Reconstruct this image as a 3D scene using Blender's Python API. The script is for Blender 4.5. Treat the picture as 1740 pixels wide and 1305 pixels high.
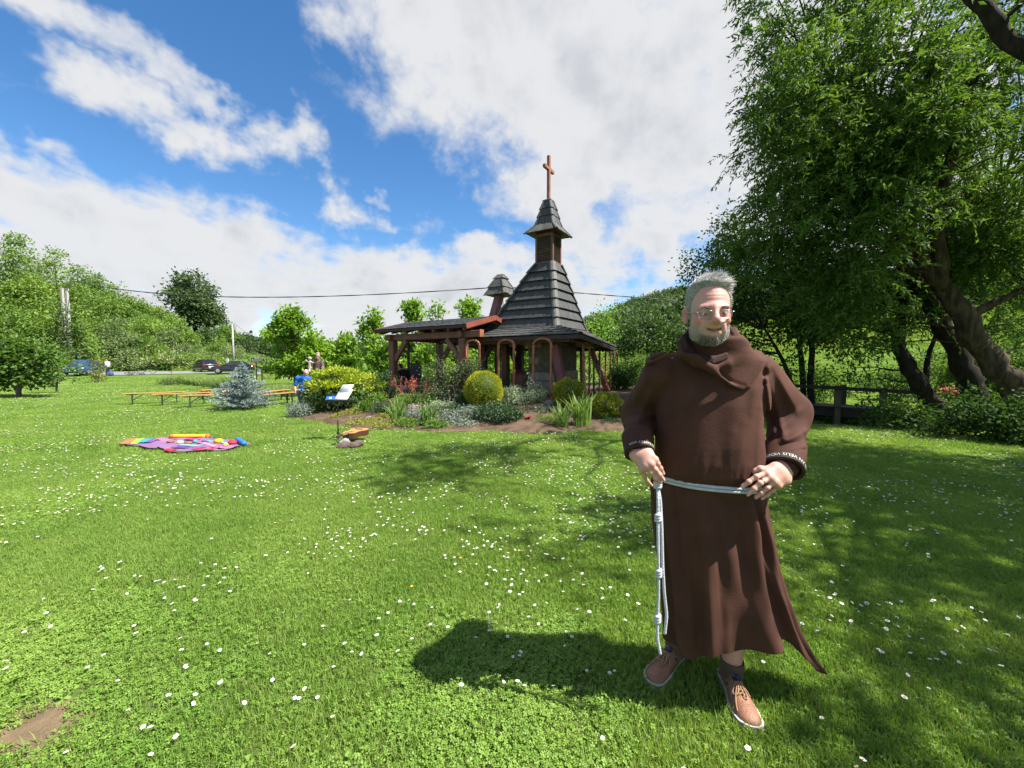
import bpy, math, random
import numpy as np
from mathutils import Vector, Matrix

for _o in list(bpy.data.objects):
 bpy.data.objects.remove(_o, do_unlink=True)
scene = bpy.context.scene
COL = scene.collection
R = math.radians
PI = math.pi

# ------------------------------------------------------------------ camera
FPX = 690.0                      # focal length in pixels of the 1740 px wide photograph
PITCH = math.atan(35.5 / FPX)    # looking slightly down
CAM = np.array([0.0, 0.0, 1.45])
cam_data = bpy.data.cameras.new('camera')
cam_data.sensor_width = 36.0
cam_data.lens = 36.0 * FPX / 1740.0
cam_data.clip_start = 0.05
cam_data.clip_end = 3000.0
cam = bpy.data.objects.new('camera', cam_data)
cam.location = CAM
cam.rotation_euler = (PI / 2 - PITCH, 0, 0)
COL.objects.link(cam)
scene.camera = cam

# ------------------------------------------------------------------ sun and exposure
SUN_EL, SUN_AZ = R(55.0), math.atan2(0.965, -0.262)      # azimuth from +Y towards +X
SUN_DIR = np.array([math.cos(SUN_EL) * math.sin(SUN_AZ), math.cos(SUN_EL) * math.cos(SUN_AZ), math.sin(SUN_EL)])
sun_data = bpy.data.lights.new('sun', 'SUN')
sun_data.energy = 5.0
sun_data.angle = R(0.53)
sun_data.color = (1.0, 0.95, 0.87)
sun = bpy.data.objects.new('sun', sun_data)
sun.rotation_euler = Vector(-SUN_DIR).to_track_quat('-Z', 'Y').to_euler()
sun.location = (20, -5, 40)
COL.objects.link(sun)
scene.view_settings.view_transform = 'Standard'
scene.view_settings.look = 'None'
scene.view_settings.exposure = 1.3
scene.view_settings.gamma = 1.0
scene.view_settings.use_curve_mapping = False
SKY_STRENGTH = 0.054

scene.render.engine = 'CYCLES'
scene.cycles.max_bounces = 8
scene.cycles.diffuse_bounces = 3
scene.cycles.transparent_max_bounces = 8
scene.cycles.use_denoising = True


def px_ray(px, py):
 xc, yc = (px - 870.0) / FPX, (652.5 - py) / FPX
 return np.array([xc, math.cos(PITCH) + yc * math.sin(PITCH), yc * math.cos(PITCH) - math.sin(PITCH)])


def at(px, py, Y):
 """the point at depth Y that the photograph shows at px, py (used to survey the place)"""
 d = px_ray(px, py)
 return CAM + d * (Y / d[1])


def to_px(P):
 P = np.atleast_2d(P) - CAM
 c, s = math.cos(PITCH), math.sin(PITCH)
 dep = P[:, 1] * c - P[:, 2] * s
 up = P[:, 1] * s + P[:, 2] * c
 return 870 + FPX * P[:, 0] / dep, 652.5 - FPX * up / dep


# ------------------------------------------------------------------ node helper
class NT:
 def __init__(s, tree):
  s.t = tree
  s.n = tree.nodes
  s.l = tree.links

 def node(s, typ, **kw):
  n = s.n.new(typ)
  for k, v in kw.items():
   setattr(n, k, v)
  return n

 def put(s, sock, v):
  if isinstance(v, bpy.types.NodeSocket):
   s.l.new(v, sock)
  elif v is not None:
   sock.default_value = v

 def math(s, op, a, b=None, c=None, clamp=False):
  n = s.node('ShaderNodeMath', operation=op, use_clamp=clamp)
  s.put(n.inputs[0], a)
  if b is not None:
   s.put(n.inputs[1], b)
  if c is not None:
   s.put(n.inputs[2], c)
  return n.outputs[0]

 def vmath(s, op, a, b=None, scale=None):
  n = s.node('ShaderNodeVectorMath', operation=op)
  s.put(n.inputs[0], a)
  if b is not None:
   s.put(n.inputs[1], b)
  if scale is not None:
   s.put(n.inputs['Scale'], scale)
  return n.outputs['Value'] if op in ('DOT_PRODUCT', 'LENGTH', 'DISTANCE') else n.outputs[0]

 def smooth(s, v, lo, hi, a=0.0, b=1.0):
  n = s.node('ShaderNodeMapRange', interpolation_type='SMOOTHSTEP')
  s.put(n.inputs[0], v)
  n.inputs[1].default_value = lo
  n.inputs[2].default_value = hi
  n.inputs[3].default_value = a
  n.inputs[4].default_value = b
  return n.outputs[0]

 def noise(s, vec, scale, detail=4.0, rough=0.55, dist=0.0, dim='3D'):
  n = s.node('ShaderNodeTexNoise', noise_dimensions=dim)
  if vec is not None:
   s.put(n.inputs['Vector'], vec)
  n.inputs['Scale'].default_value = scale
  n.inputs['Detail'].default_value = detail
  n.inputs['Roughness'].default_value = rough
  n.inputs['Distortion'].default_value = dist
  return n.outputs['Fac']

 def mix(s, fac, a, b):
  n = s.node('ShaderNodeMix', data_type='RGBA')
  s.put(n.inputs[0], fac)
  for i, v in ((6, a), (7, b)):
   if isinstance(v, (tuple, list)):
    v = tuple(v) + (1.0,) if len(v) == 3 else tuple(v)
   s.put(n.inputs[i], v)
  return n.outputs[2]

 def ramp(s, fac, stops):
  n = s.node('ShaderNodeValToRGB')
  s.put(n.inputs[0], fac)
  e = n.color_ramp.elements
  while len(e) < len(stops):
   e.new(0.5)
  for i, (p, c) in enumerate(stops):
   e[i].position = p
   e[i].color = tuple(c) + (1.0,) if len(c) == 3 else tuple(c)
  return n.outputs[0]


# ------------------------------------------------------------------ sky: Nishita with clouds
def build_world():
 w = bpy.data.worlds.new('World')
 scene.world = w
 w.use_nodes = True
 w.node_tree.nodes.clear()
 N = NT(w.node_tree)
 sky = N.node('ShaderNodeTexSky', sky_type='NISHITA')
 sky.sun_disc = False
 sky.sun_elevation = SUN_EL
 sky.sun_rotation = SUN_AZ
 sky.altitude = 400
 sky.air_density = 1.0
 sky.dust_density = 0.3
 sky.ozone_density = 2.0
 blue = N.node('ShaderNodeHueSaturation')
 blue.inputs['Saturation'].default_value = 1.27
 blue.inputs['Value'].default_value = 1.5
 N.l.new(sky.outputs[0], blue.inputs['Color'])
 co = N.node('ShaderNodeTexCoord').outputs['Generated']
 d = N.vmath('NORMALIZE', co)
 sep = N.node('ShaderNodeSeparateXYZ')
 N.l.new(d, sep.inputs[0])
 zz = N.math('ADD', N.math('MAXIMUM', sep.outputs[2], 0.0), 0.10)
 u = N.math('DIVIDE', sep.outputs[0], zz)
 v = N.math('DIVIDE', sep.outputs[1], zz)
 # stretch along the drift of the clouds
 ca, sa = 0.95, 0.31
 a_ = N.math('ADD', N.math('MULTIPLY', u, sa), N.math('MULTIPLY', v, ca))
 b_ = N.math('SUBTRACT', N.math('MULTIPLY', u, ca), N.math('MULTIPLY', v, sa))
 cmb = N.node('ShaderNodeCombineXYZ')
 N.put(cmb.inputs[0], N.math('MULTIPLY', a_, 0.85))
 N.put(cmb.inputs[1], b_)
 cl = cmb.outputs[0]
 n_big = N.noise(cl, 0.9, 2.0, 0.5)
 n_mid = N.noise(cl, 2.6, 9.0, 0.58, 0.25)
 n_dir = N.noise(d, 6.5, 10.0, 0.60, 0.15)
 # where the cloud banks lie: rounded bars of sky directions (ends in photo pixels, radius, weight)
 bars = [(1000, -120, 1120, 230, 250, 1.0), (760, -60, 1010, 250, 170, 1.0), (1010, 280, 1000, 355, 85, .8),
   (560, -30, 700, 40, 90, .8), (1180, 300, 1150, 420, 70, .8), (1330, 60, 1500, 500, 240, 1.0),
   (90, 10, 330, 120, 62, .8), (170, 165, 470, 235, 64, .85), (330, 190, 520, 262, 34, .6),
   (-40, 330, 330, 470, 105, 1.0), (200, 470, 700, 510, 110, 1.0), (-200, 420, 100, 500, 160, 1.0),
   (560, 330, 680, 420, 40, .75), (430, 370, 640, 430, 52, .6), (-20, 225, 90, 275, 40, .6), (360, 285, 450, 320, 26, .5),
   (640, 480, 800, 520, 70, .9), (790, 470, 960, 480, 42, .85), (960, 480, 1060, 470, 50, .8), (1040, 525, 1160, 528, 24, .7),
   (900, 420, 980, 430, 36, .5), (560, 330, 620, 350, 30, .6), (600, 360, 660, 400, 34, .65), (430, 300, 480, 330, 24, .55), (640, 310, 660, 330, 16, .5), (420, 375, 600, 400, 30, .55)]
 wn = N.node('ShaderNodeTexNoise')
 wn.inputs['Scale'].default_value = 4.2
 wn.inputs['Detail'].default_value = 5.0
 wn.inputs['Roughness'].default_value = 0.6
 N.l.new(d, wn.inputs['Vector'])
 dw = N.vmath('ADD', d, N.vmath('SCALE', N.vmath('SUBTRACT', wn.outputs['Color'], (0.5, 0.5, 0.5)), scale=0.30))
 acc = None
 for (ax, ay, bx, by, r, wt) in bars:
  A, B = px_ray(ax, ay), px_ray(bx, by)
  m = (A / np.linalg.norm(A) + B / np.linalg.norm(B)) / 2
  fwd = np.array([0, math.cos(PITCH), -math.sin(PITCH)])
  A, B = A / np.linalg.norm(A), B / np.linalg.norm(B)
  cosm = float(np.dot(m / np.linalg.norm(m), fwd))
  rr = r / FPX * max(cosm, .3) ** 1.5
  BA = B - A
  pa = N.vmath('SUBTRACT', dw, tuple(A))
  h = N.math('MULTIPLY', N.vmath('DOT_PRODUCT', pa, tuple(BA)), 1.0 / float(BA @ BA), clamp=True)
  dist = N.vmath('LENGTH', N.vmath('SUBTRACT', pa, N.vmath('SCALE', tuple(BA), scale=h)))
  val = N.smooth(dist, rr * 1.95, rr * 0.15, 0.0, wt * 1.05)
  acc = val if acc is None else N.math('MAXIMUM', acc, val)
 # the rest of the dome, outside the photograph, carries broken cloud of the same kind
 front = N.smooth(N.vmath('DOT_PRODUCT', d, (0.0, 0.93, 0.36)), 0.42, 0.62)
 rest = N.smooth(n_big, 0.40, 0.62, 0.0, 0.95)
 base = N.math('ADD', N.math('MULTIPLY', acc, front), N.math('MULTIPLY', rest, N.math('SUBTRACT', 1.0, front)))
 fb = N.math('ADD', N.math('MULTIPLY', N.math('SUBTRACT', n_mid, 0.5), 1.15), N.math('MULTIPLY', N.math('SUBTRACT', n_dir, 0.5), 1.75))
 dens = N.math('ADD', base, fb)
 mask = N.smooth(dens, 0.20, 0.82)
 # cloud bodies: bright rims, greyer thick parts
 thick = N.smooth(N.math('ADD', dens, N.math('MULTIPLY', N.math('SUBTRACT', N.noise(d, 9.0, 6.0, 0.55, 0.2), 0.5), 2.2)), 0.75, 2.0)
 white = N.mix(thick, (6.2, 6.25, 6.35), (4.3, 4.5, 4.85))
 colr = N.mix(N.math('MULTIPLY', mask, 0.97), blue.outputs[0], white)
 bg = N.node('ShaderNodeBackground')
 bg.inputs['Strength'].default_value = SKY_STRENGTH
 N.l.new(colr, bg.inputs['Color'])
 out = N.node('ShaderNodeOutputWorld')
 N.l.new(bg.outputs[0], out.inputs['Surface'])
 w.cycles.sampling_method = 'MANUAL'
 w.cycles.sample_map_resolution = 512


build_world()


# ------------------------------------------------------------------ materials
MATS = {}
TONE = 0.84                      # all surface colours were judged under a brighter sky


def pbsdf(name):
 m = bpy.data.materials.new(name)
 m.use_nodes = True
 N = NT(m.node_tree)
 b = m.node_tree.nodes['Principled BSDF']
 return m, N, b


def mat(name, c1, c2=None, scale=6.0, rough=0.7, bump=0.0, bscale=None, metal=0.0, stretch=None, spec=None, rand=0.0, detail=5.0):
 """procedural surface: two tones mixed by noise in object space, with bump; rand = variation from piece to piece"""
 if name in MATS:
  return MATS[name]
 m, N, b = pbsdf(name)
 c2 = c2 or tuple(x * 0.8 for x in c1)
 c1, c2 = tuple(x * TONE for x in c1), tuple(x * TONE for x in c2)
 co = N.node('ShaderNodeTexCoord').outputs['Object']
 if stretch:
  mp = N.node('ShaderNodeMapping')
  mp.inputs['Scale'].default_value = stretch
  N.l.new(co, mp.inputs[0])
  co = mp.outputs[0]
 f = N.smooth(N.noise(co, scale, detail), 0.32, 0.68)
 col = N.mix(f, c1, c2)
 if rand:
  g = N.node('ShaderNodeNewGeometry').outputs['Random Per Island']
  k = N.math('ADD', N.math('MULTIPLY', g, rand), 1 - rand / 2)
  col = N.vmath('SCALE', col, scale=k)
 N.put(b.inputs['Base Color'], col)
 b.inputs['Roughness'].default_value = rough
 b.inputs['Metallic'].default_value = metal
 if spec is not None:
  b.inputs['Specular IOR Level'].default_value = spec
 if bump:
  bp = N.node('ShaderNodeBump')
  bp.inputs['Strength'].default_value = bump
  bp.inputs['Distance'].default_value = 0.02
  N.l.new(N.noise(co, bscale or scale * 4, 6.0, 0.6), bp.inputs['Height'])
  N.l.new(bp.outputs[0], b.inputs['Normal'])
 MATS[name] = m
 return m


def leafmat(name, c1, c2, trans=0.35, tcol=None, rough=0.5, spread=0.5, wscale=0.9, spec=0.35):
 """foliage: colour differs from leaf to leaf and in soft clumps; light passes through the blades"""
 if name in MATS:
  return MATS[name]
 c1, c2 = tuple(x * TONE for x in c1), tuple(x * TONE for x in c2)
 m, N, b = pbsdf(name)
 geo = N.node('ShaderNodeNewGeometry')
 oi = N.node('ShaderNodeObjectInfo')
 n = N.noise(geo.outputs['Position'], wscale, 2.0)
 f = N.math('ADD', N.math('MULTIPLY', geo.outputs['Random Per Island'], spread), N.math('MULTIPLY', N.math('SUBTRACT', n, 0.5), 1.6))
 f = N.math('ADD', f, N.math('MULTIPLY', N.math('SUBTRACT', oi.outputs['Random'], 0.5), 0.35))
 f = N.math('ADD', f, 0.5 - spread / 2, clamp=True)
 col = N.mix(f, c1, c2)
 N.put(b.inputs['Base Color'], col)
 b.inputs['Roughness'].default_value = rough
 b.inputs['Specular IOR Level'].default_value = spec
 if trans:
  tc = tcol or (1.5, 1.35, 0.55)
  mul = N.node('ShaderNodeMix', data_type='RGBA', blend_type='MULTIPLY')
  mul.inputs[0].default_value = 1.0
  N.l.new(col, mul.inputs[6])
  mul.inputs[7].default_value = tuple(tc) + (1,)
  t = N.node('ShaderNodeBsdfTranslucent')
  N.l.new(mul.outputs[2], t.inputs['Color'])
  ms = N.node('ShaderNodeMixShader')
  ms.inputs[0].default_value = trans
  N.l.new(b.outputs[0], ms.inputs[1])
  N.l.new(t.outputs[0], ms.inputs[2])
  N.l.new(ms.outputs[0], m.node_tree.nodes['Material Output'].inputs['Surface'])
 MATS[name] = m
 return m


# ------------------------------------------------------------------ objects
def tag(o, label=None, cat=None, group=None, kind=None):
 if label:
  o['label'] = label
 if cat:
  o['category'] = cat
 if group:
  o['group'] = group
 if kind:
  o['kind'] = kind
 return o


def empty(name, loc, label=None, cat=None, group=None, rz=0.0):
 o = bpy.data.objects.new(name, None)
 COL.objects.link(o)
 o.location = tuple(float(v) for v in loc)
 o.rotation_euler = (0, 0, rz)
 o.empty_display_size = 0.2
 return tag(o, label, cat, group)


def origin_of(o):
 v = Vector((0, 0, 0))
 while o is not None:
  v += o.location
  o = o.parent
 return np.array(v)


def link(name, me, mats, parent=None):
 o = bpy.data.objects.new(name, me)
 if mats is not None:
  for m in (mats if isinstance(mats, (list, tuple)) else [mats]):
   me.materials.append(m)
 if parent is not None:
  o.parent = parent
 COL.objects.link(o)
 return o


def np_mesh(name, V, faces, smooth=True, midx=None):
 V = np.ascontiguousarray(V, np.float32)
 if isinstance(faces, np.ndarray):
  faces = [faces]
 faces = [np.asarray(f, np.int32) for f in faces if len(f)]
 me = bpy.data.meshes.new(name)
 loops = np.concatenate([f.ravel() for f in faces])
 tot = np.concatenate([np.full(len(f), f.shape[1], np.int32) for f in faces])
 st = np.concatenate([[0], np.cumsum(tot)[:-1]]).astype(np.int32)
 me.vertices.add(len(V))
 me.vertices.foreach_set('co', V.ravel())
 me.loops.add(len(loops))
 me.loops.foreach_set('vertex_index', loops)
 me.polygons.add(len(tot))
 me.polygons.foreach_set('loop_start', st)
 me.polygons.foreach_set('use_smooth', np.full(len(tot), smooth))
 if midx is not None:
  me.polygons.foreach_set('material_index', np.asarray(midx, np.int32))
 me.update(calc_edges=True)
 return me


def frames(path):
 """tangent, side and up vectors along a polyline, without twist"""
 P = np.asarray(path, float)
 T = np.gradient(P, axis=0)
 T /= np.linalg.norm(T, axis=1)[:, None] + 1e-9
 ref = np.array([0, 0, 1.0]) if abs(T[0][2]) < 0.9 else np.array([1.0, 0, 0])
 S = np.zeros_like(P)
 s = np.cross(T[0], ref)
 s /= np.linalg.norm(s)
 for i in range(len(P)):
  s = s - T[i] * np.dot(s, T[i])
  s /= np.linalg.norm(s) + 1e-9
  S[i] = s
 return P, T, S, np.cross(S, T)


class MB:
 """collects shapes in world coordinates and links them as ONE mesh object"""

 def __init__(s):
  s.v, s.f, s.m, s.n = [], [], [], 0

 def add(s, V, F, m=0):
  s.v.append(np.asarray(V, float).reshape(-1, 3))
  for f in F:
   s.f.append([int(i) + s.n for i in f])
   s.m.append(m)
  s.n += len(s.v[-1])

 def box(s, c, size, ax=None, ay=None, az=None, m=0):
  """box with centre c; ax, ay, az its axes"""
  ax = np.array(ax if ax is not None else (1, 0, 0), float)
  ay = np.array(ay if ay is not None else (0, 1, 0), float)
  az = np.array(az if az is not None else np.cross(ax, ay), float)
  ax, ay, az = ax / np.linalg.norm(ax), ay / np.linalg.norm(ay), az / np.linalg.norm(az)
  V = [np.asarray(c, float) + ax * size[0] / 2 * i + ay * size[1] / 2 * j + az * size[2] / 2 * k
             for k in (-1, 1) for j in (-1, 1) for i in (-1, 1)]
  s.add(V, [(0, 2, 3, 1), (4, 5, 7, 6), (0, 1, 5, 4), (2, 6, 7, 3), (1, 3, 7, 5), (0, 4, 6, 2)], m)

 def bar(s, a, b, w, h, up=(0, 0, 1), m=0):
  """rectangular bar from a to b"""
  a, b = np.asarray(a, float), np.asarray(b, float)
  t = b - a
  L = np.linalg.norm(t)
  t = t / L
  side = np.cross(t, np.asarray(up, float))
  side /= np.linalg.norm(side) + 1e-9
  s.box((a + b) / 2, (L, w, h), t, side, np.cross(side, t) * -1 if False else np.cross(t, side), m)

 def tube(s, path, rad, k=8, m=0, closed=False, cap=True):
  P, T, S, U = frames(path)
  n = len(P)
  rad = np.full(n, rad, float) if np.isscalar(rad) else np.asarray(rad, float)
  th = np.linspace(0, 2 * PI, k, endpoint=False)
  V = P[:, None, :] + rad[:, None, None] * (np.cos(th)[None, :, None] * S[:, None, :] + np.sin(th)[None, :, None] * U[:, None, :])
  F = []
  for i in range(n - 1):
   for j in range(k):
    F.append((i * k + j, i * k + (j + 1) % k, (i + 1) * k + (j + 1) % k, (i + 1) * k + j))
  if closed:
   i = n - 1
   for j in range(k):
    F.append((i * k + j, i * k + (j + 1) % k, (j + 1) % k, j))
  elif cap:
   F.append(tuple(range(k))[::-1])
   F.append(tuple((n - 1) * k + j for j in range(k)))
  s.add(V.reshape(-1, 3), F, m)

 def ball(s, c, r, k=10, m=0, rot=None):
  r = np.full(3, r, float) if np.isscalar(r) else np.asarray(r, float)
  V, F = [], []
  nr = max(4, k // 2 + 1)
  for i in range(1, nr):
   a = PI * i / nr
   for j in range(k):
    b = 2 * PI * j / k
    V.append((math.sin(a) * math.cos(b), math.sin(a) * math.sin(b), math.cos(a)))
  V += [(0, 0, 1), (0, 0, -1)]
  for i in range(nr - 2):
   for j in range(k):
    F.append((i * k + j, (i + 1) * k + j, (i + 1) * k + (j + 1) % k, i * k + (j + 1) % k))
  top, bot = len(V) - 2, len(V) - 1
  for j in range(k):
   F.append((top, j, (j + 1) % k))
   F.append((bot, (nr - 2) * k + (j + 1) % k, (nr - 2) * k + j))
  V = np.array(V) * r
  if rot is not None:
   V = V @ np.asarray(rot).T
  s.add(V + np.asarray(c, float), F, m)

 def prism(s, poly, ext, m=0):
  """polygon (n,3) extruded by the vector ext"""
  P = np.asarray(poly, float)
  n = len(P)
  V = np.vstack([P, P + np.asarray(ext, float)])
  F = [tuple(range(n))[::-1], tuple(range(n, 2 * n))]
  for i in range(n):
   j = (i + 1) % n
   F.append((i, j, n + j, n + i))
  s.add(V, F, m)

 def loft(s, rings, m=0, cap=True):
  """rings (n,k,3) of equal count, closed round"""
  A = np.asarray(rings, float)
  n, k = A.shape[:2]
  F = []
  for i in range(n - 1):
   for j in range(k):
    F.append((i * k + j, i * k + (j + 1) % k, (i + 1) * k + (j + 1) % k, (i + 1) * k + j))
  if cap:
   F.append(tuple(range(k))[::-1])
   F.append(tuple((n - 1) * k + j for j in range(k)))
  s.add(A.reshape(-1, 3), F, m)

 def build(s, name, mats, parent=None, smooth=False, base=None, bevel=0.0):
  V = np.vstack(s.v)
  b = np.zeros(3)
  if parent is not None:
   b = origin_of(parent)
  elif base is not None:
   b = np.asarray(base, float)
  me = bpy.data.meshes.new(name)
  me.from_pydata((V - b).tolist(), [], s.f)
  me.polygons.foreach_set('material_index', np.array(s.m, np.int32))
  me.update()
  import bmesh
  bm = bmesh.new()
  bm.from_mesh(me)
  bmesh.ops.recalc_face_normals(bm, faces=bm.faces)
  if bevel:
   bmesh.ops.bevel(bm, geom=list(bm.edges), offset=bevel, segments=1, affect='EDGES', clamp_overlap=True)
  bm.to_mesh(me)
  bm.free()
  me.polygons.foreach_set('use_smooth', np.full(len(me.polygons), smooth))
  o = link(name, me, mats, parent)
  if parent is None and base is not None:
   o.location = tuple(b)
  return o


def copy_tree(o, parent=None):
 c = o.copy()
 COL.objects.link(c)
 if parent is not None:
  c.parent = parent
 for ch in list(o.children):
  copy_tree(ch, c)
 return c


def rot_z(V, a):
 c, s_ = math.cos(a), math.sin(a)
 V = np.asarray(V, float)
 return np.stack([V[..., 0] * c - V[..., 1] * s_, V[..., 0] * s_ + V[..., 1] * c, V[..., 2]], -1)


def unit(v):
 v = np.asarray(v, float)
 return v / (np.linalg.norm(v, axis=-1, keepdims=True) + 1e-9)


def sstep(x, a, b):
 t = np.clip((np.asarray(x, float) - a) / (b - a), 0, 1)
 return t * t * (3 - 2 * t)


class VNoise:
 """smooth value noise on numpy arrays"""

 def __init__(s, seed):
  s.t = np.random.RandomState(seed).rand(64, 64, 64).astype(np.float32)

 def __call__(s, P, scale=1.0, octaves=1):
  P = np.asarray(P, float) * scale
  out, amp, tot = 0.0, 1.0, 0.0
  for _ in range(octaves):
   i = np.floor(P).astype(int)
   f = P - i
   f = f * f * (3 - 2 * f)
   i0, i1 = i & 63, (i + 1) & 63
   x0, y0, z0 = i0[..., 0], i0[..., 1], i0[..., 2]
   x1, y1, z1 = i1[..., 0], i1[..., 1], i1[..., 2]
   fx, fy, fz = f[..., 0], f[..., 1], f[..., 2]
   T = s.t
   c00 = T[x0, y0, z0] * (1 - fx) + T[x1, y0, z0] * fx
   c10 = T[x0, y1, z0] * (1 - fx) + T[x1, y1, z0] * fx
   c01 = T[x0, y0, z1] * (1 - fx) + T[x1, y0, z1] * fx
   c11 = T[x0, y1, z1] * (1 - fx) + T[x1, y1, z1] * fx
   out = out + amp * ((c00 * (1 - fy) + c10 * fy) * (1 - fz) + (c01 * (1 - fy) + c11 * fy) * fz)
   tot += amp
   amp *= 0.5
   P = P * 2.03 + 17.3
  return out / tot


VN = VNoise(7)
up = np.array([0, 0, 1.0])
# ------------------------------------------------------------------ terrain
_fx = np.array([-7.2, -6.3, -5.2, -4.3, -2.9, -1.5, 0.4, 2.3, 3.6, 4.8, 5.8, 6.6])
_fy = np.array([14.5, 11.4, 10.2, 9.45, 8.65, 8.5, 8.4, 8.6, 9.4, 11.2, 14.0, 18.0])


def bed_in(x, y):
 """metres inside the front edge of the flower bed (negative on the lawn)"""
 return (y - np.interp(x, _fx, _fy)) * 0.85 + 0.10 * np.sin(x * 3.1) + 0.06 * np.sin(x * 7.3 + 1)


def ground_h(x, y):
 x, y = np.asarray(x, float), np.asarray(y, float)
 b = x / np.maximum(y, 1.0)
 front = sstep(y, 25, 40)
 g = sstep(-b, 0.50, 1.15)
 dy = np.maximum(0, y - 53)
 z = g * 25 * (1 - np.exp(-0.62 * dy / 25)) * front
 z = z + 0.42 * sstep(y, 37, 49) * sstep(-b, 0.1, 0.5)
 z = z + sstep(b, 0.1, 0.9) * 0.15 * np.minimum(np.maximum(0, y - 21), 70) + sstep(b, -0.1, 0.1) * 0.05 * np.minimum(np.maximum(0, y - 22), 80)
 z = z + sstep(b, 0.02, 0.4) * 0.21 * np.minimum(np.maximum(0, y - 95), 85)
 z = z + 6 * sstep(y, 120, 250)
 m = 0.45 * sstep(bed_in(x, y), 0.0, 2.9) * (1 - sstep(y, 17, 21)) * sstep(x, -7.2, -6.0) * (1 - sstep(x, 5.6, 7.0))
 z = z + m
 # the lawn is never quite flat
 z = z + 0.02 * np.sin(x * 0.9 + 0.4) * np.sin(y * 0.7) * (1 - sstep(y, 40, 60)) * sstep(y, 3, 6)
 # stream bed under the trees on the right
 z = z - 0.9 * np.exp(-((y - (11.5 - 0.30 * (x - 8))) / 1.3) ** 2) * sstep(x, 4.8, 7.5) * (1 - sstep(x, 30, 40))
 return z


def on(x, y, dz=0.0):
 return np.array([x, y, float(ground_h(x, y)) + dz])


def gpt(px, py, dz=0.0):
 """point of the ground that the photograph shows at px, py"""
 d = px_ray(px, py)
 t, step = 0.5, 0.25
 while t < 400:
  p = CAM + d * t
  if p[2] < ground_h(p[0], p[1]):
   lo, hi = t - step, t
   for _ in range(24):
    mid = (lo + hi) / 2
    p = CAM + d * mid
    if p[2] < ground_h(p[0], p[1]):
     hi = mid
    else:
     lo = mid
   return np.array([p[0], p[1], float(ground_h(p[0], p[1])) + dz])
  t += step
  step = max(0.25, t * 0.02)
 return CAM + d * 200


def build_ground():
 nr, na = 170, 300
 r = 0.25 * (1500 / 0.25) ** (np.linspace(0, 1, nr))
 # finer towards the front
 t = np.linspace(0, 1, na, endpoint=False)
 ang = 2 * PI * (t - 0.08 * np.sin(2 * PI * t))
 X = r[:, None] * np.sin(ang - PI)[None]
 Y = -r[:, None] * np.cos(ang - PI)[None] * -1
 V = np.stack([X, Y, ground_h(X, Y)], -1).reshape(-1, 3)
 i = np.arange(nr - 1)[:, None] * na
 j = np.arange(na)[None]
 j2 = (j + 1) % na
 F = np.stack([i + j, i + j2, i + na + j2, i + na + j], -1).reshape(-1, 4)
 V = np.vstack([V, [[0, 0, 0]]])
 c = len(V) - 1
 T = np.stack([np.full(na, c), (np.arange(na) + 1) % na, np.arange(na)], -1)
 # orientation: make normals point up
 a, b, d = V[F[0, 0]], V[F[0, 1]], V[F[0, 2]]
 if np.cross(b - a, d - a)[2] < 0:
  F = F[:, ::-1]
 a, b, d = V[T[0, 0]], V[T[0, 1]], V[T[0, 2]]
 if np.cross(b - a, d - a)[2] < 0:
  T = T[:, ::-1]
 me = np_mesh('lawn', V, [F, T])
 m, N, bs = pbsdf('lawn_soil')
 pos = N.node('ShaderNodeNewGeometry').outputs['Position']
 n1 = N.noise(pos, 0.35, 3.0)
 n2 = N.noise(pos, 9.0, 6.0, 0.65)
 n3 = N.noise(pos, 60.0, 4.0, 0.7)
 green = N.mix(N.smooth(n1, 0.35, 0.65), (0.085, 0.165, 0.025), (0.13, 0.21, 0.038))
 green = N.mix(N.smooth(n2, 0.35, 0.7), green, (0.085, 0.145, 0.024))
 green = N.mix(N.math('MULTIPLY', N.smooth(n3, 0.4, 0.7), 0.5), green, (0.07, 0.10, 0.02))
 soil = N.mix(N.smooth(n2, 0.3, 0.7), (0.20, 0.145, 0.085), (0.125, 0.09, 0.055))
 sep = N.node('ShaderNodeSeparateXYZ')
 N.l.new(pos, sep.inputs[0])
 msk = None
 for (cx, cy, rx, ry) in BARE:
  ex = N.math('DIVIDE', N.math('SUBTRACT', sep.outputs[0], cx), rx)
  ey = N.math('DIVIDE', N.math('SUBTRACT', sep.outputs[1], cy), ry)
  dd = N.math('SQRT', N.math('ADD', N.math('MULTIPLY', ex, ex), N.math('MULTIPLY', ey, ey)))
  dd = N.math('ADD', dd, N.math('MULTIPLY', N.math('SUBTRACT', n2, 0.5), 1.2))
  k = N.smooth(dd, 1.15, 0.75)
  msk = k if msk is None else N.math('MAXIMUM', msk, k)
 # under the short turf of the near lawn the ground turns a dark green-brown
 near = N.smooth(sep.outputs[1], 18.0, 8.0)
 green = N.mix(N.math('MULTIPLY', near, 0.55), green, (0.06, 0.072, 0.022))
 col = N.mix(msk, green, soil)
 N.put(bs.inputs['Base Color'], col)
 bs.inputs['Roughness'].default_value = 0.95
 bs.inputs['Specular IOR Level'].default_value = 0.1
 bp = N.node('ShaderNodeBump')
 bp.inputs['Strength'].default_value = 0.6
 bp.inputs['Distance'].default_value = 0.03
 N.l.new(N.noise(pos, 30.0, 6.0, 0.7), bp.inputs['Height'])
 N.l.new(bp.outputs[0], bs.inputs['Normal'])
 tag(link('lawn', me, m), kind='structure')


BARE = []
for _px, _py, _rx, _ry in ((302, 984, 0.15, 0.085), (80, 1215, 0.17, 0.08), (20, 1268, 0.26, 0.13), (262, 986, .08, .05), (1665, 958, .10, .04)):
 _p = gpt(_px, _py)
 BARE.append((float(_p[0]), float(_p[1]), _rx, _ry))
build_ground()


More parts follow.
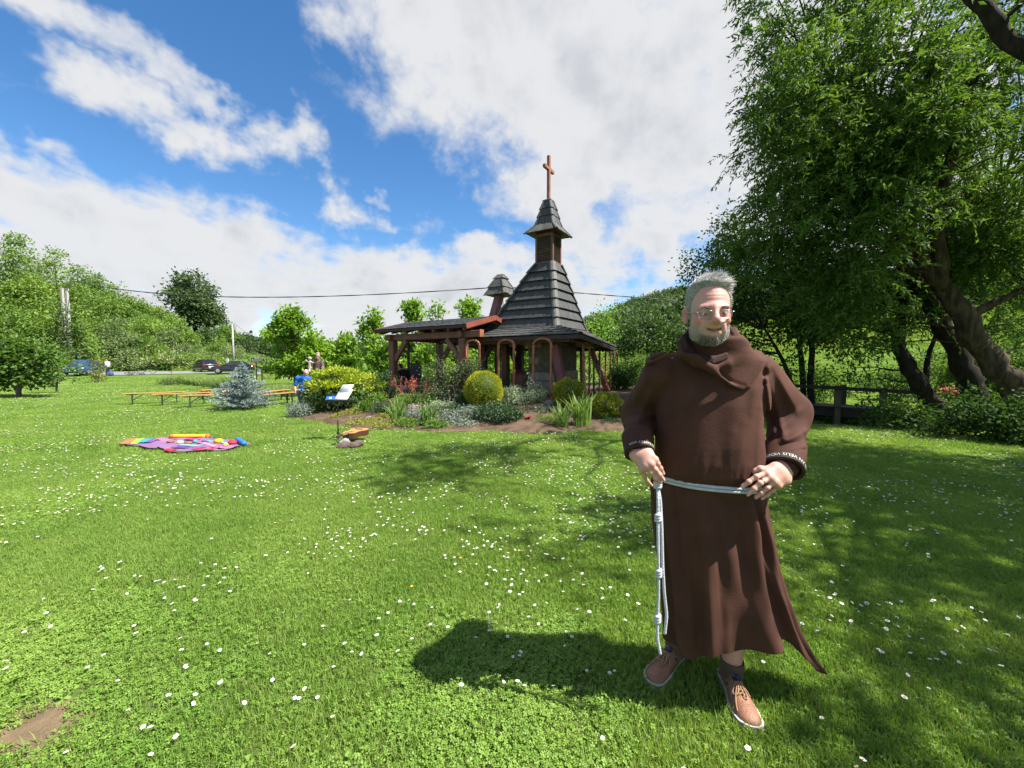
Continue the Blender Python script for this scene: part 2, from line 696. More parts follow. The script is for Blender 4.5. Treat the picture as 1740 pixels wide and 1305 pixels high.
def strip(name, pts, w, mats, dz, kind='structure', n=40):
 """a road or path laid on the ground along points"""
 P = np.asarray(pts, float)
 s = np.concatenate([[0], np.cumsum(np.linalg.norm(np.diff(P, axis=0), axis=1))])
 q = np.linspace(0, s[-1], n)
 C = np.stack([np.interp(q, s, P[:, 0]), np.interp(q, s, P[:, 1])], -1)
 for _ in range(6):
  C[1:-1] = (C[:-2] + 2 * C[1:-1] + C[2:]) / 4
 T = np.gradient(C, axis=0)
 T /= np.linalg.norm(T, axis=1)[:, None]
 Nn = np.stack([-T[:, 1], T[:, 0]], -1)
 k = 9
 V = []
 for i in range(n):
  for j in range(k):
   p = C[i] + Nn[i] * w * (j / (k - 1) - 0.5)
   V.append((p[0], p[1], float(ground_h(p[0], p[1])) + dz))
 F = [(i * k + j, (i + 1) * k + j, (i + 1) * k + j + 1, i * k + j + 1) for i in range(n - 1) for j in range(k - 1)]
 V = np.array(V)
 F = np.array(F)
 if np.cross(V[F[0, 1]] - V[F[0, 0]], V[F[0, 2]] - V[F[0, 0]])[2] < 0:
  F = F[:, ::-1]
 return tag(link(name, np_mesh(name, V, F), mats), kind=kind)


strip('road', [(-110, 36), (-75, 39), (-58, 42.5), (-45, 44.5), (-36, 46.5), (-30, 50), (-27, 56)], 6.0,
      mat('asphalt', (0.19, 0.185, 0.19), (0.25, 0.245, 0.245), 2.0, 0.9, 0.3, 60), 0.05)
strip('gravel_path', [(-30, 44), (-24, 38.5), (-20, 36.5), (-14, 35.2), (-6, 35)], 1.0,
      mat('gravel', (0.42, 0.40, 0.36), (0.32, 0.30, 0.27), 8.0, 0.95, 0.4, 60), 0.05)


# ------------------------------------------------------------------ flower bed soil
def build_bed():
 xs = np.linspace(-7.0, 6.4, 150)
 k = 60
 V = []
 for x in xs:
  y0 = float(np.interp(x, _fx, _fy))
  # find where the bed really begins (wavy edge)
  ys = np.linspace(y0 - 0.5, y0 + 0.6, 60)
  ins = bed_in(np.full(60, x), ys)
  y0 = float(np.interp(0.0, ins, ys)) - 0.02
  for j in range(k):
   y = y0 + (19.0 - y0) * (j / (k - 1)) ** 1.5
   n = VN(np.array([x, y, 0.0]), 3.0, 3) - 0.5
   e = min(1.0, j / 4)
   V.append((x, y, float(ground_h(x, y)) + 0.008 + e * (0.05 + 0.07 * float(n))))
 V = np.array(V)
 i = np.arange(len(xs) - 1)[:, None] * k
 j = np.arange(k - 1)[None]
 F = np.stack([i + j, i + k + j, i + k + j + 1, i + j + 1], -1).reshape(-1, 4)
 m = mat('bed_soil', (0.085, 0.058, 0.038), (0.15, 0.105, 0.068), 5.0, 0.95, 1.0, 26, spec=0.1)
 tag(link('flower_bed', np_mesh('flower_bed', V, F), m), kind='structure')


build_bed()


# ------------------------------------------------------------------ scattered plants of the turf
def scatter(name, sources, P, rz, sc, idx, tilt=None):
 """ONE object that repeats the source meshes at points P"""
 srcs = bpy.data.collections.new(name + '_sources')
 for i, me in enumerate(sources):
  srcs.objects.link(bpy.data.objects.new('%s_tuft_%02d' % (name, i), me))
 n = len(P)
 me = bpy.data.meshes.new(name)
 me.vertices.add(n)
 me.vertices.foreach_set('co', np.ascontiguousarray(P, np.float32).ravel())
 rot = np.zeros((n, 3), np.float32)
 rot[:, 2] = rz
 if tilt is not None:
  rot[:, 0] = tilt[:, 0]
  rot[:, 1] = tilt[:, 1]
 a = me.attributes.new('rot', 'FLOAT_VECTOR', 'POINT')
 a.data.foreach_set('vector', rot.ravel())
 a = me.attributes.new('sc', 'FLOAT', 'POINT')
 a.data.foreach_set('value', np.ascontiguousarray(sc, np.float32))
 a = me.attributes.new('idx', 'INT', 'POINT')
 a.data.foreach_set('value', np.ascontiguousarray(idx, np.int32))
 o = link(name, me, None)
 ng = bpy.data.node_groups.new(name, 'GeometryNodeTree')
 ng.interface.new_socket('Geometry', in_out='INPUT', socket_type='NodeSocketGeometry')
 ng.interface.new_socket('Geometry', in_out='OUTPUT', socket_type='NodeSocketGeometry')
 nn, ll = ng.nodes, ng.links
 gi, go = nn.new('NodeGroupInput'), nn.new('NodeGroupOutput')
 ip = nn.new('GeometryNodeInstanceOnPoints')
 ci = nn.new('GeometryNodeCollectionInfo')
 ci.inputs['Collection'].default_value = srcs
 ci.inputs['Separate Children'].default_value = True
 ci.inputs['Reset Children'].default_value = True

 def attr(nm, ty):
  q = nn.new('GeometryNodeInputNamedAttribute')
  q.data_type = ty
  q.inputs['Name'].default_value = nm
  return q.outputs['Attribute']
 ll.new(gi.outputs[0], ip.inputs['Points'])
 ll.new(ci.outputs[0], ip.inputs['Instance'])
 ip.inputs['Pick Instance'].default_value = True
 ll.new(attr('idx', 'INT'), ip.inputs['Instance Index'])
 e2r = nn.new('FunctionNodeEulerToRotation')
 ll.new(attr('rot', 'FLOAT_VECTOR'), e2r.inputs[0])
 ll.new(e2r.outputs[0], ip.inputs['Rotation'])
 ll.new(attr('sc', 'FLOAT'), ip.inputs['Scale'])
 ll.new(ip.outputs[0], go.inputs[0])
 md = o.modifiers.new('scatter', 'NODES')
 md.node_group = ng
 return o


def blade_geo(rng, n, half, h0, h1, w0, w1, lean=0.6):
 x, y = rng.uniform(-half, half, n), rng.uniform(-half, half, n)
 h = rng.uniform(h0, h1, n)
 w = rng.uniform(w0, w1, n) / 2
 a = rng.uniform(0, 2 * PI, n)
 f = rng.uniform(0, 2 * PI, n)
 ln = h * rng.uniform(0.1, lean, n)
 dx, dy = np.cos(a) * ln, np.sin(a) * ln
 sx, sy = np.cos(f) * w, np.sin(f) * w
 z0 = np.full(n, -0.01)
 V = np.stack([
  np.stack([x - sx, y - sy, z0], -1), np.stack([x + sx, y + sy, z0], -1),
  np.stack([x + dx * .4 - sx * .8, y + dy * .4 - sy * .8, h * .62], -1), np.stack([x + dx * .4 + sx * .8, y + dy * .4 + sy * .8, h * .62], -1),
  np.stack([x + dx, y + dy, h], -1)], 1).reshape(-1, 3)
 b = np.arange(n)[:, None] * 5
 F = np.concatenate([b + np.array([[0, 1, 3]]), b + np.array([[0, 3, 2]]), b + np.array([[2, 3, 4]])])
 return V, F


def clover_geo(rng, n, half, r0, r1, h0, h1):
 V, F = [], []
 k = 0
 for _ in range(n):
  x, y = rng.uniform(-half, half, 2)
  h = rng.uniform(h0, h1)
  r = rng.uniform(r0, r1)
  a0 = rng.uniform(0, 2 * PI)
  tx, ty = rng.uniform(-.5, .5, 2)
  for q in range(3):
   a = a0 + q * 2.1
   c, s_ = math.cos(a), math.sin(a)

   def pt(u, v, dz):
    px, py = c * u - s_ * v, s_ * u + c * v
    return (x + px, y + py, h + tx * px + ty * py + dz)
   V += [pt(0.05 * r, 0, 0), pt(r * .75, r * .45, r * .12), pt(r, 0, -r * .05), pt(r * .75, -r * .45, r * .12)]
   F += [(k, k + 1, k + 2), (k, k + 2, k + 3)]
   k += 4
 return np.array(V), np.array(F)


GRASS = leafmat('grass_blade', (0.160, 0.305, 0.045), (0.345, 0.47, 0.11), 0.42, (1.4, 1.35, 0.5), 0.55, 0.7, 0.8, spec=0.25)
CLOVER = leafmat('clover_leaf', (0.140, 0.29, 0.036), (0.30, 0.445, 0.085), 0.34, (1.4, 1.3, 0.5), 0.5, 0.7, 0.9, spec=0.25)
DRY = leafmat('dry_blade', (0.33, 0.29, 0.13), (0.40, 0.38, 0.18), 0.3, None, 0.7, 0.8)


def turf_patch(seed, half, nb, nc, hs, ws, rs, nd=0):
 rng = np.random.RandomState(seed)
 V1, F1 = blade_geo(rng, nb, half, hs * .45, hs, ws * .7, ws * 1.2, 1.0)
 Vs, Fs, M = [V1], [F1], [np.zeros(len(F1), int)]
 n = len(V1)
 if nc:
  V2, F2 = clover_geo(rng, nc, half, rs * .6, rs, hs * .3, hs * .72)
  Vs.append(V2)
  Fs.append(F2 + n)
  M.append(np.ones(len(F2), int))
  n += len(V2)
 if nc:
  V4, F4 = clover_geo(rng, max(1, nc // 12), half, rs * 1.5, rs * 2.4, hs * .2, hs * .5)
  Vs.append(V4)
  Fs.append(F4 + n)
  M.append(np.ones(len(F4), int))
  n += len(V4)
 if nd:
  V3, F3 = blade_geo(rng, nd, half, hs * .3, hs * .8, ws * .6, ws * .9, 1.4)
  Vs.append(V3)
  Fs.append(F3 + n)
  M.append(np.full(len(F3), 2))
 me = np_mesh('turf_%d' % seed, np.vstack(Vs), np.concatenate(Fs), True, np.concatenate(M))
 for m in (GRASS, CLOVER, DRY):
  me.materials.append(m)
 return me


def bare_at(x, y):
 k = np.ones_like(x)
 for (cx, cy, rx, ry) in BARE:
  d = np.sqrt(((x - cx) / rx) ** 2 + ((y - cy) / ry) ** 2)
  k = np.minimum(k, sstep(d, 0.55, 1.15))
 return k


def lawn_points(step, y0, y1, rng, side=1.42, pad=1.5):
 ys = np.arange(y0, y1, step)
 xs = np.arange(-side * y1 - pad, side * y1 + pad, step)
 X, Y = np.meshgrid(xs, ys)
 X, Y = X.ravel() + rng.uniform(-.5, .5, X.size) * step, Y.ravel() + rng.uniform(-.5, .5, X.size) * step
 k = (np.abs(X) < side * Y + pad) & ((bed_in(X, Y) < 0.02) | (X < -7.0) | (X > 6.4))
 return X[k], Y[k]


def build_grass():
 rng = np.random.RandomState(3)
 src = [turf_patch(11, .10, 340, 14, .037, .0036, .009, 14), turf_patch(12, .10, 320, 18, .042, .0034, .009, 24), turf_patch(13, .10, 360, 10, .034, .0036, .009, 10),
           turf_patch(14, .10, 150, 75, .034, .0034, .0100, 14), turf_patch(15, .10, 150, 95, .032, .0034, .0102, 10), turf_patch(16, .10, 240, 40, .038, .0034, .010, 12)]
 X, Y = lawn_points(.118, 0.75, 6.2, rng, 1.36, .5)
 p = VN(np.stack([X, Y, 0 * X], -1), 1.1, 3) + rng.uniform(-.12, .12, len(X))
 idx = np.where(p < .53, rng.randint(0, 3, len(X)), np.where(p < .59, 5, rng.randint(3, 5, len(X))))
 hgt = 0.75 + 0.75 * VN(np.stack([X, Y, 0 * X + 5], -1), 1.7, 2)
 keep = rng.rand(len(X)) < bare_at(X, Y)
 P = np.stack([X, Y, ground_h(X, Y)], -1)[keep]
 tag(scatter('near_grass', src, P, rng.uniform(0, 2 * PI, len(P)), (rng.uniform(.85, 1.15, len(X)) * hgt)[keep], idx[keep]), kind='stuff')
 # the middle of the lawn: wider tufts of the same turf
 src2 = [turf_patch(21, .26, 520, 12, .055, .007, .016, 24), turf_patch(22, .26, 470, 50, .05, .007, .017, 14), turf_patch(23, .26, 260, 130, .045, .007, .018, 8)]
 X, Y = lawn_points(.30, 6.0, 17.0, rng, 1.36, 1.0)
 p = VN(np.stack([X, Y, 0 * X], -1), 1.1, 3) + rng.uniform(-.08, .08, len(X))
 idx = np.where(p < .47, 0, np.where(p < .55, 1, 2))
 P = np.stack([X, Y, ground_h(X, Y)], -1)
 tag(scatter('lawn_grass', src2, P, rng.uniform(0, 2 * PI, len(P)), rng.uniform(.75, 1.1, len(P)), idx), kind='stuff')
 src3 = [turf_patch(31, .8, 900, 20, .08, .018, .04, 60), turf_patch(32, .8, 620, 160, .07, .018, .04, 30)]
 X, Y = lawn_points(.95, 16.8, 40.5, rng, 1.36, 2.0)
 P = np.stack([X, Y, ground_h(X, Y)], -1)
 tag(scatter('far_grass', src3, P, rng.uniform(0, 2 * PI, len(P)), rng.uniform(.8, 1.1, len(P)), rng.randint(0, 2, len(P))), kind='stuff')
 # uncut meadow beyond the trees and along the road
 src4 = [turf_patch(41, 1.3, 520, 0, .42, .05, .1, 160)]
 xs, ys = np.meshgrid(np.arange(-70, 110, 2.1), np.arange(36, 96, 2.1))
 X, Y = xs.ravel() + rng.uniform(-1, 1, xs.size), ys.ravel() + rng.uniform(-1, 1, xs.size)
 b = X / Y
 k = (np.abs(b) < 1.4) & ((b > .08) & (Y > 20) | (b < -.1) & (Y > 52) & (b > -1.35) | (b > -.62) & (b < .1) & (Y > 37))
 X, Y = X[k], Y[k]
 P = np.stack([X, Y, ground_h(X, Y)], -1)
 tag(scatter('meadow_grass', src4, P, rng.uniform(0, 2 * PI, len(P)), rng.uniform(.7, 1.2, len(P)), np.zeros(len(P))), kind='stuff')


build_grass()


# ------------------------------------------------------------------ daisies
PETAL = mat('daisy_petal', (0.80, 0.80, 0.78), (0.74, 0.72, 0.74), 20, 0.6)
YOLK = mat('daisy_yolk', (0.75, 0.50, 0.03), (0.62, 0.36, 0.02), 90, 0.7)
STEM = leafmat('daisy_stem', (0.12, 0.22, 0.04), (0.16, 0.27, 0.05), 0.2)


def daisy_mesh(seed, k=15, r=0.0105, h=0.055, cup=0.25):
 rng = np.random.RandomState(seed)
 b = MB()
 for i in range(k):
  a = 2 * PI * i / k + rng.uniform(-.08, .08)
  c, s_ = math.cos(a), math.sin(a)
  L = r * rng.uniform(.88, 1.06)
  w = r * .21
  zc = cup * r * rng.uniform(.6, 1.3)

  def pt(u, v, z):
   return (c * u - s_ * v, s_ * u + c * v, h + z)
  b.add([pt(r * .22, 0, 0), pt(L * .7, w, zc * .6), pt(L, w * .5, zc), pt(L, -w * .5, zc), pt(L * .7, -w, zc * .6)], [(0, 1, 2, 3, 4)], 0)
 b.ball((0, 0, h + .001), (r * .36, r * .36, r * .22), 8, 1)
 b.tube([(0, 0, 0), (.002, .001, h * .5), (0, 0, h)], .0011, 4, 2)
 o = b.build('daisy', [PETAL, YOLK, STEM])
 me = o.data
 bpy.data.objects.remove(o)
 return me


def build_daisies():
 rng = np.random.RandomState(5)
 src = [daisy_mesh(1, 15, .0096), daisy_mesh(2, 16,   .009, .055, .35), daisy_mesh(3, 14, .0105, .05, .1)]
 n = 125000
 y = 0.9 + (34 - 0.9) * rng.rand(n) ** 0.62
 x = (rng.rand(n) * 2 - 1) * (1.36 * y + .4)
 clump = VN(np.stack([x, y, 0 * x + 9], -1), 0.9, 3)
 clump2 = VN(np.stack([x, y, 0 * x + 3], -1), 3.6, 2)
 band = 0.35 + 1.1 * np.exp(-((y - 5.2) / 2.6) ** 2) + .15 * sstep(y, 9, 12)
 pr = sstep(clump * .6 + clump2 * .4, .44, .62) * np.minimum(1, band) + .05
 k = (rng.rand(n) < pr) & ((bed_in(x, y) < -0.1) | (x < -7.0) | (x > 6.4)) & (bare_at(x, y) > .6)
 # nothing grows up through the friar's shoes or the mat
 k &= ~((np.abs(x - .83) < .34) & (np.abs(y - 1.78) < .30))
 k &= ~((np.abs(x + 5.8) < 1.35) & (np.abs(y - 7.2) < .95))
 x, y = x[k], y[k]
 d = np.hypot(x, y)
 inview = (np.abs(x) < 1.27 * y) & (y > 1.4)
 order = np.argsort(np.where(inview, d, d + 1000))
 x, y = x[order], y[order]
 z = ground_h(x, y)
 for i in range(300):
  o = bpy.data.objects.new('daisy', src[rng.randint(3)])
  COL.objects.link(o)
  o.location = (x[i], y[i], z[i] - .004)
  o.rotation_euler = (rng.normal(0, .22), rng.normal(0, .22), rng.uniform(0, 6.28))
  s_ = rng.uniform(.75, 1.15)
  o.scale = (s_, s_, s_ * rng.uniform(.85, 1.15))
  tag(o, 'small white daisy with yellow centre growing in the near lawn', 'daisy', 'daisies of the near lawn')
 x, y, z = x[300:], y[300:], z[300:]
 # further off only the open heads stand out of the turf
 sc = rng.uniform(.8, 1.15, len(x)) * (1 + .25 * sstep(y, 5, 16))
 tag(scatter('distant_daisies', src, np.stack([x, y, z], -1), rng.uniform(0, 6.28, len(x)), sc, rng.randint(0, 3, len(x)),
    rng.normal(0, .2, (len(x), 2))), kind='stuff')
 # a few yellow hawkbit heads
 hb = MB()
 for q in range(18):
  a = q * 2.4
  hb.add([(0, 0, .05), (.009 * math.cos(a), .009 * math.sin(a), .054), (.009 * math.cos(a + .5), .009 * math.sin(a + .5), .054)], [(0, 1, 2)])
 hb.tube([(0, 0, 0), (0, 0, .05)], .001, 4, 1)
 o = hb.build('yellow_hawkbit', [YOLK, STEM])
 me = o.data
 bpy.data.objects.remove(o)
 for px, py in ((882, 947), (964, 925), (783, 960), (468, 898), (1050, 905), (700, 1010)):
  o = bpy.data.objects.new('yellow_hawkbit', me)
  COL.objects.link(o)
  o.location = gpt(px, py)
  tag(o, 'tiny yellow wild flower among the daisies of the lawn', 'wild flower', 'yellow wild flowers in the lawn')


build_daisies()
# ------------------------------------------------------------------ chapel and pavilion
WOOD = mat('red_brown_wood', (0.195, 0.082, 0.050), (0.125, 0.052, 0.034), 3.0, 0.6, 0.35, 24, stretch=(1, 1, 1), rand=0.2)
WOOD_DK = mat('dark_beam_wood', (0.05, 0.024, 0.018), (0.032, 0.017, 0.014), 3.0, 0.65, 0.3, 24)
WOOD_RED = mat('red_painted_board', (0.27, 0.072, 0.042), (0.21, 0.055, 0.035), 4.0, 0.5, 0.15, 30)
WOOD_PINK = mat('faded_pink_wood', (0.30, 0.115, 0.125), (0.22, 0.085, 0.09), 3.0, 0.7, 0.2, 20)
OAK = mat('orange_brown_wood', (0.36, 0.135, 0.065), (0.24, 0.085, 0.045), 4.0, 0.5, 0.2, 30)
SHINGLE = mat('slate_shingle', (0.078, 0.081, 0.078), (0.048, 0.050, 0.050), 5.0, 0.62, 0.5, 40, stretch=(3, 3, 0.6), rand=0.3, spec=0.4)
SHINGLE_R = mat('ridge_shingle', (0.115, 0.116, 0.104), (0.07, 0.071, 0.066), 5.0, 0.65, 0.5, 40, rand=0.3)
SHINGLE_G = mat('mossy_shingle', (0.095, 0.098, 0.082), (0.055, 0.057, 0.05), 5.0, 0.75, 0.5, 40, rand=0.45)
STONE = mat('rough_stone', (0.34, 0.275, 0.185), (0.21, 0.17, 0.115), 4.0, 0.9, 0.8, 22, rand=0.2)
STONE_L = mat('pale_plinth_stone', (0.34, 0.29, 0.235), (0.24, 0.20, 0.16), 4.0, 0.9, 0.7, 22, rand=0.2)
MORTAR = mat('mortar', (0.16, 0.135, 0.095), (0.10, 0.085, 0.06), 8.0, 0.95, 0.6, 40)

fv = np.array([0.845, -0.534, 0.0])      # along the front of the chapel, towards the right
rv = np.array([0.534, 0.845, 0.0])       # along its right side, away from the viewer

RNG = np.random.RandomState(21)


def course(parent, name, A, B, C, D, t0, t1, w, m, lift=0.045, thick=0.02, jag=0.02):
 """one row of shingles on the roof face A B (eave) to D C (top), between the heights t0 and t1"""
 A, B, C, D = (np.asarray(q, float) for q in (A, B, C, D))
 nrm = np.cross(B - A, D - A)
 nrm /= np.linalg.norm(nrm)
 b = MB()
 L = np.linalg.norm((A + (D - A) * t0) - (B + (C - B) * t0))
 n = max(2, int(L / w))
 ed = np.concatenate([[0], (np.arange(1, n) + RNG.uniform(-.25, .25, n - 1)) / n, [1]])
 for i in range(n):
  u0, u1 = ed[i], ed[i + 1] - 0.06 / n
  tb = t0 - RNG.uniform(0, jag)
  lf = lift * (RNG.uniform(.95, 1.04) if jag < .01 else RNG.uniform(.8, 1.15))

  def pt(u, t, h):
   a = A + (D - A) * t
   c = B + (C - B) * t
   return a + (c - a) * u + nrm * h
  V = [pt(u0, tb, lf), pt(u1, tb, lf), pt(u1, t1, 0.008), pt(u0, t1, 0.008),
             pt(u0, tb, lf - thick), pt(u1, tb, lf - thick), pt(u1, t1, -0.01), pt(u0, t1, -0.01)]
  b.add(V, [(0, 1, 2, 3), (4, 7, 6, 5), (0, 4, 5, 1), (1, 5, 6, 2), (3, 2, 6, 7), (0, 3, 7, 4)])
 o = b.build(name, m, parent)
 o['kind'] = 'stuff'
 return o


def ridge_tiles(parent, a, b, n, rad, m):
 a, b = np.asarray(a, float), np.asarray(b, float)
 t = (b - a) / np.linalg.norm(b - a)
 s_ = np.cross(t, up)
 s_ /= np.linalg.norm(s_)
 o_ = np.cross(s_, t)
 L = np.linalg.norm(b - a) / n
 for i in range(n):
  p0 = a + t * L * i
  b_ = MB()
  V, F = [], []
  k = 7
  for (d, rr, hh) in ((-.03, rad * 1.12, .03), (L * 1.02, rad * .92, .0)):
   for q in range(k):
    an = PI * (q / (k - 1))
    V.append(p0 + t * d + s_ * math.cos(an) * rr * 1.15 + o_ * (math.sin(an) * rr * .8 + hh - .02))
   for q in range(k):
    an = PI * (q / (k - 1))
    V.append(p0 + t * d + s_ * math.cos(an) * rr * .95 + o_ * (math.sin(an) * rr * .62 + hh - .03))
  for q in range(k - 1):
   F += [(q, q + 1, 2 * k + q + 1, 2 * k + q), (k + q, 3 * k + q, 3 * k + q + 1, k + q + 1), (q, k + q, k + q + 1, q + 1),
                  (2 * k + q, 2 * k + q + 1, 3 * k + q + 1, 3 * k + q)]
  F += [(0, 2 * k, 3 * k, k), (k - 1, 2 * k - 1, 4 * k - 1, 3 * k - 1)]
  b_.add(V, F)
  b_.build('ridge_tile', m, parent, smooth=False)


def hip_roof(root, name, base, top, n, w, m, rad, mridge, under=None, faces=(0, 1, 2, 3), overh=0.0, ntile=None, lift=0.045, jag=0.01):
 """four-sided roof: base and top corners in the order near, right, back, left"""
 base, top = [np.asarray(q, float) for q in base], [np.asarray(q, float) for q in top]
 core = MB()
 core.loft([base, top])
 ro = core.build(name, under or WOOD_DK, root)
 for i in faces:
  A, B = base[(i + 3) % 4], base[i]
  D, C = top[(i + 3) % 4], top[i]
  # outward orientation
  mid = (A + B) / 2 - sum(base) / 4
  if np.dot(np.cross(B - A, D - A), mid) < 0:
   A, B, C, D = B, A, D, C
  for k in range(n):
   course(ro, 'shingle_course', A, B, C, D, k / n - (overh if k == 0 else 0), min(1.0, (k + 1.12) / n), w, m, lift, .02, jag)
 for i in range(4):
  ridge_tiles(ro, base[i], top[i], ntile or n, rad, mridge)
 return ro


def build_chapel():
 base0 = on(0.92, 14.05)
 root = empty('chapel', base0, 'small wooden chapel with steep grey shingled pyramid roof, lantern and cross', 'chapel')
 zf = base0[2]
 nb, lb, rb = np.array([1.36, 12.5, 2.57]), np.array([-0.80, 13.80, 2.57]), np.array([2.55, 14.3, 2.57])
 bb = lb + rb - nb
 C = np.array([1.21, 13.70, 0.0])

 def sq(s, z, zr=None):
  return [C + s * fv - s * rv + up * z, C + s * fv + s * rv + up * (zr or z), C - s * fv + s * rv + up * z, C - s * fv - s * rv + up * z]
 # steep main roof
 hip_roof(root, 'roof', [nb, rb, bb, lb], sq(0.31, 4.72), 7, 0.05, SHINGLE, 0.10, SHINGLE_R, ntile=7, lift=0.085, jag=0.003)
 # low skirt roof around its foot
 sk = [np.array([1.815, 10.9, 2.24]), np.array([3.42, 13.42, 1.97]), np.array([-0.75, 16.1, 2.06]), np.array([-2.38, 13.54, 2.24])]
 cen = np.array([0.92, 14.05, 0])
 inn = [q + (cen * [1, 1, 0] - q * [1, 1, 0]) * .04 + up * .03 for q in (nb, rb, bb, lb)]
 hip_roof(root, 'skirt_roof', sk, inn, 4, 0.11, SHINGLE, 0.06, SHINGLE, ntile=5, lift=0.03)
 fb = MB()
 for i in range(4):
  a, b = sk[i], sk[(i + 1) % 4]
  fb.bar(a - up * .075, b - up * .075, .03, .11)
 fb.build('eave_board', WOOD_DK, root)
 # rafters under the skirt, wall plate
 rf = MB()
 for i in range(4):
  a, b = sk[i], sk[(i + 1) % 4]
  c, d = inn[i], inn[(i + 1) % 4]
  for q in np.linspace(.08, .92, 6):
   rf.bar(a + (b - a) * q - up * .10, c + (d - c) * q - up * .16, .06, .09)
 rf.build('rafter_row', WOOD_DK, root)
 pl = MB()
 ins = [q * [1, 1, 0] + (cen - q * [1, 1, 0]) * .18 + up * 2.13 for q in sk]
 for i in range(4):
  pl.bar(ins[i], ins[(i + 1) % 4], .14, .16)
 pl.build('wall_plate', WOOD, root)
 # stone corner pier
 K = np.array([1.33, 12.45, 0])
 pier = MB()
 wf, wr, th = 0.95, 1.62, 0.30
 zt = 2.34
 zpl = zf + 0.62

 def wall(o_, d, n_, L, z0, z1, t):
  c = o_ + d * L / 2 - n_ * t / 2 + up * (z0 + z1) / 2
  pier.box(c, (L, t, z1 - z0), d, n_)
 nf, nr_ = -rv, fv
 wall(K - fv * wf, fv, nf, wf - .01, zf - .1, zt, th)
 wall(K + rv * .0, rv, nr_, wr, zf - .1, zt - .02, th)
 wl = pier.build('wall', MORTAR, root)
 blk = {}
 for (o_, d, n_, L) in ((K - fv * wf, fv, nf, wf), (K, rv, nr_, wr)):
  z = zf - .05
  rowi = 0
  while z < zt - .05:
   plinth = z < zpl - .05
   h = (0.26 if plinth else 0.27) * RNG.uniform(.92, 1.1)
   x = -.02 if rowi % 2 else 0.0
   while x < L - .03:
    w = min(RNG.uniform(.36, .62), L - x + .015)
    if L - x - w < .12:
     w = L - x + .015
    pr = (.075 if plinth else .012) + RNG.uniform(0, .010)
    bmb = MB()
    e = .005
    jt = lambda: RNG.uniform(-.008, .008)
    V = []
    for (dd, sx) in ((0, 0), (pr * .6, 0), (pr, .010)):
     for (a_, b_) in ((x + e + sx, z + e + sx), (x + w - e - sx, z + e + sx), (x + w - e - sx, z + h - e - sx), (x + e + sx, z + h - e - sx)):
      V.append(o_ + d * (a_ + (jt() if dd else 0)) + up * (b_ + (jt() if dd else 0)) + n_ * (dd - .02))
    F = [(8, 9, 10, 11)]
    for lev in (0, 4):
     for q in range(4):
      F.append((lev + q, lev + (q + 1) % 4, lev + 4 + (q + 1) % 4, lev + 4 + q))
    bmb.add(V, F)
    bmb.build('stone_block', STONE_L if plinth else STONE, wl)
    x += w
   z += h
   rowi += 1
 # posts, braces and struts of the open corners
 def post(name, a, b, w, m, lab=None):
  q = MB()
  q.bar(a, b, w, w, up=(fv if abs((np.asarray(b) - a)[2]) > .5 else up))
  o = q.build(name, m, root, bevel=.012)
  if lab:
   o['label'] = lab
  return o
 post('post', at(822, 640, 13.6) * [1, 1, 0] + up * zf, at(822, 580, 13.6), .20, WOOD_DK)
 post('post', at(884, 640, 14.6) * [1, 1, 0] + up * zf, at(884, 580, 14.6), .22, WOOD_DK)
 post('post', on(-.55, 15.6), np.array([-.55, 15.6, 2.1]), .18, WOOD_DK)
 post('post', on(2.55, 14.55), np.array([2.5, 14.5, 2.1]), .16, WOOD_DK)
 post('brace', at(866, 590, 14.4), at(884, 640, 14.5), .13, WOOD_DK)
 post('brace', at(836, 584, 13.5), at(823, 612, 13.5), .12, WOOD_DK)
 post('strut', at(944, 586, 12.38), at(958, 672, 12.1), .235, WOOD_PINK, 'broad faded pink strut leaning on the stone corner')
 post('strut', at(1006, 596, 13.9), at(1034, 668, 13.6), .17, WOOD_RED, 'dark red slanting strut at the right side')
 # lantern with louvres
 ln = MB()
 s0 = .285
 cs0, cs1 = sq(s0, 4.66), sq(s0, 5.72)
 for a, b in zip(cs0, cs1):
  ln.bar(a, b, .075, .075, up=fv)
 for z in (4.72, 5.62):
  c = sq(s0, z)
  for i in range(4):
   ln.bar(c[i], c[(i + 1) % 4], .07, .10)
 lo = ln.build('lantern', WOOD, root)
 core = MB()
 core.loft([sq(s0 - .06, 4.66), sq(s0 - .06, 5.7)])
 core.build('lantern_core', WOOD_DK, lo)
 for i in range(4):
  lv = MB()
  c0, c1 = sq(s0 + .0, 4.80), sq(s0 + .0, 5.58)
  nrm = [fv * 0 - rv, fv, rv, -fv][i]
  a0, b0, a1 = c0[(i + 3) % 4], c0[i], c1[(i + 3) % 4]
  d = (b0 - a0)
  d = d / np.linalg.norm(d)
  Ln = np.linalg.norm(b0 - a0) - .08
  ns = 15
  for q in range(ns):
   z = a0 + d * (Ln / 2 + .04) + up * (.76 * (q + .5) / ns)
   lv.box(z, (Ln, .055, .012), d, (nrm if np.dot(nrm, a0 - C) > 0 else -nrm) * .8 - up * .6)
  oo = lv.build('louvre', mat('weathered_slat', (.17, .125, .085), (.11, .08, .055), 4, .8, rand=.3), lo)
  oo['kind'] = 'stuff'
 # little flared roof over the lantern and the spire
 hip_roof(root, 'lantern_roof', sq(.565, 5.68, 5.66), sq(.30, 6.02), 1, 0.08, SHINGLE_G, 0.045, SHINGLE_G, ntile=1, lift=.02)
 hip_roof(root, 'spire', sq(.315, 5.98), sq(.125, 6.78), 3, 0.07, SHINGLE, 0.05, SHINGLE, ntile=3, lift=.03)
 cp = MB()
 cp.loft([sq(.155, 6.76), sq(.15, 6.80), sq(.05, 6.86)])
 cp.build('spire_cap', SHINGLE_G, root)
 cr = MB()
 cr.box(C + up * 7.50, (.105, .095, 1.5), rv, fv)
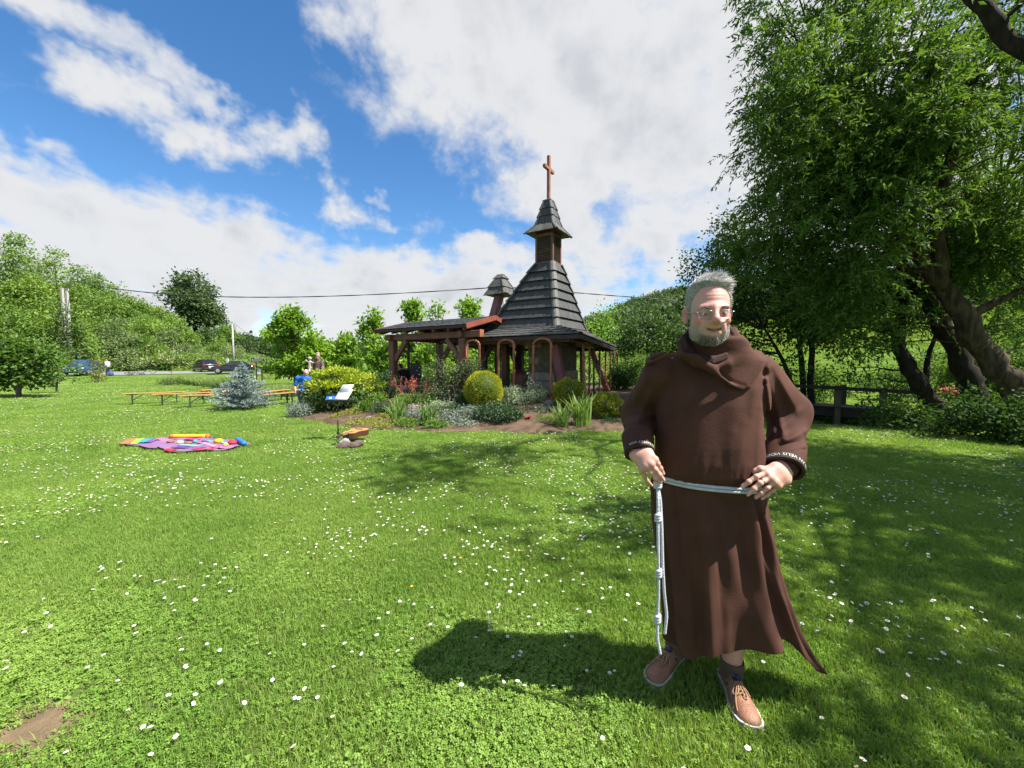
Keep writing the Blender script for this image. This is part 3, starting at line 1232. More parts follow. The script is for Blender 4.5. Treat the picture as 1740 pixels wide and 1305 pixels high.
 cr.box(C + up * 7.82 - fv * .004, (.66, .10, .105), rv, fv)
 cr.build('cross', OAK, root, bevel=.008)
 return root


build_chapel()


def thick_quad(mb, q, t, m=0):
 q = [np.asarray(p, float) for p in q]
 mb.loft([[p - up * t for p in q], q], m)


def build_pavilion():
 o0 = np.array([-4.72, 14.15, 0.0])          # left front eave corner
 zeave, L, run, slope = 2.60, 4.0, 1.50, 0.25
 root = empty('pavilion', on(-2.5, 13.9), 'open timber pavilion with low grey roof beside the chapel', 'pavilion')

 def P(u, v, z):
  return o0 + fv * u + rv * v + up * z

 # roof: front slope (seen) and the back slope
 th = .05
 deck = MB()
 thick_quad(deck, [P(0, 0, zeave), P(L, 0, zeave), P(L, run, zeave + slope * run), P(0, run, zeave + slope * run)], th)
 thick_quad(deck, [P(0, run + .002, zeave + slope * run), P(L, run + .002, zeave + slope * run), P(L, 2 * run, zeave), P(0, 2 * run, zeave)], th)
 ro = deck.build('roof', WOOD_DK, root)
 for k in range(8):
  course(ro, 'shingle_course', P(0, 0, zeave), P(L, 0, zeave), P(L, run, zeave + slope * run), P(0, run, zeave + slope * run),
               k / 8 - (.015 if k == 0 else 0), (k + 1.1) / 8, .10, SHINGLE, .022, .012, .015)
 for k in range(8):
  course(ro, 'shingle_course', P(L, 2 * run, zeave), P(0, 2 * run, zeave), P(0, run, zeave + slope * run), P(L, run, zeave + slope * run),
               k / 8, (k + 1.1) / 8, .16, SHINGLE, .022, .012, .015)
 # bargeboards at both ends, front fascia
 for u in (L + .02, -.02):
  for (v0, v1) in ((-.04, run), (run, 2 * run + .04)):
   b = MB()
   z0 = zeave + slope * (v0 if v0 < run - .1 else 2 * run - v0) - .05
   z1 = zeave + slope * (v1 if v1 < run + .1 else 2 * run - v1) - .05
   b.bar(P(u, v0, z0), P(u, v1, z1), .035, .15)
   b.build('bargeboard', WOOD_RED, root)
 b = MB()
 b.bar(P(0, -.02, zeave - .06), P(L, -.02, zeave - .06), .03, .07)
 b.build('eave_board', WOOD_DK, root)
 for u in np.linspace(.15, L - .15, 7):
  for sgn in (0, 1):
   b = MB()
   v0, v1 = (0.04, run) if sgn == 0 else (2 * run - .04, run)
   b.bar(P(u, v0, zeave - .11), P(u, v1, zeave + slope * run - .12), .085, .13)
   b.build('rafter', WOOD, root)
 # beams
 zb = zeave - .27
 for v in (.32, 2 * run - .32):
  b = MB()
  b.bar(P(.18, v, zb), P(L + .28, v, zb), .17, .20)
  b.build('beam', WOOD, root, bevel=.012)
 for u in (.50, 3.62):
  b = MB()
  b.bar(P(u, .12, zb - .001), P(u, 2 * run - .12, zb - .001), .15, .195)
  b.build('tie_beam', WOOD, root, bevel=.012)
 b = MB()
 b.bar(P(L + .28, .32, zb + .01), P(L + .33, .32, zb + .01), .19, .22)
 b.build('beam_end', OAK, root)
 for u in (.50, 3.62):
  for v in (.32, 2 * run - .32):
   g = P(u, v, 0)
   z0 = float(ground_h(g[0], g[1])) - .05
   b = MB()
   b.bar(np.array([g[0], g[1], z0]), np.array([g[0], g[1], zb - .102]), .235, .235, up=fv)
   b.build('post', WOOD, root, bevel=.02)
   s = 1 if u < 2 else -1
   # curved knee brace
   b = MB()
   pts = [np.array([.0, 0, -.72]), np.array([.30, 0, -.40]), np.array([.62, 0, -.16]), np.array([.78, 0, -.10])]
   a0, a1 = P(u + s * .10, v, zb - .78), P(u + s * .66, v, zb - .115)
   b.bar(a0, a1, .13, .17)
   b.build('brace', WOOD, root, bevel=.015)
 # small shingled bell turret on a leaning post, behind the ridge
 t0, t1 = at(836, 548, 15.2), at(851, 499, 15.2)
 b = MB()
 b.bar(t0, t1 + up * .1, .27, .24, up=fv)
 tp = b.build('turret_post', WOOD_PINK, root)
 c = t1 + up * .02

 def sq(s, z, sx=1.0):
  return [c + s * fv * sx - s * rv + up * z, c + s * fv * sx + s * rv + up * z, c - s * fv * sx + s * rv + up * z, c - s * fv * sx - s * rv + up * z]
 hip_roof(root, 'turret_roof', sq(.43, -.10), sq(.29, .22), 1, .10, SHINGLE_G, .04, SHINGLE_G, ntile=1, lift=.02)
 hip_roof(root, 'turret_roof', sq(.33, .18), sq(.15, .54), 1, .10, SHINGLE_G, .04, SHINGLE_G, ntile=1, lift=.02)
 hip_roof(root, 'turret_roof', sq(.17, .52, 1.2), sq(.05, .68, 2.4), 1, .10, SHINGLE_G, .03, SHINGLE_G, ntile=1, lift=.015)
 return P, zb


PAV, PAV_ZB = build_pavilion()


# ------------------------------------------------------------------ things in and around the pavilion
def build_pavilion_things():
 # standing cross of dark timber
 c = at(694, 600, 15.0)
 g = on(c[0], c[1])
 root = empty('standing_cross', g, 'tall thin dark timber cross standing inside the pavilion', 'cross')
 b = MB()
 b.box([c[0], c[1], (g[2] + 2.27) / 2], (.07, .07, 2.27 - g[2]), fv, rv)
 b.build('upright', WOOD_DK, root)
 b = MB()
 b.box([c[0], c[1] - .005, 1.45 + 20 * 15 / 690], (.52, .06, .09), fv * [1, 1, 0] + rv * .1, rv)
 b.build('crossbar', WOOD_DK, root)
 # long table the loudspeaker stands on
 a, e = at(688, 648, 14.6), at(742, 648, 14.0)
 z = .80
 a[2] = e[2] = z
 m = (a + e) / 2
 d = (e - a) / np.linalg.norm(e - a)
 n_ = np.array([-d[1], d[0], 0])
 g = on(m[0], m[1])
 root = empty('garden_table', g, 'long dark red wooden table under the loudspeaker in the pavilion', 'table')
 for k in range(4):
  b = MB()
  b.box(m + n_ * (-.24 + .16 * k), (np.linalg.norm(e - a), .15, .035), d, n_)
  b.build('plank', WOOD_RED, root)
 b = MB()
 b.box(m - up * .07 - n_ * .27, (np.linalg.norm(e - a) - .05, .03, .1), d, n_)
 b.build('apron', WOOD_RED, root)
 for sx in (-.42, .42):
  for sy in (-.2, .2):
   b = MB()
   q = m + d * sx * np.linalg.norm(e - a) + n_ * sy
   b.bar(np.array([q[0], q[1], g[2] - .03]), q - up * .02, .07, .07, up=fv)
   b.build('leg', WOOD_RED, root)
 # loudspeaker
 s = at(708, 630, 14.45)
 s[2] = z + .018
 root = empty('loudspeaker', s, 'black plastic loudspeaker standing on the red table in the pavilion', 'loudspeaker')
 blk = mat('black_plastic', (.012, .012, .014), (.018, .018, .02), 20, .5, .15, 80)
 b = MB()
 prof = [(-.19, -.17), (.19, -.17), (.15, .17), (-.15, .17)]
 ring = lambda zz, k: [s + np.array([x * k, y * k, zz]) for x, y in prof]
 b.loft([ring(0, .92), ring(.02, 1), ring(.60, 1), ring(.635, .9)])
 b.build('cabinet', blk, root)
 b = MB()
 b.box(s + [0, -.178, .25], (.33, .012, .40))
 b.build('grille', mat('speaker_grille', (.022, .022, .025), (.012, .012, .014), 120, .6, .5, 160), root)
 b = MB()
 b.box(s + [0, -.178, .53], (.26, .014, .11))
 b.build('horn', blk, root)
 b = MB()
 b.box(s + [-.06, -.186, .085], (.06, .006, .03))
 b.build('badge', mat('silver_badge', (.6, .6, .6), None, 20, .35, metal=.8), root)
 # lectern in the chapel and a white cloth seen through the arch
 c = at(884, 645, 13.7)
 g = on(c[0], c[1])
 root = empty('lectern', g, 'dark brown wooden lectern inside the open side of the chapel', 'lectern')
 b = MB()
 b.loft([[g + fv * x * .23 + rv * y * .2 + up * zz for x, y in ((-1, -1), (1, -1), (1, 1), (-1, 1))] for zz in (0, .62)])
 b.build('body', WOOD, root, bevel=.01)
 b = MB()
 b.box(g + up * .68, (.56, .46, .04), fv, rv + up * .25)
 b.build('top', WOOD_RED, root, bevel=.008)


build_pavilion_things()


# ------------------------------------------------------------------ rusty arches along the bed
RUST = mat('rusty_arch_wood', (0.44, 0.165, 0.07), (0.27, 0.10, 0.05), 6.0, 0.6, 0.3, 40)
RUST_D = mat('dark_arch_wood', (0.13, 0.055, 0.035), (0.085, 0.04, 0.028), 6.0, 0.6, 0.3, 40)
ARCHES = []


def arch(px0, px1, pytop, Y, d, m, label, w=None, foot=None):
 """an upright round-topped frame; d its direction"""
 c = at((px0 + px1) / 2, pytop, Y)
 g = on(c[0], c[1])
 half = w / 2 if w else abs((px1 - px0) / 2 / FPX * Y / max(abs(d[0]), .3))
 root = empty('garden_arch', g, label, 'garden arch', 'wooden arches round the chapel')
 r_ = min(half, .16)
 path = [(-half, 0), (-half, c[2] - g[2] - r_)]
 for a in np.linspace(PI, 0, 9)[1:-1]:
  path.append((math.cos(a) * half, c[2] - g[2] - r_ + math.sin(a) * r_))
 path += [(half, c[2] - g[2] - r_), (half, 0)]
 b = MB()
 n_ = np.cross(d, up)
 for i in range(len(path) - 1):
  p, q = np.array(path[i]), np.array(path[i + 1])
  P0, P1 = g + d * p[0] + up * p[1], g + d * q[0] + up * q[1]
  t = (P1 - P0) / np.linalg.norm(P1 - P0)
  e = .012 if 0 < i < len(path) - 2 else .006
  b.bar(P0 - t * (e if i else .06), P1 + t * (e if i < len(path) - 2 else .06), .05, .045, up=n_)
 b.build('frame', m, root)
 ir = MB()
 for s_ in (-1, 1):
  ir.tube([g + d * s_ * half - up * .12, g + d * s_ * half + up * .02], .014, 6)
 ir.build('ground_spike', mat('dark_iron', (.03, .028, .026), None, 8, .6, metal=.5), root)
 ARCHES.append((g, half, c[2], d))
 return root


arch(791, 815, 578, 11.9, fv, RUST, 'leftmost rusty wooden arch, half behind the drooping dark shrub')
arch(846.5, 873, 577, 11.7, fv, RUST, 'rusty wooden arch framing the pale concrete pole and green trees')
arch(907, 935.5, 575, 11.35, fv, RUST, 'rusty wooden arch standing right before the stone wall')
arch(990, 1003, 580, 12.0, rv, RUST, 'brown arch seen edgeways, first in the row right of the stone wall', .50)
arch(1008, 1021, 585.5, 12.9, rv, RUST_D, 'dark brown arch seen edgeways, second right of the stone wall', .50)
arch(1028, 1039, 592, 13.8, rv, RUST, 'thin arch with climbing rose, third right of the stone wall', .48)
arch(1042, 1050, 597, 14.7, rv, RUST_D, 'small dark arch at the far end of the row beside the friar', .48)
# ------------------------------------------------------------------ foliage


def leaf_quads(rng, C, D, L, W, flat=0.55, fold=0.12):
 """folded leaf blades: base C, direction D; about half of the normals look up"""
 n = len(C)
 D = unit(D)
 Nn = unit(rng.normal(0, 1, (n, 3)) * (1 - flat) + np.array([0, 0, 1.0]) * flat * 1.4)
 S = unit(np.cross(D, Nn))
 Nn = np.cross(S, D)
 L = np.broadcast_to(np.asarray(L, float), (n,))[:, None]
 W = np.broadcast_to(np.asarray(W, float), (n,))[:, None]
 m = C + D * L * .45 - Nn * W * fold
 V = np.stack([C, m + S * W / 2, C + D * L, m - S * W / 2], 1).reshape(-1, 3)
 b = np.arange(n)[:, None] * 4
 F = np.concatenate([b + np.array([[0, 1, 2]]), b + np.array([[0, 2, 3]])])
 return V, F


def clump_leaves(rng, centers, n, cr, L, W, droop=0.2, outc=None, outw=0.6, flat=0.55, squash=0.75, sweep=None):
 k = len(centers)
 C = np.repeat(centers, n, axis=0)
 off = rng.normal(0, 1, (k * n, 3)) * np.array([1, 1, squash]) * cr * .55
 P = C + off
 D = rng.normal(0, 1, (k * n, 3)) * .8 + unit(off) * .6 + np.array([0, 0, -droop])
 if outc is not None:
  D = D + unit(P - outc) * outw
 if sweep is not None:
  D = D + np.asarray(sweep)
 s = rng.uniform(.65, 1.2, k * n)
 return leaf_quads(rng, P, D, L * s, W * s, flat)


def spray_leaves(rng, centers, nt, nl, length, L, W, sweep=(0, 0, 0), droop=1.0):
 """leaves set along thin hanging twigs, a few twigs to each centre"""
 k = len(centers) * nt
 C = np.repeat(centers, nt, axis=0) + rng.normal(0, .16, (k, 3))
 D = unit(rng.normal(0, 1, (k, 3)) * [1, 1, .5] + np.asarray(sweep) + [0, 0, .1])
 ln = length * rng.uniform(.5, 1.25, k)
 t = (np.arange(nl) + rng.uniform(.0, .9, (k, nl))) / nl
 P = C[:, None] + D[:, None] * (ln[:, None] * t)[..., None]
 P[..., 2] -= droop * ln[:, None] * t * t * .8
 T = D[:, None] + np.array([0, 0, -1.0]) * (droop * 1.5 * t)[..., None]
 side = unit(np.cross(unit(D), rng.normal(0, 1, (k, 3))))[:, None] * np.where(np.arange(nl) % 2, 1, -1)[None, :, None]
 E = unit(T) * .75 + side * .65 + rng.normal(0, .22, (k, nl, 3)) + [0, 0, -.15]
 s = rng.uniform(.7, 1.15, k * nl)
 return leaf_quads(rng, P.reshape(-1, 3), E.reshape(-1, 3), L * s, W * s, .45)


def blob_points(rng, blobs, dens, gap=0.45, gscale=0.9, shell=2.4):
 """clump centres in a union of ellipsoids, with gaps; denser towards the outside"""
 out = []
 for (c, r, *w) in blobs:
  r = np.full(3, r, float) if np.isscalar(r) else np.asarray(r, float)
  n = int(dens * (w[0] if w else 1.0) * 4.19 * r[0] * r[1] * r[2]) + 1
  u = unit(rng.normal(0, 1, (n, 3))) * (rng.rand(n, 1) ** (1 / shell))
  P = np.asarray(c) + u * r
  nv = VN(P + 31.0, gscale, 2)
  k = nv > min(gap, float(np.quantile(nv, .55))) + rng.uniform(-.06, .06, n)
  out.append(P[k])
 return np.vstack(out)


def twig(rng, a, b, sag=0.12, n=5, wob=0.06):
 t = np.linspace(0, 1, n)[:, None]
 d = b - a
 L = np.linalg.norm(d)
 mid = np.array([0, 0, 1.0]) * sag * L
 p = a + d * t + mid * (4 * t * (1 - t)) * .6
 p[1:-1] += rng.normal(0, wob * L * .4, (n - 2, 3))
 return p


BARK = mat('willow_bark', (0.13, 0.10, 0.066), (0.045, 0.036, 0.027), 3.0, 0.95, 1.0, 14, stretch=(3, 3, .7), spec=.1)
BARK_D = mat('dark_bark', (0.055, 0.045, 0.034), (0.028, 0.023, 0.019), 4.0, 0.95, 1.0, 16, stretch=(3, 3, .7), spec=.1)
BARK_G = mat('grey_bark', (0.16, 0.135, 0.105), (0.085, 0.07, 0.055), 5.0, 0.9, 0.6, 24)


def tree(name, label, cat, base, trunks, blobs, dens, nleaf, cr, L, W, lm, bark=BARK_D, group=None, seed=1, droop=0.25, gap=.42, gscale=.9,
         twigs=60, twig_r=.02, flat=.5, sweep=None, shell=2.4, outw=.5, crown='crown', k=8, spray=None):
 """trunks: list of (points, radii). One Empty with a trunk and a crown."""
 rng = np.random.RandomState(seed)
 base = np.asarray(base, float)
 root = empty(name, base, label, cat, group)
 P = blob_points(rng, blobs, dens, gap, gscale, shell)
 mb = MB()
 tp = []
 for pts, rad in trunks:
  pts = np.asarray(pts, float)
  # smooth the course of the limb
  n = max(6, len(pts) * 4)
  q = np.linspace(0, len(pts) - 1, n)
  cc = np.stack([np.interp(q, np.arange(len(pts)), pts[:, i]) for i in range(3)], -1)
  for _ in range(2):
   cc[1:-1] = (cc[:-2] + 2 * cc[1:-1] + cc[2:]) / 4
  rr = np.interp(q, np.arange(len(pts)), np.asarray(rad, float))
  cc[1:-1] += rng.normal(0, .12, (n - 2, 3)) * rr[1:-1, None]
  rr = rr * rng.uniform(.93, 1.08, n)
  mb.tube(cc, rr, k)
  tp.append(np.hstack([cc, rr[:, None]]))
 tp = np.vstack(tp)
 if twigs and len(P):
  for i in rng.choice(len(P), min(twigs, len(P)), replace=False):
   e = P[i]
   d = np.linalg.norm(tp[:, :3] - e, axis=1) + 0.8 * np.maximum(0, tp[:, 2] - e[2] + .2)
   j = int(np.argmin(d))
   a = tp[j, :3]
   Ld = np.linalg.norm(e - a)
   r0 = min(tp[j, 3] * .6, twig_r * (0.6 + Ld * .45))
   path = twig(rng, a, e, rng.uniform(-.05, .2))
   mb.tube(path, np.linspace(r0, r0 * .25, len(path)), 5, cap=False)
 o = mb.build('trunk', bark, root, smooth=True)
 cen = np.mean([np.asarray(b[0]) for b in blobs], axis=0)
 if spray:
  V, F = spray_leaves(rng, P, spray[0], spray[1], spray[2], L, W, sweep or (0, 0, 0), droop)
 else:
  V, F = clump_leaves(rng, P, nleaf, cr, L, W, droop, cen, outw, flat, .75, sweep)
 me = np_mesh(crown, V - base, F, False)
 link(crown, me, lm, root)
 return root


def bush(name, label, cat, base, blobs, dens, nleaf, cr, L, W, lm, bark=BARK_D, group=None, seed=1, stems=7, stem_r=.012, **kw):
 base = np.asarray(base, float)
 rng = np.random.RandomState(seed + 77)
 tr = []
 for i in range(stems):
  c, r = blobs[rng.randint(len(blobs))][:2]
  r = np.full(3, r, float) if np.isscalar(r) else np.asarray(r, float)
  e = np.asarray(c) + rng.uniform(-.5, .5, 3) * r
  s = base + np.array([rng.normal(0, .04), rng.normal(0, .04), -.03])
  m = (s + e) / 2 + np.array([0, 0, .12 * r[2]])
  tr.append(([s, m, e], [stem_r, stem_r * .8, stem_r * .4]))
 return tree(name, label, cat, base, tr, blobs, dens, nleaf, cr, L, W, lm, bark, group, seed, k=5, **kw)


# foliage colours
WILLOW = leafmat('willow_leaf', (0.050, 0.118, 0.026), (0.16, 0.265, 0.06), 0.38, (1.5, 1.5, .5), .65, .8, .55, spec=.12)
DARKLEAF = leafmat('dark_leaf', (0.03, 0.072, 0.018), (0.08, 0.15, 0.03), 0.32, (1.5, 1.5, .5), .65, .8, .6, spec=.12)
YOUNG = leafmat('young_leaf', (0.12, 0.25, 0.025), (0.26, 0.42, 0.05), 0.45, (1.4, 1.4, .4), .45, .8, .7)
HILLA = leafmat('hillside_leaf', (0.11, 0.225, 0.035), (0.26, 0.385, 0.08), 0.40, (1.4, 1.3, .5), .6, .8, .25)
HILLB = leafmat('grey_green_leaf', (0.15, 0.225, 0.08), (0.25, 0.32, 0.13), 0.34, (1.3, 1.3, .6), .6, .8, .25)
HILLD = leafmat('deep_green_leaf', (0.055, 0.11, 0.035), (0.12, 0.185, 0.055), 0.30, (1.4, 1.3, .5), .6, .8, .3)
SPRUCE = leafmat('blue_needle', (0.20, 0.28, 0.265), (0.40, 0.49, 0.475), 0.12, (1.1, 1.1, 1.0), .6, .9, 3.0)
FOREST = leafmat('far_wood_leaf', (0.05, 0.10, 0.032), (0.11, 0.17, 0.06), 0.25, (1.3, 1.3, .6), .7, .8, .06)


def B(px, py, Y, r, w=1.0):
 return (at(px, py, Y), r, w)


# ------------------------------------------------------------------ the willows on the right
def build_willows():
 def tr(pts, rad):
  return ([at(*p) for p in pts], rad)
 # big leaning willow with lit furrowed trunk
 base = on(*at(1790, 740, 9.0)[:2])
 trunk = tr([(1800, 760, 9.0), (1752, 700, 9.0), (1700, 630, 9.05), (1660, 575, 9.1), (1615, 505, 9.2), (1560, 430, 9.3), (1500, 360, 9.4), (1460, 280, 9.5)],
               [.36, .28, .235, .215, .19, .15, .10, .06])
 limb1 = tr([(1600, 490, 9.2), (1590, 380, 9.0), (1620, 250, 8.8), (1660, 120, 8.6)], [.16, .12, .09, .05])
 limb2 = tr([(1555, 425, 9.3), (1540, 330, 9.0), (1555, 220, 8.8), (1590, 90, 8.6)], [.13, .10, .07, .03])
 limb3 = tr([(1640, 540, 9.1), (1720, 500, 8.8), (1790, 470, 8.5)], [.10, .07, .04])
 blobs = [B(1420, 250, 9.3, 1.35), B(1500, 190, 9.2, 1.4), B(1355, 300, 9.6, 1.15), B(1305, 350, 9.8, .85), B(1440, 380, 9.6, 1.3), B(1340, 400, 10.0, 1.1),
             B(1560, 290, 9.3, 1.5), B(1650, 330, 9.3, 1.4), B(1590, 120, 8.9, 1.0, .6), B(1660, 200, 8.9, .95, .6), B(1720, 330, 9.0, 1.2, .8), B(1700, 440, 9.4, 1.1, .8),
             B(1500, 470, 9.4, 1.15), B(1590, 420, 9.8, 1.2), B(1420, 500, 9.8, 1.0), B(1480, 560, 9.9, .7), B(1790, 430, 9.0, 1.3, .8), B(1300, 250, 9.4, .55),
             B(1280, 440, 10.2, .75), B(1700, 70, 8.5, .8, .5), B(1640, 230, 8.9, .9, .7), B(1560, 40, 8.8, .9, .7), B(1740, 230, 8.6, .8, .6), B(1380, 190, 9.3, .9), B(1290, 320, 9.9, .7), B(1250, 400, 10.4, .6), B(1640, 400, 9.6, 1.1), B(1340, 130, 9.4, .8), B(1420, 110, 9.2, 1.0), B(1500, 100, 9.0, 1.0), B(1330, 220, 9.5, .8), B(1270, 280, 9.8, .45), B(1740, 120, 8.4, .9, .8), B(1560, 330, 8.4, .9), B(1620, 270, 8.3, .9), B(1540, 230, 8.5, .9), B(1500, 400, 8.9, .8), B(1600, 190, 8.4, .8), B(1690, 250, 8.8, 1.0, .8)]
 tree('willow_tree', 'big leaning willow with thick furrowed trunk at the right edge', 'tree', base, [trunk, limb1, limb2, limb3], blobs, 11.5, 66, .46, .135, .038,
         WILLOW, BARK, None, 31, droop=.75, gap=.40, gscale=.55, twigs=150, twig_r=.022, flat=.35, sweep=(-.5, -.2, 0), k=12, spray=(5, 16, .55))
 # its darker neighbour
 base = on(*at(1668, 720, 10.2)[:2])
 trunk = tr([(1672, 735, 10.2), (1655, 660, 10.2), (1632, 610, 10.3), (1600, 548, 10.4), (1560, 490, 10.6), (1520, 430, 10.8), (1470, 380, 11)], [.27, .235, .21, .19, .16, .12, .07])
 limb = tr([(1596, 545, 10.4), (1640, 470, 10.6), (1690, 380, 10.8)], [.15, .12, .06])
 blobs = [B(1470, 300, 11.2, 1.6), B(1400, 420, 11.4, 1.3), B(1560, 240, 11.4, 1.6), B(1660, 250, 11.2, 1.3, .7), B(1690, 400, 11.2, 1.4, .8), B(1560, 480, 11.2, 1.2, .8), B(1340, 180, 10.6, 1.0),
             B(1290, 170, 10.3, .5), B(1390, 100, 10.4, 1.2), B(1460, 60, 10, 1.2, .9), B(1320, 90, 10.0, .7), B(1290, 0, 9.8, .5, 1.0), B(1355, 10, 9.8, 1.0), B(1330, -60, 9.6, 1.0), B(1440, -40, 9.6, 1.3), B(1560, -20, 9.4, 1.3, .8), B(1690, 0, 9.2, 1.3, .8), B(1330, 40, 9.9, .7), B(1750, 520, 11, 1.2, .7), B(1480, 130, 10.4, 1.2)]
 tree('willow_tree', 'dark trunked willow leaning behind the big furrowed willow', 'tree', base, [trunk, limb], blobs, 10, 62, .52, .14, .040,
         WILLOW, BARK_D, None, 32, droop=.7, gap=.42, gscale=.5, twigs=110, twig_r=.022, flat=.35, sweep=(-.5, -.15, 0), k=12, spray=(5, 16, .6))
 # the shorter dark trunk that leans left above the stream
 base = on(*at(1606, 715, 10.9)[:2])
 trunk = tr([(1612, 725, 10.9), (1590, 690, 10.9), (1556, 648, 10.9), (1530, 605, 11.0), (1524, 565, 11.1), (1538, 520, 11.3), (1520, 470, 11.5)], [.24, .21, .19, .16, .14, .10, .06])
 limb = tr([(1572, 668, 10.9), (1575, 610, 11.0), (1590, 570, 11.0), (1600, 530, 11.0)], [.07, .06, .045, .02])
 blobs = [B(1440, 560, 11.6, .8), B(1520, 520, 11.9, 1.0), B(1460, 620, 11.5, .45, .8), B(1400, 500, 12, 1.2), B(1350, 470, 12.2, 1.2)]
 tree('willow_tree', 'short dark willow trunk bending left above the footbridge', 'tree', base, [trunk, limb], blobs, 10, 56, .45, .14, .046,
         DARKLEAF, BARK_D, None, 33, droop=.5, gap=.42, twigs=50, flat=.4, k=10)
 # alder-like trees behind the friar
 base = on(*at(1378, 700, 12.5)[:2])
 t1 = tr([(1380, 712, 12.5), (1377, 640, 12.5), (1380, 580, 12.5), (1368, 500, 12.5)], [.10, .09, .08, .04])
 t2 = tr([(1366, 712, 12.6), (1364, 640, 12.7), (1358, 570, 12.8), (1340, 490, 12.9)], [.09, .08, .07, .04])
 t3 = tr([(1362, 700, 12.5), (1345, 650, 12.4), (1330, 610, 12.3), (1300, 560, 12.2)], [.07, .06, .05, .03])
 blobs = [B(1340, 530, 12.6, 1.1), B(1270, 480, 12.9, 1.1), B(1215, 470, 13.2, .75), B(1180, 500, 13.6, .6), B(1290, 590, 12.6, .75, .8), B(1400, 570, 12.5, .75, .7), B(1395, 520, 12.6, 1.0),
             B(1245, 400, 13, .85), B(1175, 455, 13.6, .45), B(1340, 620, 12.4, .5, .6), B(1230, 560, 13.2, .8), B(1190, 580, 13.6, .7), B(1420, 620, 12.4, .4, .5)]
 tree('alder_tree', 'dark many-stemmed alder behind the friar, beside the footbridge', 'tree', base, [t1, t2, t3], blobs, 13, 56, .42, .11, .07,
         DARKLEAF, BARK_D, None, 34, droop=.3, gap=.40, twigs=90, flat=.5, k=8)
 # an overhanging willow that stands just outside the picture on the right; its limb crosses the top corner
 base = on(9.6, 3.4)
 trunk = ([[9.7, 3.4, -.2], [9.4, 3.5, 1.8], [8.9, 3.8, 3.6], [8.3, 4.3, 5.2]], [.42, .36, .30, .2])
 l1 = ([[9.0, 3.8, 3.4], list(at(1745, 100, 6.0)), list(at(1690, 35, 6.1)), list(at(1640, -20, 6.2)), list(at(1560, -120, 6.4))], [.17, .11, .095, .08, .03])
 blobs = [((8.6, 3.4, 6.2), 1.5), ((7.9, 5.3, 7.0), 1.1, .5), ((9.6, 5.0, 6.8), 1.6), ((7.2, 3.0, 7.2), 1.0, .6), ((10.6, 2.6, 6.6), 1.6), ((10.4, 4.6, 4.4), 1.1, .6), ((8.6, 1.6, 7.4), 1.0, .6),
             ((6.6, 5.4, 7.8), .8, .5), (at(1560, -60, 6.6), .7, .8), (at(1690, 40, 6.8), .6, .5), ((11.6, 4.2, 5.4), 1.4), ((6.3, 2.3, 8.2), .55, .8), ((6.9, 1.9, 7.9), .6, .8), ((6.7, .5, 6.5), .7), ((7.6, -.2, 6.3), 1.0), ((7.6, 1.5, 6.6), .9), ((5.45, 1.85, 7.3), .45), ((4.9, 3.7, 8.7), .75), ((4.4, 4.5, 9.0), .65), ((5.5, 4.7, 8.8), .8),
             ((8.4, 2.4, 5.4), 1.0, .8), ((9.2, .8, 5.6), 1.2), ((7.2, 4.3, 6.0), .8, .8), ((5.85, .2, 6.3), .55), ((6.2, 1.1, 6.6), .6), ((6.7, -.7, 6.0), .7), ((7.9, .6, 5.6), .8), ((6.0, 2.6, 7.0), .6)]
 tree('willow_tree', 'overhanging willow whose dark limb crosses the top right corner', 'tree', base, [trunk, l1], blobs, 8.5, 56, .5, .16, .05,
         WILLOW, BARK_D, None, 35, droop=.7, gap=.42, gscale=.6, twigs=80, flat=.4, k=10, spray=(5, 11, .6))


build_willows()


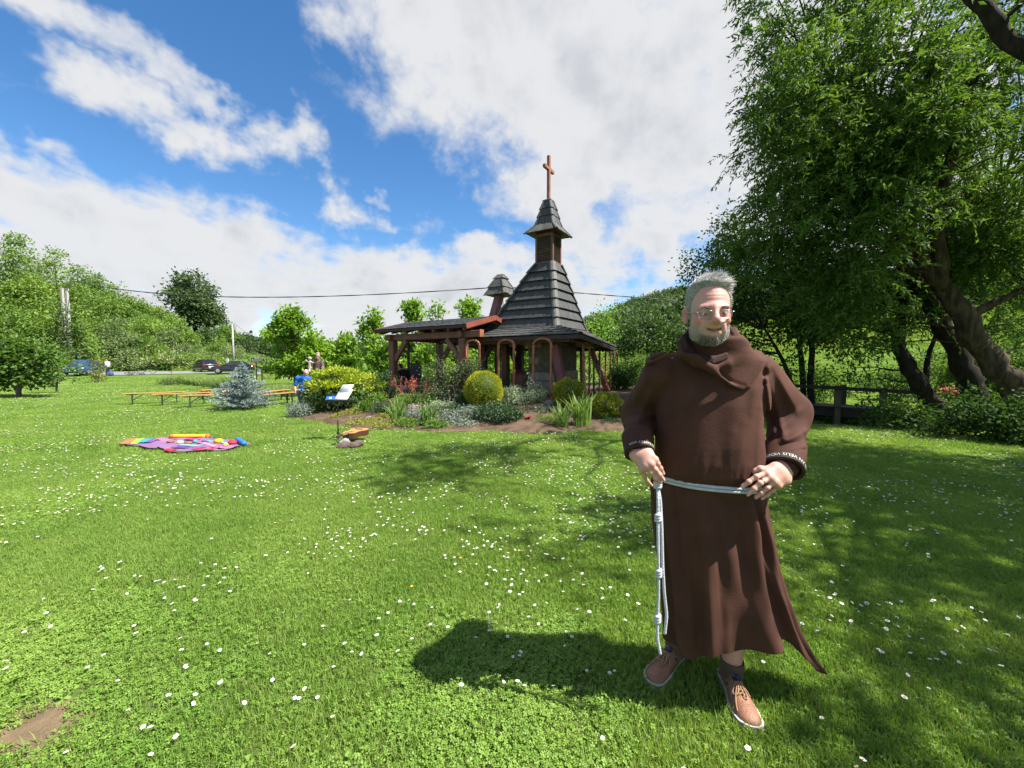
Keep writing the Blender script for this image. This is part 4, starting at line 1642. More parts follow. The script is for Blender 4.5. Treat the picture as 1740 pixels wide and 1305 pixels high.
# ------------------------------------------------------------------ undergrowth and footbridge under the willows
def build_bank():
 spots = [(1475, 722, .38, .8), (1530, 728, .5, .9), (1585, 735, .55, 1.0), (1640, 742, .6, 1.1), (1690, 748, .7, 1.2), (1735, 755, .7, 1.2), (1560, 700, .5, .9), (1620, 700, .6, .9), (1690, 690, .7, 1.1), (1740, 700, .8, 1.3)]
 names = ['low bramble clump nearest the end of the footbridge', 'bramble clump in front of the short bending willow trunk', 'dark bramble clump below the bent willow trunk',
             'leafy bramble at the foot of the dark willow trunk', 'tall bramble in front of the big furrowed willow trunk', 'dark bramble in the right corner at the lawn edge',
             'leafy shrub behind the footbridge end', 'leafy shrub around the red flowers under the willows', 'leafy shrub between the two big willow trunks', 'leafy shrub behind the big furrowed willow trunk']
 for i, ((px, py, r, h), lb) in enumerate(zip(spots, names)):
  Y = 1.45 * 690 / (py - 617) if py > 715 else 10.6
  p = at(px, py, Y)
  g = on(p[0], p[1])
  rng = np.random.RandomState(i)
  bl = [(g + np.array([rng.normal(0, r * .4), rng.normal(0, r * .3), h * .28]), (r, r, h * .36)), (g + np.array([rng.normal(0, r * .4), .2, h * .55]), (r * .7, r * .7, h * .32)),
              (g + np.array([rng.normal(0, r * .6), 0, h * .2]), (r * .9, r * .7, h * .22))]
  bush('bramble_bush', lb, 'bush', g, bl, 60, 22, .2, .085, .055, DARKLEAF if i < 6 else WILLOW, BARK_D, 'undergrowth below the willows', 50 + i, stems=8, gap=.36, gscale=1.6, twigs=20, twig_r=.006)
 back = [(1395, 15, .7, 1.5), (1440, 17, .6, 1.1), (1530, 15.5, .8, 1.6), (1580, 17, 1.0, 2.2), (1640, 14.5, 1.0, 2.1), (1700, 14, 1.1, 2.6), (1750, 13, 1.1, 2.4), (1480, 19, .5, .9), (1665, 18, 1.3, 3.2), (1735, 17, 1.4, 3.8)]
 nm = ['left of the alder stems', 'just right of the alder stems', 'between the two right posts of the footbridge', 'behind the bent short willow trunk', 'left of the dark willow trunk', 'behind the dark willow trunk', 'at the far right edge',
          'low in the bright gap of the meadow', 'tall and deep behind the red flowers', 'tallest, deep in the right corner']
 for i, ((px, Y, r, h), lb) in enumerate(zip(back, nm)):
  g = on((px - 870) / FPX * Y, Y)
  bl = [(g + [0, 0, h * .45], (r, r * .8, h * .45)), (g + [r * .5, .1, h * .7], (r * .6, r * .6, h * .28)), (g + [-r * .5, 0, h * .55], (r * .6, r * .6, h * .3))]
  bush('shade_shrub', 'dark shrub beyond the stream, ' + lb, 'shrub', g, bl, 26 / r ** 2, 24, .24, .11, .065, DARKLEAF if i % 2 else WILLOW, BARK_D, 'shrubs beyond the stream', 150 + i, stems=6, gap=.36, gscale=1.2, twigs=14, twig_r=.006)
 # dark timber footbridge with posts
 a, e = at(1376, 697, 12.1), at(1528, 708, 11.2)
 g = (a + e) / 2
 root = empty('footbridge', on(g[0], g[1]), 'dark wooden footbridge with railing posts under the alder', 'bridge')
 d = (e - a) / np.linalg.norm(e - a)
 n_ = unit(np.array([-d[1], d[0], 0]))
 L = np.linalg.norm(e - a)
 W1 = mat('dark_timber', (.03, .024, .019), (.018, .015, .012), 5, .8, .5, 30)  # very dark brown for beams, planks and handrail
 W2 = mat('mossy_post', (.12, .115, .055), (.07, .068, .035), 5, .9, .6, 30)
 for q in (0.0, .9):
  b = MB()
  b.bar(a + n_ * q - d * .4, e + n_ * q + d * .3, .14, .24)
  b.build('side_beam', W1, root)
 for i in range(16):
  b = MB()
  c = a - d * .4 + d * (L + .7) * (i + .5) / 16 + n_ * .45 + up * (.145 + .004 * (i % 3))
  b.box(c, ((L + .7) / 16 - .02, 1.25, .045), d, n_)
  b.build('deck_plank', W1, root)
 for px, q in ((1423, 0), (1451, .9), (1499, 0)):
  t = np.interp(px, [1376, 1528], [0, 1])
  c = a + (e - a) * t + n_ * (q - .1 if q == 0 else q + .1)
  b = MB()
  b.bar(c - up * .6, c + up * .78, .14, .14, up=d)
  b.build('railing_post', W2, root)
 b = MB()
 b.bar(a - d * .8 + up * .72 - n_ * .19, e + d * .6 + up * .70 - n_ * .19, .06, .10)
 b.build('handrail', W1, root)
 # red flowers glimpsed between the trunks
 p = at(1628, 684, 13)
 g = on(p[0], p[1])
 red = mat('red_petal', (.55, .06, .03), (.4, .03, .03), 12, .6)
 root = bush('red_flowering_plant', 'bright red flowering plant glimpsed between the willow trunks', 'plant', g, [(g + up * .5, (.4, .3, .35))], 60, 14, .15, .08, .05, WILLOW, seed=71)
 rng = np.random.RandomState(4)
 V, F = clump_leaves(rng, g + up * .62 + rng.normal(0, 1, (24, 3)) * [.26, .12, .10], 8, .08, .075, .05)
 link('blossoms', np_mesh('blossoms', V - g, F, False), red, root)


build_bank()


# ------------------------------------------------------------------ young trees behind the pavilion
def build_young():
 L = [(500, 525, 655, 50, 26, 'bright green young tree standing alone left of the statue'),
         (637, 520, 660, 26, 25, 'young bright green tree whose top rises left of the pavilion roof'),
         (587, 566, 662, 34, 27, 'young tree with low crown right behind the statue'),
         (702, 510, 660, 30, 25, 'tallest young tree rising above the middle of the pavilion roof'),
         (745, 514, 660, 17, 24, 'slim young tree above the pavilion roof, next to the tallest one'),
         (797, 506, 660, 31, 25, 'young tree above the right end of the pavilion roof'),
         (664, 570, 665, 32, 23, 'leafy young tree seen behind the left pavilion post'),
         (730, 572, 665, 34, 22, 'leafy young tree seen under the pavilion roof behind the loudspeaker'),
         (780, 575, 665, 30, 23, 'leafy young tree seen behind the right pavilion post'),
         (845, 580, 665, 32, 24, 'leafy young tree seen through the open side of the chapel'),
         (888, 585, 665, 26, 26, 'leafy young tree seen deep behind the chapel lectern'),
         (560, 590, 662, 24, 30, 'small young tree in the gap between statue and lone tree')]
 for i, (px, top, bot, hw, Y, lb) in enumerate(L):
  rng = np.random.RandomState(200 + i)
  x = (px - 870) / FPX * Y
  g = on(x, Y)
  zt = at(px, top, Y)[2]
  w = hw / FPX * Y
  H = zt - g[2]
  low = .20 if i in (0,) else .02
  bl = []
  n = 16 if hw > 20 else 11
  for k in range(n):
   t = (k + .5) / n
   zz = g[2] + H * (low + (.97 - low) * t)
   prof = math.sin(PI * min(1, .22 + .78 * t * 1.02)) ** .8 if t > .3 else .75 + t * .6
   rr = w * (.60 + .2 * rng.rand())
   a = rng.uniform(0, 6.28)
   d = w * prof * .62
   bl.append(((x + math.cos(a) * d, Y + math.sin(a) * d * .8, zz - rr * .3 * t), (rr * (1.05 - .45 * t), rr * (1.05 - .45 * t), max(.3, H * .095))))
  bl.append(((x + rng.uniform(-.2, .2) * w, Y, zt - .35), (.32 * w + .1, .32 * w + .1, .42)))
  bl.append(((x + rng.uniform(-.7, .7) * w, Y, zt - .18 * H), (.25 * w + .1, .25 * w, .5)))
  tk = [([g - up * .1, g + [.05, 0, H * .3], g + [rng.uniform(-.1, .1), 0, H * .6], [x, Y, zt - .2]], [.07, .06, .045, .012])]
  for q in range(6):
   z0 = rng.uniform(.25, .7) * H
   a = rng.uniform(0, 6.28)
   tk.append(([g + [0, 0, z0], g + [math.cos(a) * w * .4, math.sin(a) * w * .4, z0 + .12 * H], g + [math.cos(a) * w * .75, math.sin(a) * w * .75, z0 + .26 * H]], [.03, .022, .01]))
  tree('young_tree', lb, 'tree', g, tk, bl, 18, 22, .30, .27, .15, YOUNG, BARK_G, 'young trees behind the pavilion', 300 + i, droop=.25, gap=.43 if i else .47, gscale=1.3, twigs=30, twig_r=.012, flat=.6, k=6)


build_young()


# ------------------------------------------------------------------ hillside on the left
def crown_mesh(seed, n_cl, nleaf, cr, L, W, shape='round'):
 """a crown about one metre in radius and height one, for copies"""
 rng = np.random.RandomState(seed)
 bl = []
 if shape == 'round':
  for _ in range(9):
   a, q = rng.uniform(0, 6.28), rng.uniform(.1, .62)
   bl.append(((math.cos(a) * q, math.sin(a) * q, rng.uniform(.25, .82)), rng.uniform(.28, .42)))
  bl.append(((0, 0, .45), (.75, .75, .42)))
 elif shape == 'tall':
  for k in range(11):
   t = k / 10
   a, q = rng.uniform(0, 6.28), rng.uniform(.1, .45) * (1 - .6 * t)
   bl.append(((math.cos(a) * q, math.sin(a) * q, .18 + .78 * t), (.42 * (1.1 - .7 * t), .42 * (1.1 - .7 * t), .15)))
 P = blob_points(rng, bl, n_cl, .34, 2.2, 3.2)
 V, F = clump_leaves(rng, P, nleaf, cr, L, W, .15, np.array([0, 0, .4]), .6, .55)
 return np_mesh('crown', V, F, False)


def build_hill():
 rng = np.random.RandomState(12)
 cr = [crown_mesh(1, 150, 9, .13, .105, .055), crown_mesh(2, 150, 9, .12, .10, .06), crown_mesh(3, 130, 9, .14, .11, .06), crown_mesh(4, 190, 9, .12, .10, .055, 'tall')]
 variants = []
 for c in cr:
  for m in (HILLA, HILLB, HILLD):
   q = c.copy()
   q.materials.append(m)
   variants.append(q)
 tk = MB()
 for q in range(4):
  a = q * 1.7
  tk.tube([(0, 0, -.1), (.05 * math.cos(a), .05 * math.sin(a), .25), (.3 * math.cos(a), .3 * math.sin(a), .6)], [.045, .035, .012], 5)
 tko = tk.build('trunk', BARK_G)
 tme = tko.data
 bpy.data.objects.remove(tko)

 def put(x, y, h, w, v, label, group, cat='shrub', name='hillside_shrub', sink=0.0):
  g = on(x, y)
  root = empty(name, g, label, cat, group)
  t = bpy.data.objects.new('trunk', tme)
  c = bpy.data.objects.new('crown', variants[v])
  a = rng.uniform(0, 6.28)
  for o in (t, c):
   o.parent = root
   o.scale = (w, w, h)
   o.rotation_euler = (0, 0, a)
   COL.objects.link(o)
  c.location = (0, 0, -sink * h)
  return root

 # many alike shrubs on the slope
 n = 0
 tries = 0
 while n < 150 and tries < 4000:
  tries += 1
  b = -rng.uniform(.66, 1.36)
  y = rng.uniform(54.5, 92)
  px = 870 + b * FPX
  x = b * y
  h = rng.uniform(2.0, 4.4) * (1.0 if px < 330 else .7)
  p = VN(np.array([x, y, 0.]), .09, 2)
  if px > 300 and rng.rand() < .35 + .5 * (p < .5):
   continue
  v = rng.choice([0, 3, 6, 0, 3, 6, 1, 4, 7, 2])
  put(x, y, h, h * rng.uniform(.55, .85), int(v), 'leafy green shrub, one of many crowding the hillside above the road', 'shrubs crowding the hillside')
  n += 1
 # trees and bushes that can be told apart
 S = [(18, 385, 46, 9.5, 5.2, 0, 'tallest light green tree at the left edge of the hillside'),
         (92, 418, 50, 9.0, 4.6, 3, 'rounded light green tree above the concrete pole'),
         (52, 500, 45, 6.0, 3.8, 6, 'light green tree between pole and left edge, lower on the slope'),
         (165, 462, 66, 7.5, 4.0, 0, 'dense tree on the hill crest where the wire starts'),
         (200, 480, 72, 7.0, 4.2, 3, 'broad tree on the crest right of the wire end'),
         (130, 440, 58, 8.0, 4.6, 6, 'tall tree right above the twin concrete pole'),
         (275, 520, 76, 5.5, 4.0, 0, 'low broad tree on the crest touching the big dark tree'),
         (385, 548, 80, 5.0, 3.4, 3, 'bush on the crest right below the big dark tree'),
         (300, 545, 62, 4.6, 3.6, 6, 'bright bush on the slope below the big dark tree'),
         (60, 440, 54, 9.0, 5.0, 1, 'pale tree between the two highest trees at the left edge'),
         (12, 520, 42, 5.0, 3.0, 0, 'yellow green bush at the left edge above the dark maple bush'),
         (195, 540, 55, 5.0, 4.4, 1, 'big pale grey green bush above the parked blue car'),
         (130, 560, 52, 4.2, 2.6, 2, 'deep green bush behind the concrete pole'),
         (235, 505, 74, 6.0, 3.6, 3, 'rounded bush on the hill crest left of the big dark tree'),
         (255, 572, 56, 3.4, 2.8, 6, 'bright green bush halfway up the slope above the bicycle'),
         (215, 595, 51, 2.6, 2.0, 1, 'grey green bush at the roadside behind the walker'),
         (106, 516, 45.5, 5.0, 2.3, 2, 'tall shrub hiding the lower part of the twin pole, left'), (136, 530, 46.5, 5.0, 2.2, 0, 'tall shrub hiding the lower part of the twin pole, right'),
         (350, 565, 70, 4.0, 2.6, 2, 'dark bush below the big dark tree on the hill'),
         (410, 580, 78, 4.0, 3.0, 5, 'bush at the right end of the hillside near the thin pole')]
 for (px, top, Y, h, w, v, lb) in S:
  p = at(px, top, Y)
  g = float(ground_h(p[0], Y))
  hh = max(h, p[2] - g)
  r2 = np.random.RandomState(int(px * 7 + Y))
  bl = []
  for k in range(13):
   t = (k + .5) / 13
   a, q = r2.uniform(0, 6.28), r2.uniform(.15, .62) * w * math.sin(PI * min(1, .25 + .72 * t)) ** .7
   rr = w * r2.uniform(.34, .5) * (1.1 - .55 * t)
   bl.append(((p[0] + math.cos(a) * q, Y + math.sin(a) * q * .7, g + hh * (.12 + .83 * t)), (rr, rr, max(.5, min(rr * .8, hh * .13)))))
  bl.append(((p[0], Y, g + hh * .4), (w * .75, w * .6, hh * .3)))
  G = np.array([p[0], Y, g])
  lw = .34 if Y < 60 else .42
  tree('hillside_tree', lb, 'tree', G, [([G - up * .4, G + up * hh * .4, G + up * hh * .85], [.16, .12, .03])], bl, 3.4 if w > 3.2 else 5.5, 13, .55, lw, lw * .5, (HILLA, HILLB, HILLD)[v % 3],
             BARK_G, 'single trees and bushes of the hillside', 800 + int(px), gap=.36, gscale=.6, twigs=14, twig_r=.02, droop=.1)
 for (px, Y, h, v, lb) in ((90, 43.5, 3.0, 6, 'bright shrub behind the loose light shrub'),):
  put((px - 870) / FPX * Y, Y, h, h * .62, v, lb, 'shrubs in front of the concrete pole')
 # flowering elder at the foot of the slope
 CRM = leafmat('cream_blossom', (.42, .40, .27), (.24, .30, .10), .2, None, .7, .9)
 for (px, lb) in ((285, 'cream flowering elder at the roadside, left of the parked cars'), (318, 'cream flowering elder right behind the first black car'), (150, 'cream flowering bush behind the blue car')):
  p = at(px, 612, 53.5)
  g = on(p[0], 53.5)
  r = put(p[0], 53.5, 2.6, 2.0, 0, lb, 'flowering bushes at the roadside', 'shrub', 'flowering_elder')
  P = np.random.RandomState(px).normal(0, 1, (26, 3)) * [1.2, .5, .6] + [0, -1.3, 1.3]
  V, F = clump_leaves(np.random.RandomState(px), P, 9, .22, .22, .16, 0)
  link('blossoms', np_mesh('blossoms', V, F, False), CRM, r)
 # big dark tree on the crest: layered crown
 p = at(328, 466, 84)
 g = on(p[0], 84)
 z = lambda py: at(328, py, 84)[2]
 X = lambda px: at(px, 500, 84)[0]
 bl = [((X(320), 84, z(482)), (3.4, 3, 1.6)), ((X(300), 84, z(494)), (3.6, 3, 1.1)), ((X(345), 84, z(496)), (3.4, 3, 1.3)), ((X(325), 83, z(508)), (5.0, 4, 1.5)), ((X(345), 83, z(522)), (4.4, 4, 1.7)),
          ((X(318), 83, z(520)), (3.4, 3, 1.2)), ((X(338), 83, z(538)), (4.8, 4, 1.9)), ((X(362), 83, z(545)), (2.6, 3, 1.3)), ((X(330), 83, z(474)), (2.2, 2, 1.0))]
 tree('broad_crest_tree', 'large dark green tree with layered crown standing on the hill crest', 'tree', g, [([g - up * .5, g + up * 3, [X(330), 84, z(500)]], [.5, .4, .15])], bl, .85, 26, 1.0, .62, .36,
         HILLD, BARK_D, None, 77, gap=.47, gscale=.3, twigs=40, twig_r=.05)
 # rough growth covering the ground between them
 src = []
 for s_ in (61, 62, 63):
  r2 = np.random.RandomState(s_)
  P = r2.uniform(-1, 1, (34, 3)) * [1.2, 1.2, .35] + [0, 0, .4]
  V, F = clump_leaves(r2, P, 12, .3, .32, .16, 0, None, 0, .6)
  me = np_mesh('tuft', V, F, False)
  me.materials.append((HILLA, HILLB, HILLA)[s_ - 61])
  src.append(me)
 n = 5200
 b = -rng.uniform(.55, 1.40, n)
 y = rng.uniform(53.5, 100, n)
 x = b * y
 k = rng.rand(n) < np.clip(.35 + 1.3 * sstep(-b, .6, .85), 0, 1)
 x, y = x[k], y[k]
 P = np.stack([x, y, ground_h(x, y) - .15], -1)
 tag(scatter('hill_undergrowth', src, P, rng.uniform(0, 6.28, len(P)), rng.uniform(.6, 1.4, len(P)), rng.randint(0, 3, len(P))), kind='stuff')
 # wooded hill far away on the right, and the low far wood behind
 src = []
 for s_ in (71, 72):
  q = crown_mesh(s_, 120, 7, .16, .17, .10)
  q.materials.append(FOREST)
  src.append(q)
 n = 3400
 b = rng.uniform(-.75, 1.5, n)
 y = rng.uniform(96, 240, n)
 x = b * y
 k = ((b > .06) & (y < 190)) | ((y > 150) & (rng.rand(n) < .5))
 x, y = x[k], y[k]
 P = np.stack([x, y, ground_h(x, y) - .6], -1)
 tag(scatter('forest', src, P, rng.uniform(0, 6.28, len(P)), rng.uniform(4.0, 7.5, len(P)), rng.randint(0, 2, len(P))), kind='stuff')
 # bushy tree between chapel and friar
 Y = 24
 bl = [B(1100, 580, Y, (1.6, 1.4, 1.2)), B(1070, 560, Y, (1.0, 1, .9)), B(1130, 560, Y, (1.2, 1.2, 1.0)), B(1060, 600, Y, (1.1, 1.0, 1.0)), B(1140, 600, Y, (1.2, 1.2, 1.2)), B(1100, 545, Y, (.8, .8, .6)), B(1165, 580, Y, (1.0, 1, 1.2))]
 p = at(1100, 640, Y)
 g = on(p[0], Y)
 tree('bushy_tree', 'dense dark green bushy tree between the chapel and the friar', 'tree', g, [([g - up * .1, g + up * 1.2, at(1100, 580, Y)], [.14, .12, .05]), ([g, at(1070, 585, Y)], [.1, .04]), ([g, at(1135, 585, Y)], [.1, .04])],
         bl, 11, 24, .34, .17, .10, leafmat('elder_leaf', (.045, .10, .02), (.095, .17, .035), .3), BARK_D, None, 81, gap=.36, twigs=40)
 for i, (px, py, Y, r, lb) in enumerate([(1062, 655, 14.6, .62, 'dark green shrub beside the last arch, left of the friar'), (1085, 625, 17, .8, 'mid green shrub further back left of the friar'),
           (1330, 655, 17, .8, 'shrub in the meadow seen right of the friar'), (1003, 565, 60, 4.5, 'round light green tree below the far wooded hill')]):
  x = (px - 870) / FPX * Y
  g = on(x, Y)
  bl = [(g + [0, 0, r * .8], (r, r, r * .85)), (g + [r * .4, 0, r * 1.3], (r * .6, r * .6, r * .5)), (g + [-r * .5, 0, r * .6], (r * .6, r * .6, r * .6))]
  s_ = r / .7
  bush('green_shrub', lb, 'shrub', g, bl, 60 / s_ ** 3, 22, .24 * s_, .10 * max(1, s_ * .7), .06 * max(1, s_ * .7), (DARKLEAF, WILLOW, WILLOW, YOUNG)[i], seed=90 + i, gap=.34, gscale=1.5 / s_, twigs=15)


build_hill()


# ------------------------------------------------------------------ lawn trees on the left
def build_lawn_trees():
 # dark maple bush at the left edge
 Y = 17.0
 g = on((30 - 870) / FPX * Y, Y)
 bl = [B(20, 615, Y, (.95, .9, .7)), B(60, 605, Y, (.7, .7, .6)), B(-20, 620, Y, (.9, .9, .8)), B(40, 590, Y, (.6, .6, .4)), B(10, 595, Y, (.7, .7, .5)), B(55, 640, Y, (.6, .6, .35)), B(0, 645, Y, (.7, .7, .35)), B(85, 625, Y, (.45, .5, .5))]
 tree('maple_bush', 'dark green maple bush on a short stem at the left edge of the lawn', 'tree', g, [([g - up * .05, g + up * .5, at(25, 610, Y)], [.09, .08, .03]), ([g + up * .2, at(60, 610, Y)], [.05, .02]), ([g + up * .2, at(-10, 615, Y)], [.05, .02])],
         bl, 34, 20, .24, .17, .12, leafmat('maple_leaf', (.05, .115, .018), (.13, .24, .036), .35), BARK_G, None, 101, gap=.36, twigs=40, flat=.7)
 # looser lighter tree beside it
 Y = 19.5
 g = on((95 - 870) / FPX * Y, Y)
 bl = [B(95, 610, Y, (.6, .6, .7)), B(115, 635, Y, (.45, .5, .4)), B(85, 640, Y, (.5, .5, .4)), B(120, 615, Y, (.3, .4, .3))]
 tree('lawn_shrub', 'loose lighter green shrub between the maple bush and the blue car', 'shrub', g, [([g - up * .05, g + up * .7, at(95, 610, Y)], [.05, .04, .02])], bl, 30, 16, .24, .16, .08, HILLA, BARK_G, None, 102, gap=.40, twigs=30)
 # small yellowish bush before the car
 Y = 30
 g = on((166 - 870) / FPX * Y, Y)
 bl = [(g + [0, 0, .7], (.55, .5, .6)), (g + [.1, 0, 1.3], (.3, .3, .45))]
 tree('small_bush', 'small yellow green bush in front of the parked blue car', 'bush', g, [([g - up * .05, g + up * 1.2], [.03, .01])], bl, 60, 12, .2, .17, .07, leafmat('sallow_leaf', (.16, .20, .03), (.26, .29, .05), .3), BARK_G, None, 103, gap=.40, twigs=16)
 # low dark conifer in the lawn
 Y = 26
 g = on((286 - 870) / FPX * Y, Y)
 tree('dwarf_pine', 'low dark dwarf pine on the lawn beside the feathery grass row', 'bush', g, [([g, g + up * .3], [.03, .02])], [(g + up * .18, (.75, .5, .2))], 120, 14, .16, .13, .04, HILLD, BARK_D, None, 104, gap=.3, twigs=14)
 # row of feathery grass clumps
 fea = leafmat('feathery_grass', (.20, .31, .085), (.36, .46, .16), .4, (1.3, 1.3, .6), .7, .6, 1.2)
 rng = np.random.RandomState(6)
 row = [(292, 646, 29), (304, 648, 28.4), (317, 651, 27.6), (331, 654, 26.6), (346, 657, 25.4), (362, 661, 24.0), (380, 665, 22.5)]
 lbs = ['feathery light green grass clump at the far left end of the row', 'second feathery grass clump from the far end of the row', 'third feathery grass clump from the far end of the row',
           'middle feathery grass clump of the row by the road', 'feathery grass clump just right of the middle of the row', 'feathery grass clump next to the near end of the row', 'feathery grass clump at the near end, behind the blue spruce']
 proto = None
 for (px, py, Y), lb in zip(row, lbs):
  g = on((px - 870) / FPX * Y, Y)
  V, F = blade_geo(rng, 900, .42, .42, .70, .018, .03, .7)
  root = empty('feather_grass', g, lb, 'ornamental grass', 'row of feathery grass clumps')
  link('blades', np_mesh('blades', V, F, False), fea, root)
 for (px, Y, w, lb) in ((478, 19, 1.1, 'tall pale feathery grass behind the last bench'), (505, 17.5, .9, 'tall feathery grass left of the man in blue')):
  g = on((px - 870) / FPX * Y, Y)
  V, F = blade_geo(rng, 2000, w * .8, .35, .55, .016, .028, .7)
  root = empty('feather_grass', g, lb, 'ornamental grass', 'feathery grass behind the benches')
  link('blades', np_mesh('blades', V, F, False), fea, root)
 # blue spruce: whorls of needle branches
 g = on(*gpt(414, 696)[:2])
 Y = g[1]
 H = at(410, 617, Y)[2] - g[2]
 root = empty('blue_spruce', g, 'small blue grey spruce standing on the lawn between the benches', 'tree')
 rng = np.random.RandomState(8)
 tb = MB()
 tb.tube([g - up * .05, g + up * H * .5, g + up * H], [.04, .025, .006], 6)
 Cs, Ds = [], []
 tiers = 15
 for k in range(tiers):
  t = k / (tiers - 1)
  z = g[2] + .10 + (H - .18) * t ** .95
  R_ = .86 * (1 - t) ** .85 + .05
  nb = int(13 - 7 * t)
  for j in range(nb):
   a = j * 2 * PI / nb + k * 1.1 + rng.uniform(-.2, .2)
   rr = R_ * rng.uniform(.72, 1.15)
   d = np.array([math.cos(a), math.sin(a), rng.uniform(.02, .38)])
   p0 = np.array([g[0], g[1], z - .02])
   tip = p0 + d * rr
   tb.tube([p0, (p0 + tip) / 2 - up * .03 * rr, tip], [.010, .007, .003], 4, cap=False)
   m = int(150 * rr + 24)
   u = rng.rand(m) ** .8
   side = np.cross(d, up)
   Pp = p0 + (tip - p0) * u[:, None] - up * (.03 * rr * 4 * u * (1 - u))[:, None] * .5
   sp = (1 - u) * .16 + .03
   off = side * (rng.uniform(-1, 1, m) * sp * rr)[:, None] + up * (rng.uniform(-.3, .5, m) * sp * rr * .5)[:, None]
   Cs.append(Pp + off)
   Ds.append(d * .7 + off * 4 + rng.normal(0, .45, (m, 3)) + up * .25)
 for j in range(80):
  Cs.append((g + up * (H - rng.uniform(0, .16)))[None])
  Ds.append(np.array([[rng.normal(0, .4), rng.normal(0, .4), 1]]))
 C, D = np.vstack(Cs), np.vstack(Ds)
 V, F = leaf_quads(rng, C, D, rng.uniform(.05, .085, len(C)), .019, .2)
 tb.build('trunk', BARK_G, root, smooth=True)
 link('needles', np_mesh('needles', V - g, F, False), SPRUCE, root)


build_lawn_trees()
# ------------------------------------------------------------------ smooth bodies from distance fields
def d_cap(p, a, b, r1, r2=None):
 r2 = r1 if r2 is None else r2
 a, b = np.asarray(a, float), np.asarray(b, float)
 ba = b - a
 t = np.clip(((p - a) @ ba) / (ba @ ba + 1e-12), 0, 1)
 return np.linalg.norm(p - a - t[:, None] * ba, axis=1) - (r1 + (r2 - r1) * t)


def d_chain(p, pts, rad, k=0.01):
 d = None
 for i in range(len(pts) - 1):
  q = d_cap(p, pts[i], pts[i + 1], rad[i], rad[i + 1])
  d = q if d is None else smin(d, q, k)
 return d


def d_ell(p, c, r, rot=None):
 q = p - np.asarray(c, float)
 if rot is not None:
  q = q @ np.asarray(rot)
 r = np.asarray(r, float)
 k0 = np.linalg.norm(q / r, axis=1)
 k1 = np.linalg.norm(q / (r * r), axis=1) + 1e-9
 return k0 * (k0 - 1) / k1


def smin(a, b, k):
 h = np.clip(.5 + .5 * (b - a) / k, 0, 1)
 return b + (a - b) * h - k * h * (1 - h)


def smax(a, b, k):
 return -smin(-a, -b, k)


def surface(parts, h):
 """surface nets over blocks: parts = [(field, lo, hi)]; returns vertices and quads"""
 lo = np.min([q[1] for q in parts], axis=0) - 2 * h
 hi = np.max([q[2] for q in parts], axis=0) + 2 * h
 Bk = 16
 n = np.ceil((hi - lo) / (Bk * h)).astype(int)
 S = n * Bk + 4
 ar = np.arange(Bk + 1)
 I, J, K = np.meshgrid(ar, ar, ar, indexing='ij')
 gi = np.stack([I, J, K], -1).reshape(-1, 3)
 cids, cpos, quads = [], [], []
 key = lambda i, j, k: (i * S[1] + j) * S[2] + k
 corners = [(a, b, c) for a in (0, 1) for b in (0, 1) for c in (0, 1)]
 edges = [(0, 1), (2, 3), (4, 5), (6, 7), (0, 2), (1, 3), (4, 6), (5, 7), (0, 4), (1, 5), (2, 6), (3, 7)]
 half = Bk * h * .87
 for bi in range(n[0]):
  for bj in range(n[1]):
   for bk in range(n[2]):
    g0 = np.array([bi, bj, bk]) * Bk
    o = lo + g0 * h
    fs = [f for f, l, u in parts if np.all(o < u + .01) and np.all(o + Bk * h > l - .01)]
    if not fs:
     continue
    c = (o + Bk * h / 2)[None]
    if min(abs(f(c)[0]) for f in fs) > half * 1.5 + .012:
     continue
    P = o + gi * h
    D = fs[0](P)
    for f in fs[1:]:
     D = np.minimum(D, f(P))
    D = D.reshape(Bk + 1, Bk + 1, Bk + 1)
    s = D < 0
    if s.all() or not s.any():
     continue
    cs = np.stack([s[a:Bk + a, b:Bk + b, c_:Bk + c_] for a, b, c_ in corners], -1)
    cnt = cs.sum(-1)
    ci = np.argwhere((cnt > 0) & (cnt < 8))
    dv = np.stack([D[ci[:, 0] + a, ci[:, 1] + b, ci[:, 2] + c_] for a, b, c_ in corners], -1)
    acc = np.zeros((len(ci), 3))
    num = np.zeros(len(ci))
    for e0, e1 in edges:
     d0, d1 = dv[:, e0], dv[:, e1]
     m = (d0 < 0) != (d1 < 0)
     t = np.where(m, d0 / (d0 - d1 + 1e-12 * (d0 == d1)), 0)
     p0, p1 = np.array(corners[e0], float), np.array(corners[e1], float)
     acc += (p0 + (p1 - p0) * t[:, None]) * m[:, None]
     num += m
    G = ci + g0
    cids.append(key(G[:, 0] + 1, G[:, 1] + 1, G[:, 2] + 1))
    cpos.append(lo + (G + acc / num[:, None]) * h)
    for ax in range(3):
     sl0 = [slice(0, Bk)] * 3
     sl1 = [slice(0, Bk)] * 3
     sl1[ax] = slice(1, Bk + 1)
     a, b = s[tuple(sl0)], s[tuple(sl1)]
     E = np.argwhere(a != b)
     if not len(E):
      continue
     flip = a[E[:, 0], E[:, 1], E[:, 2]]
     E = E + g0 + 1
     u, v = [(1, 2), (2, 0), (0, 1)][ax]
     q = []
     for du, dv_ in ((-1, -1), (0, -1), (0, 0), (-1, 0)):
      X = E.copy()
      X[:, u] += du
      X[:, v] += dv_
      q.append(key(X[:, 0], X[:, 1], X[:, 2]))
     q = np.stack(q, -1)
     q[~flip] = q[~flip][:, ::-1]
     quads.append(q)
 cids, cpos, quads = np.concatenate(cids), np.vstack(cpos), np.vstack(quads)
 o = np.argsort(cids)
 cids, cpos = cids[o], cpos[o]
 ix = np.clip(np.searchsorted(cids, quads), 0, len(cids) - 1)
 ok = (cids[ix] == quads).all(1)
 return cpos, ix[ok]


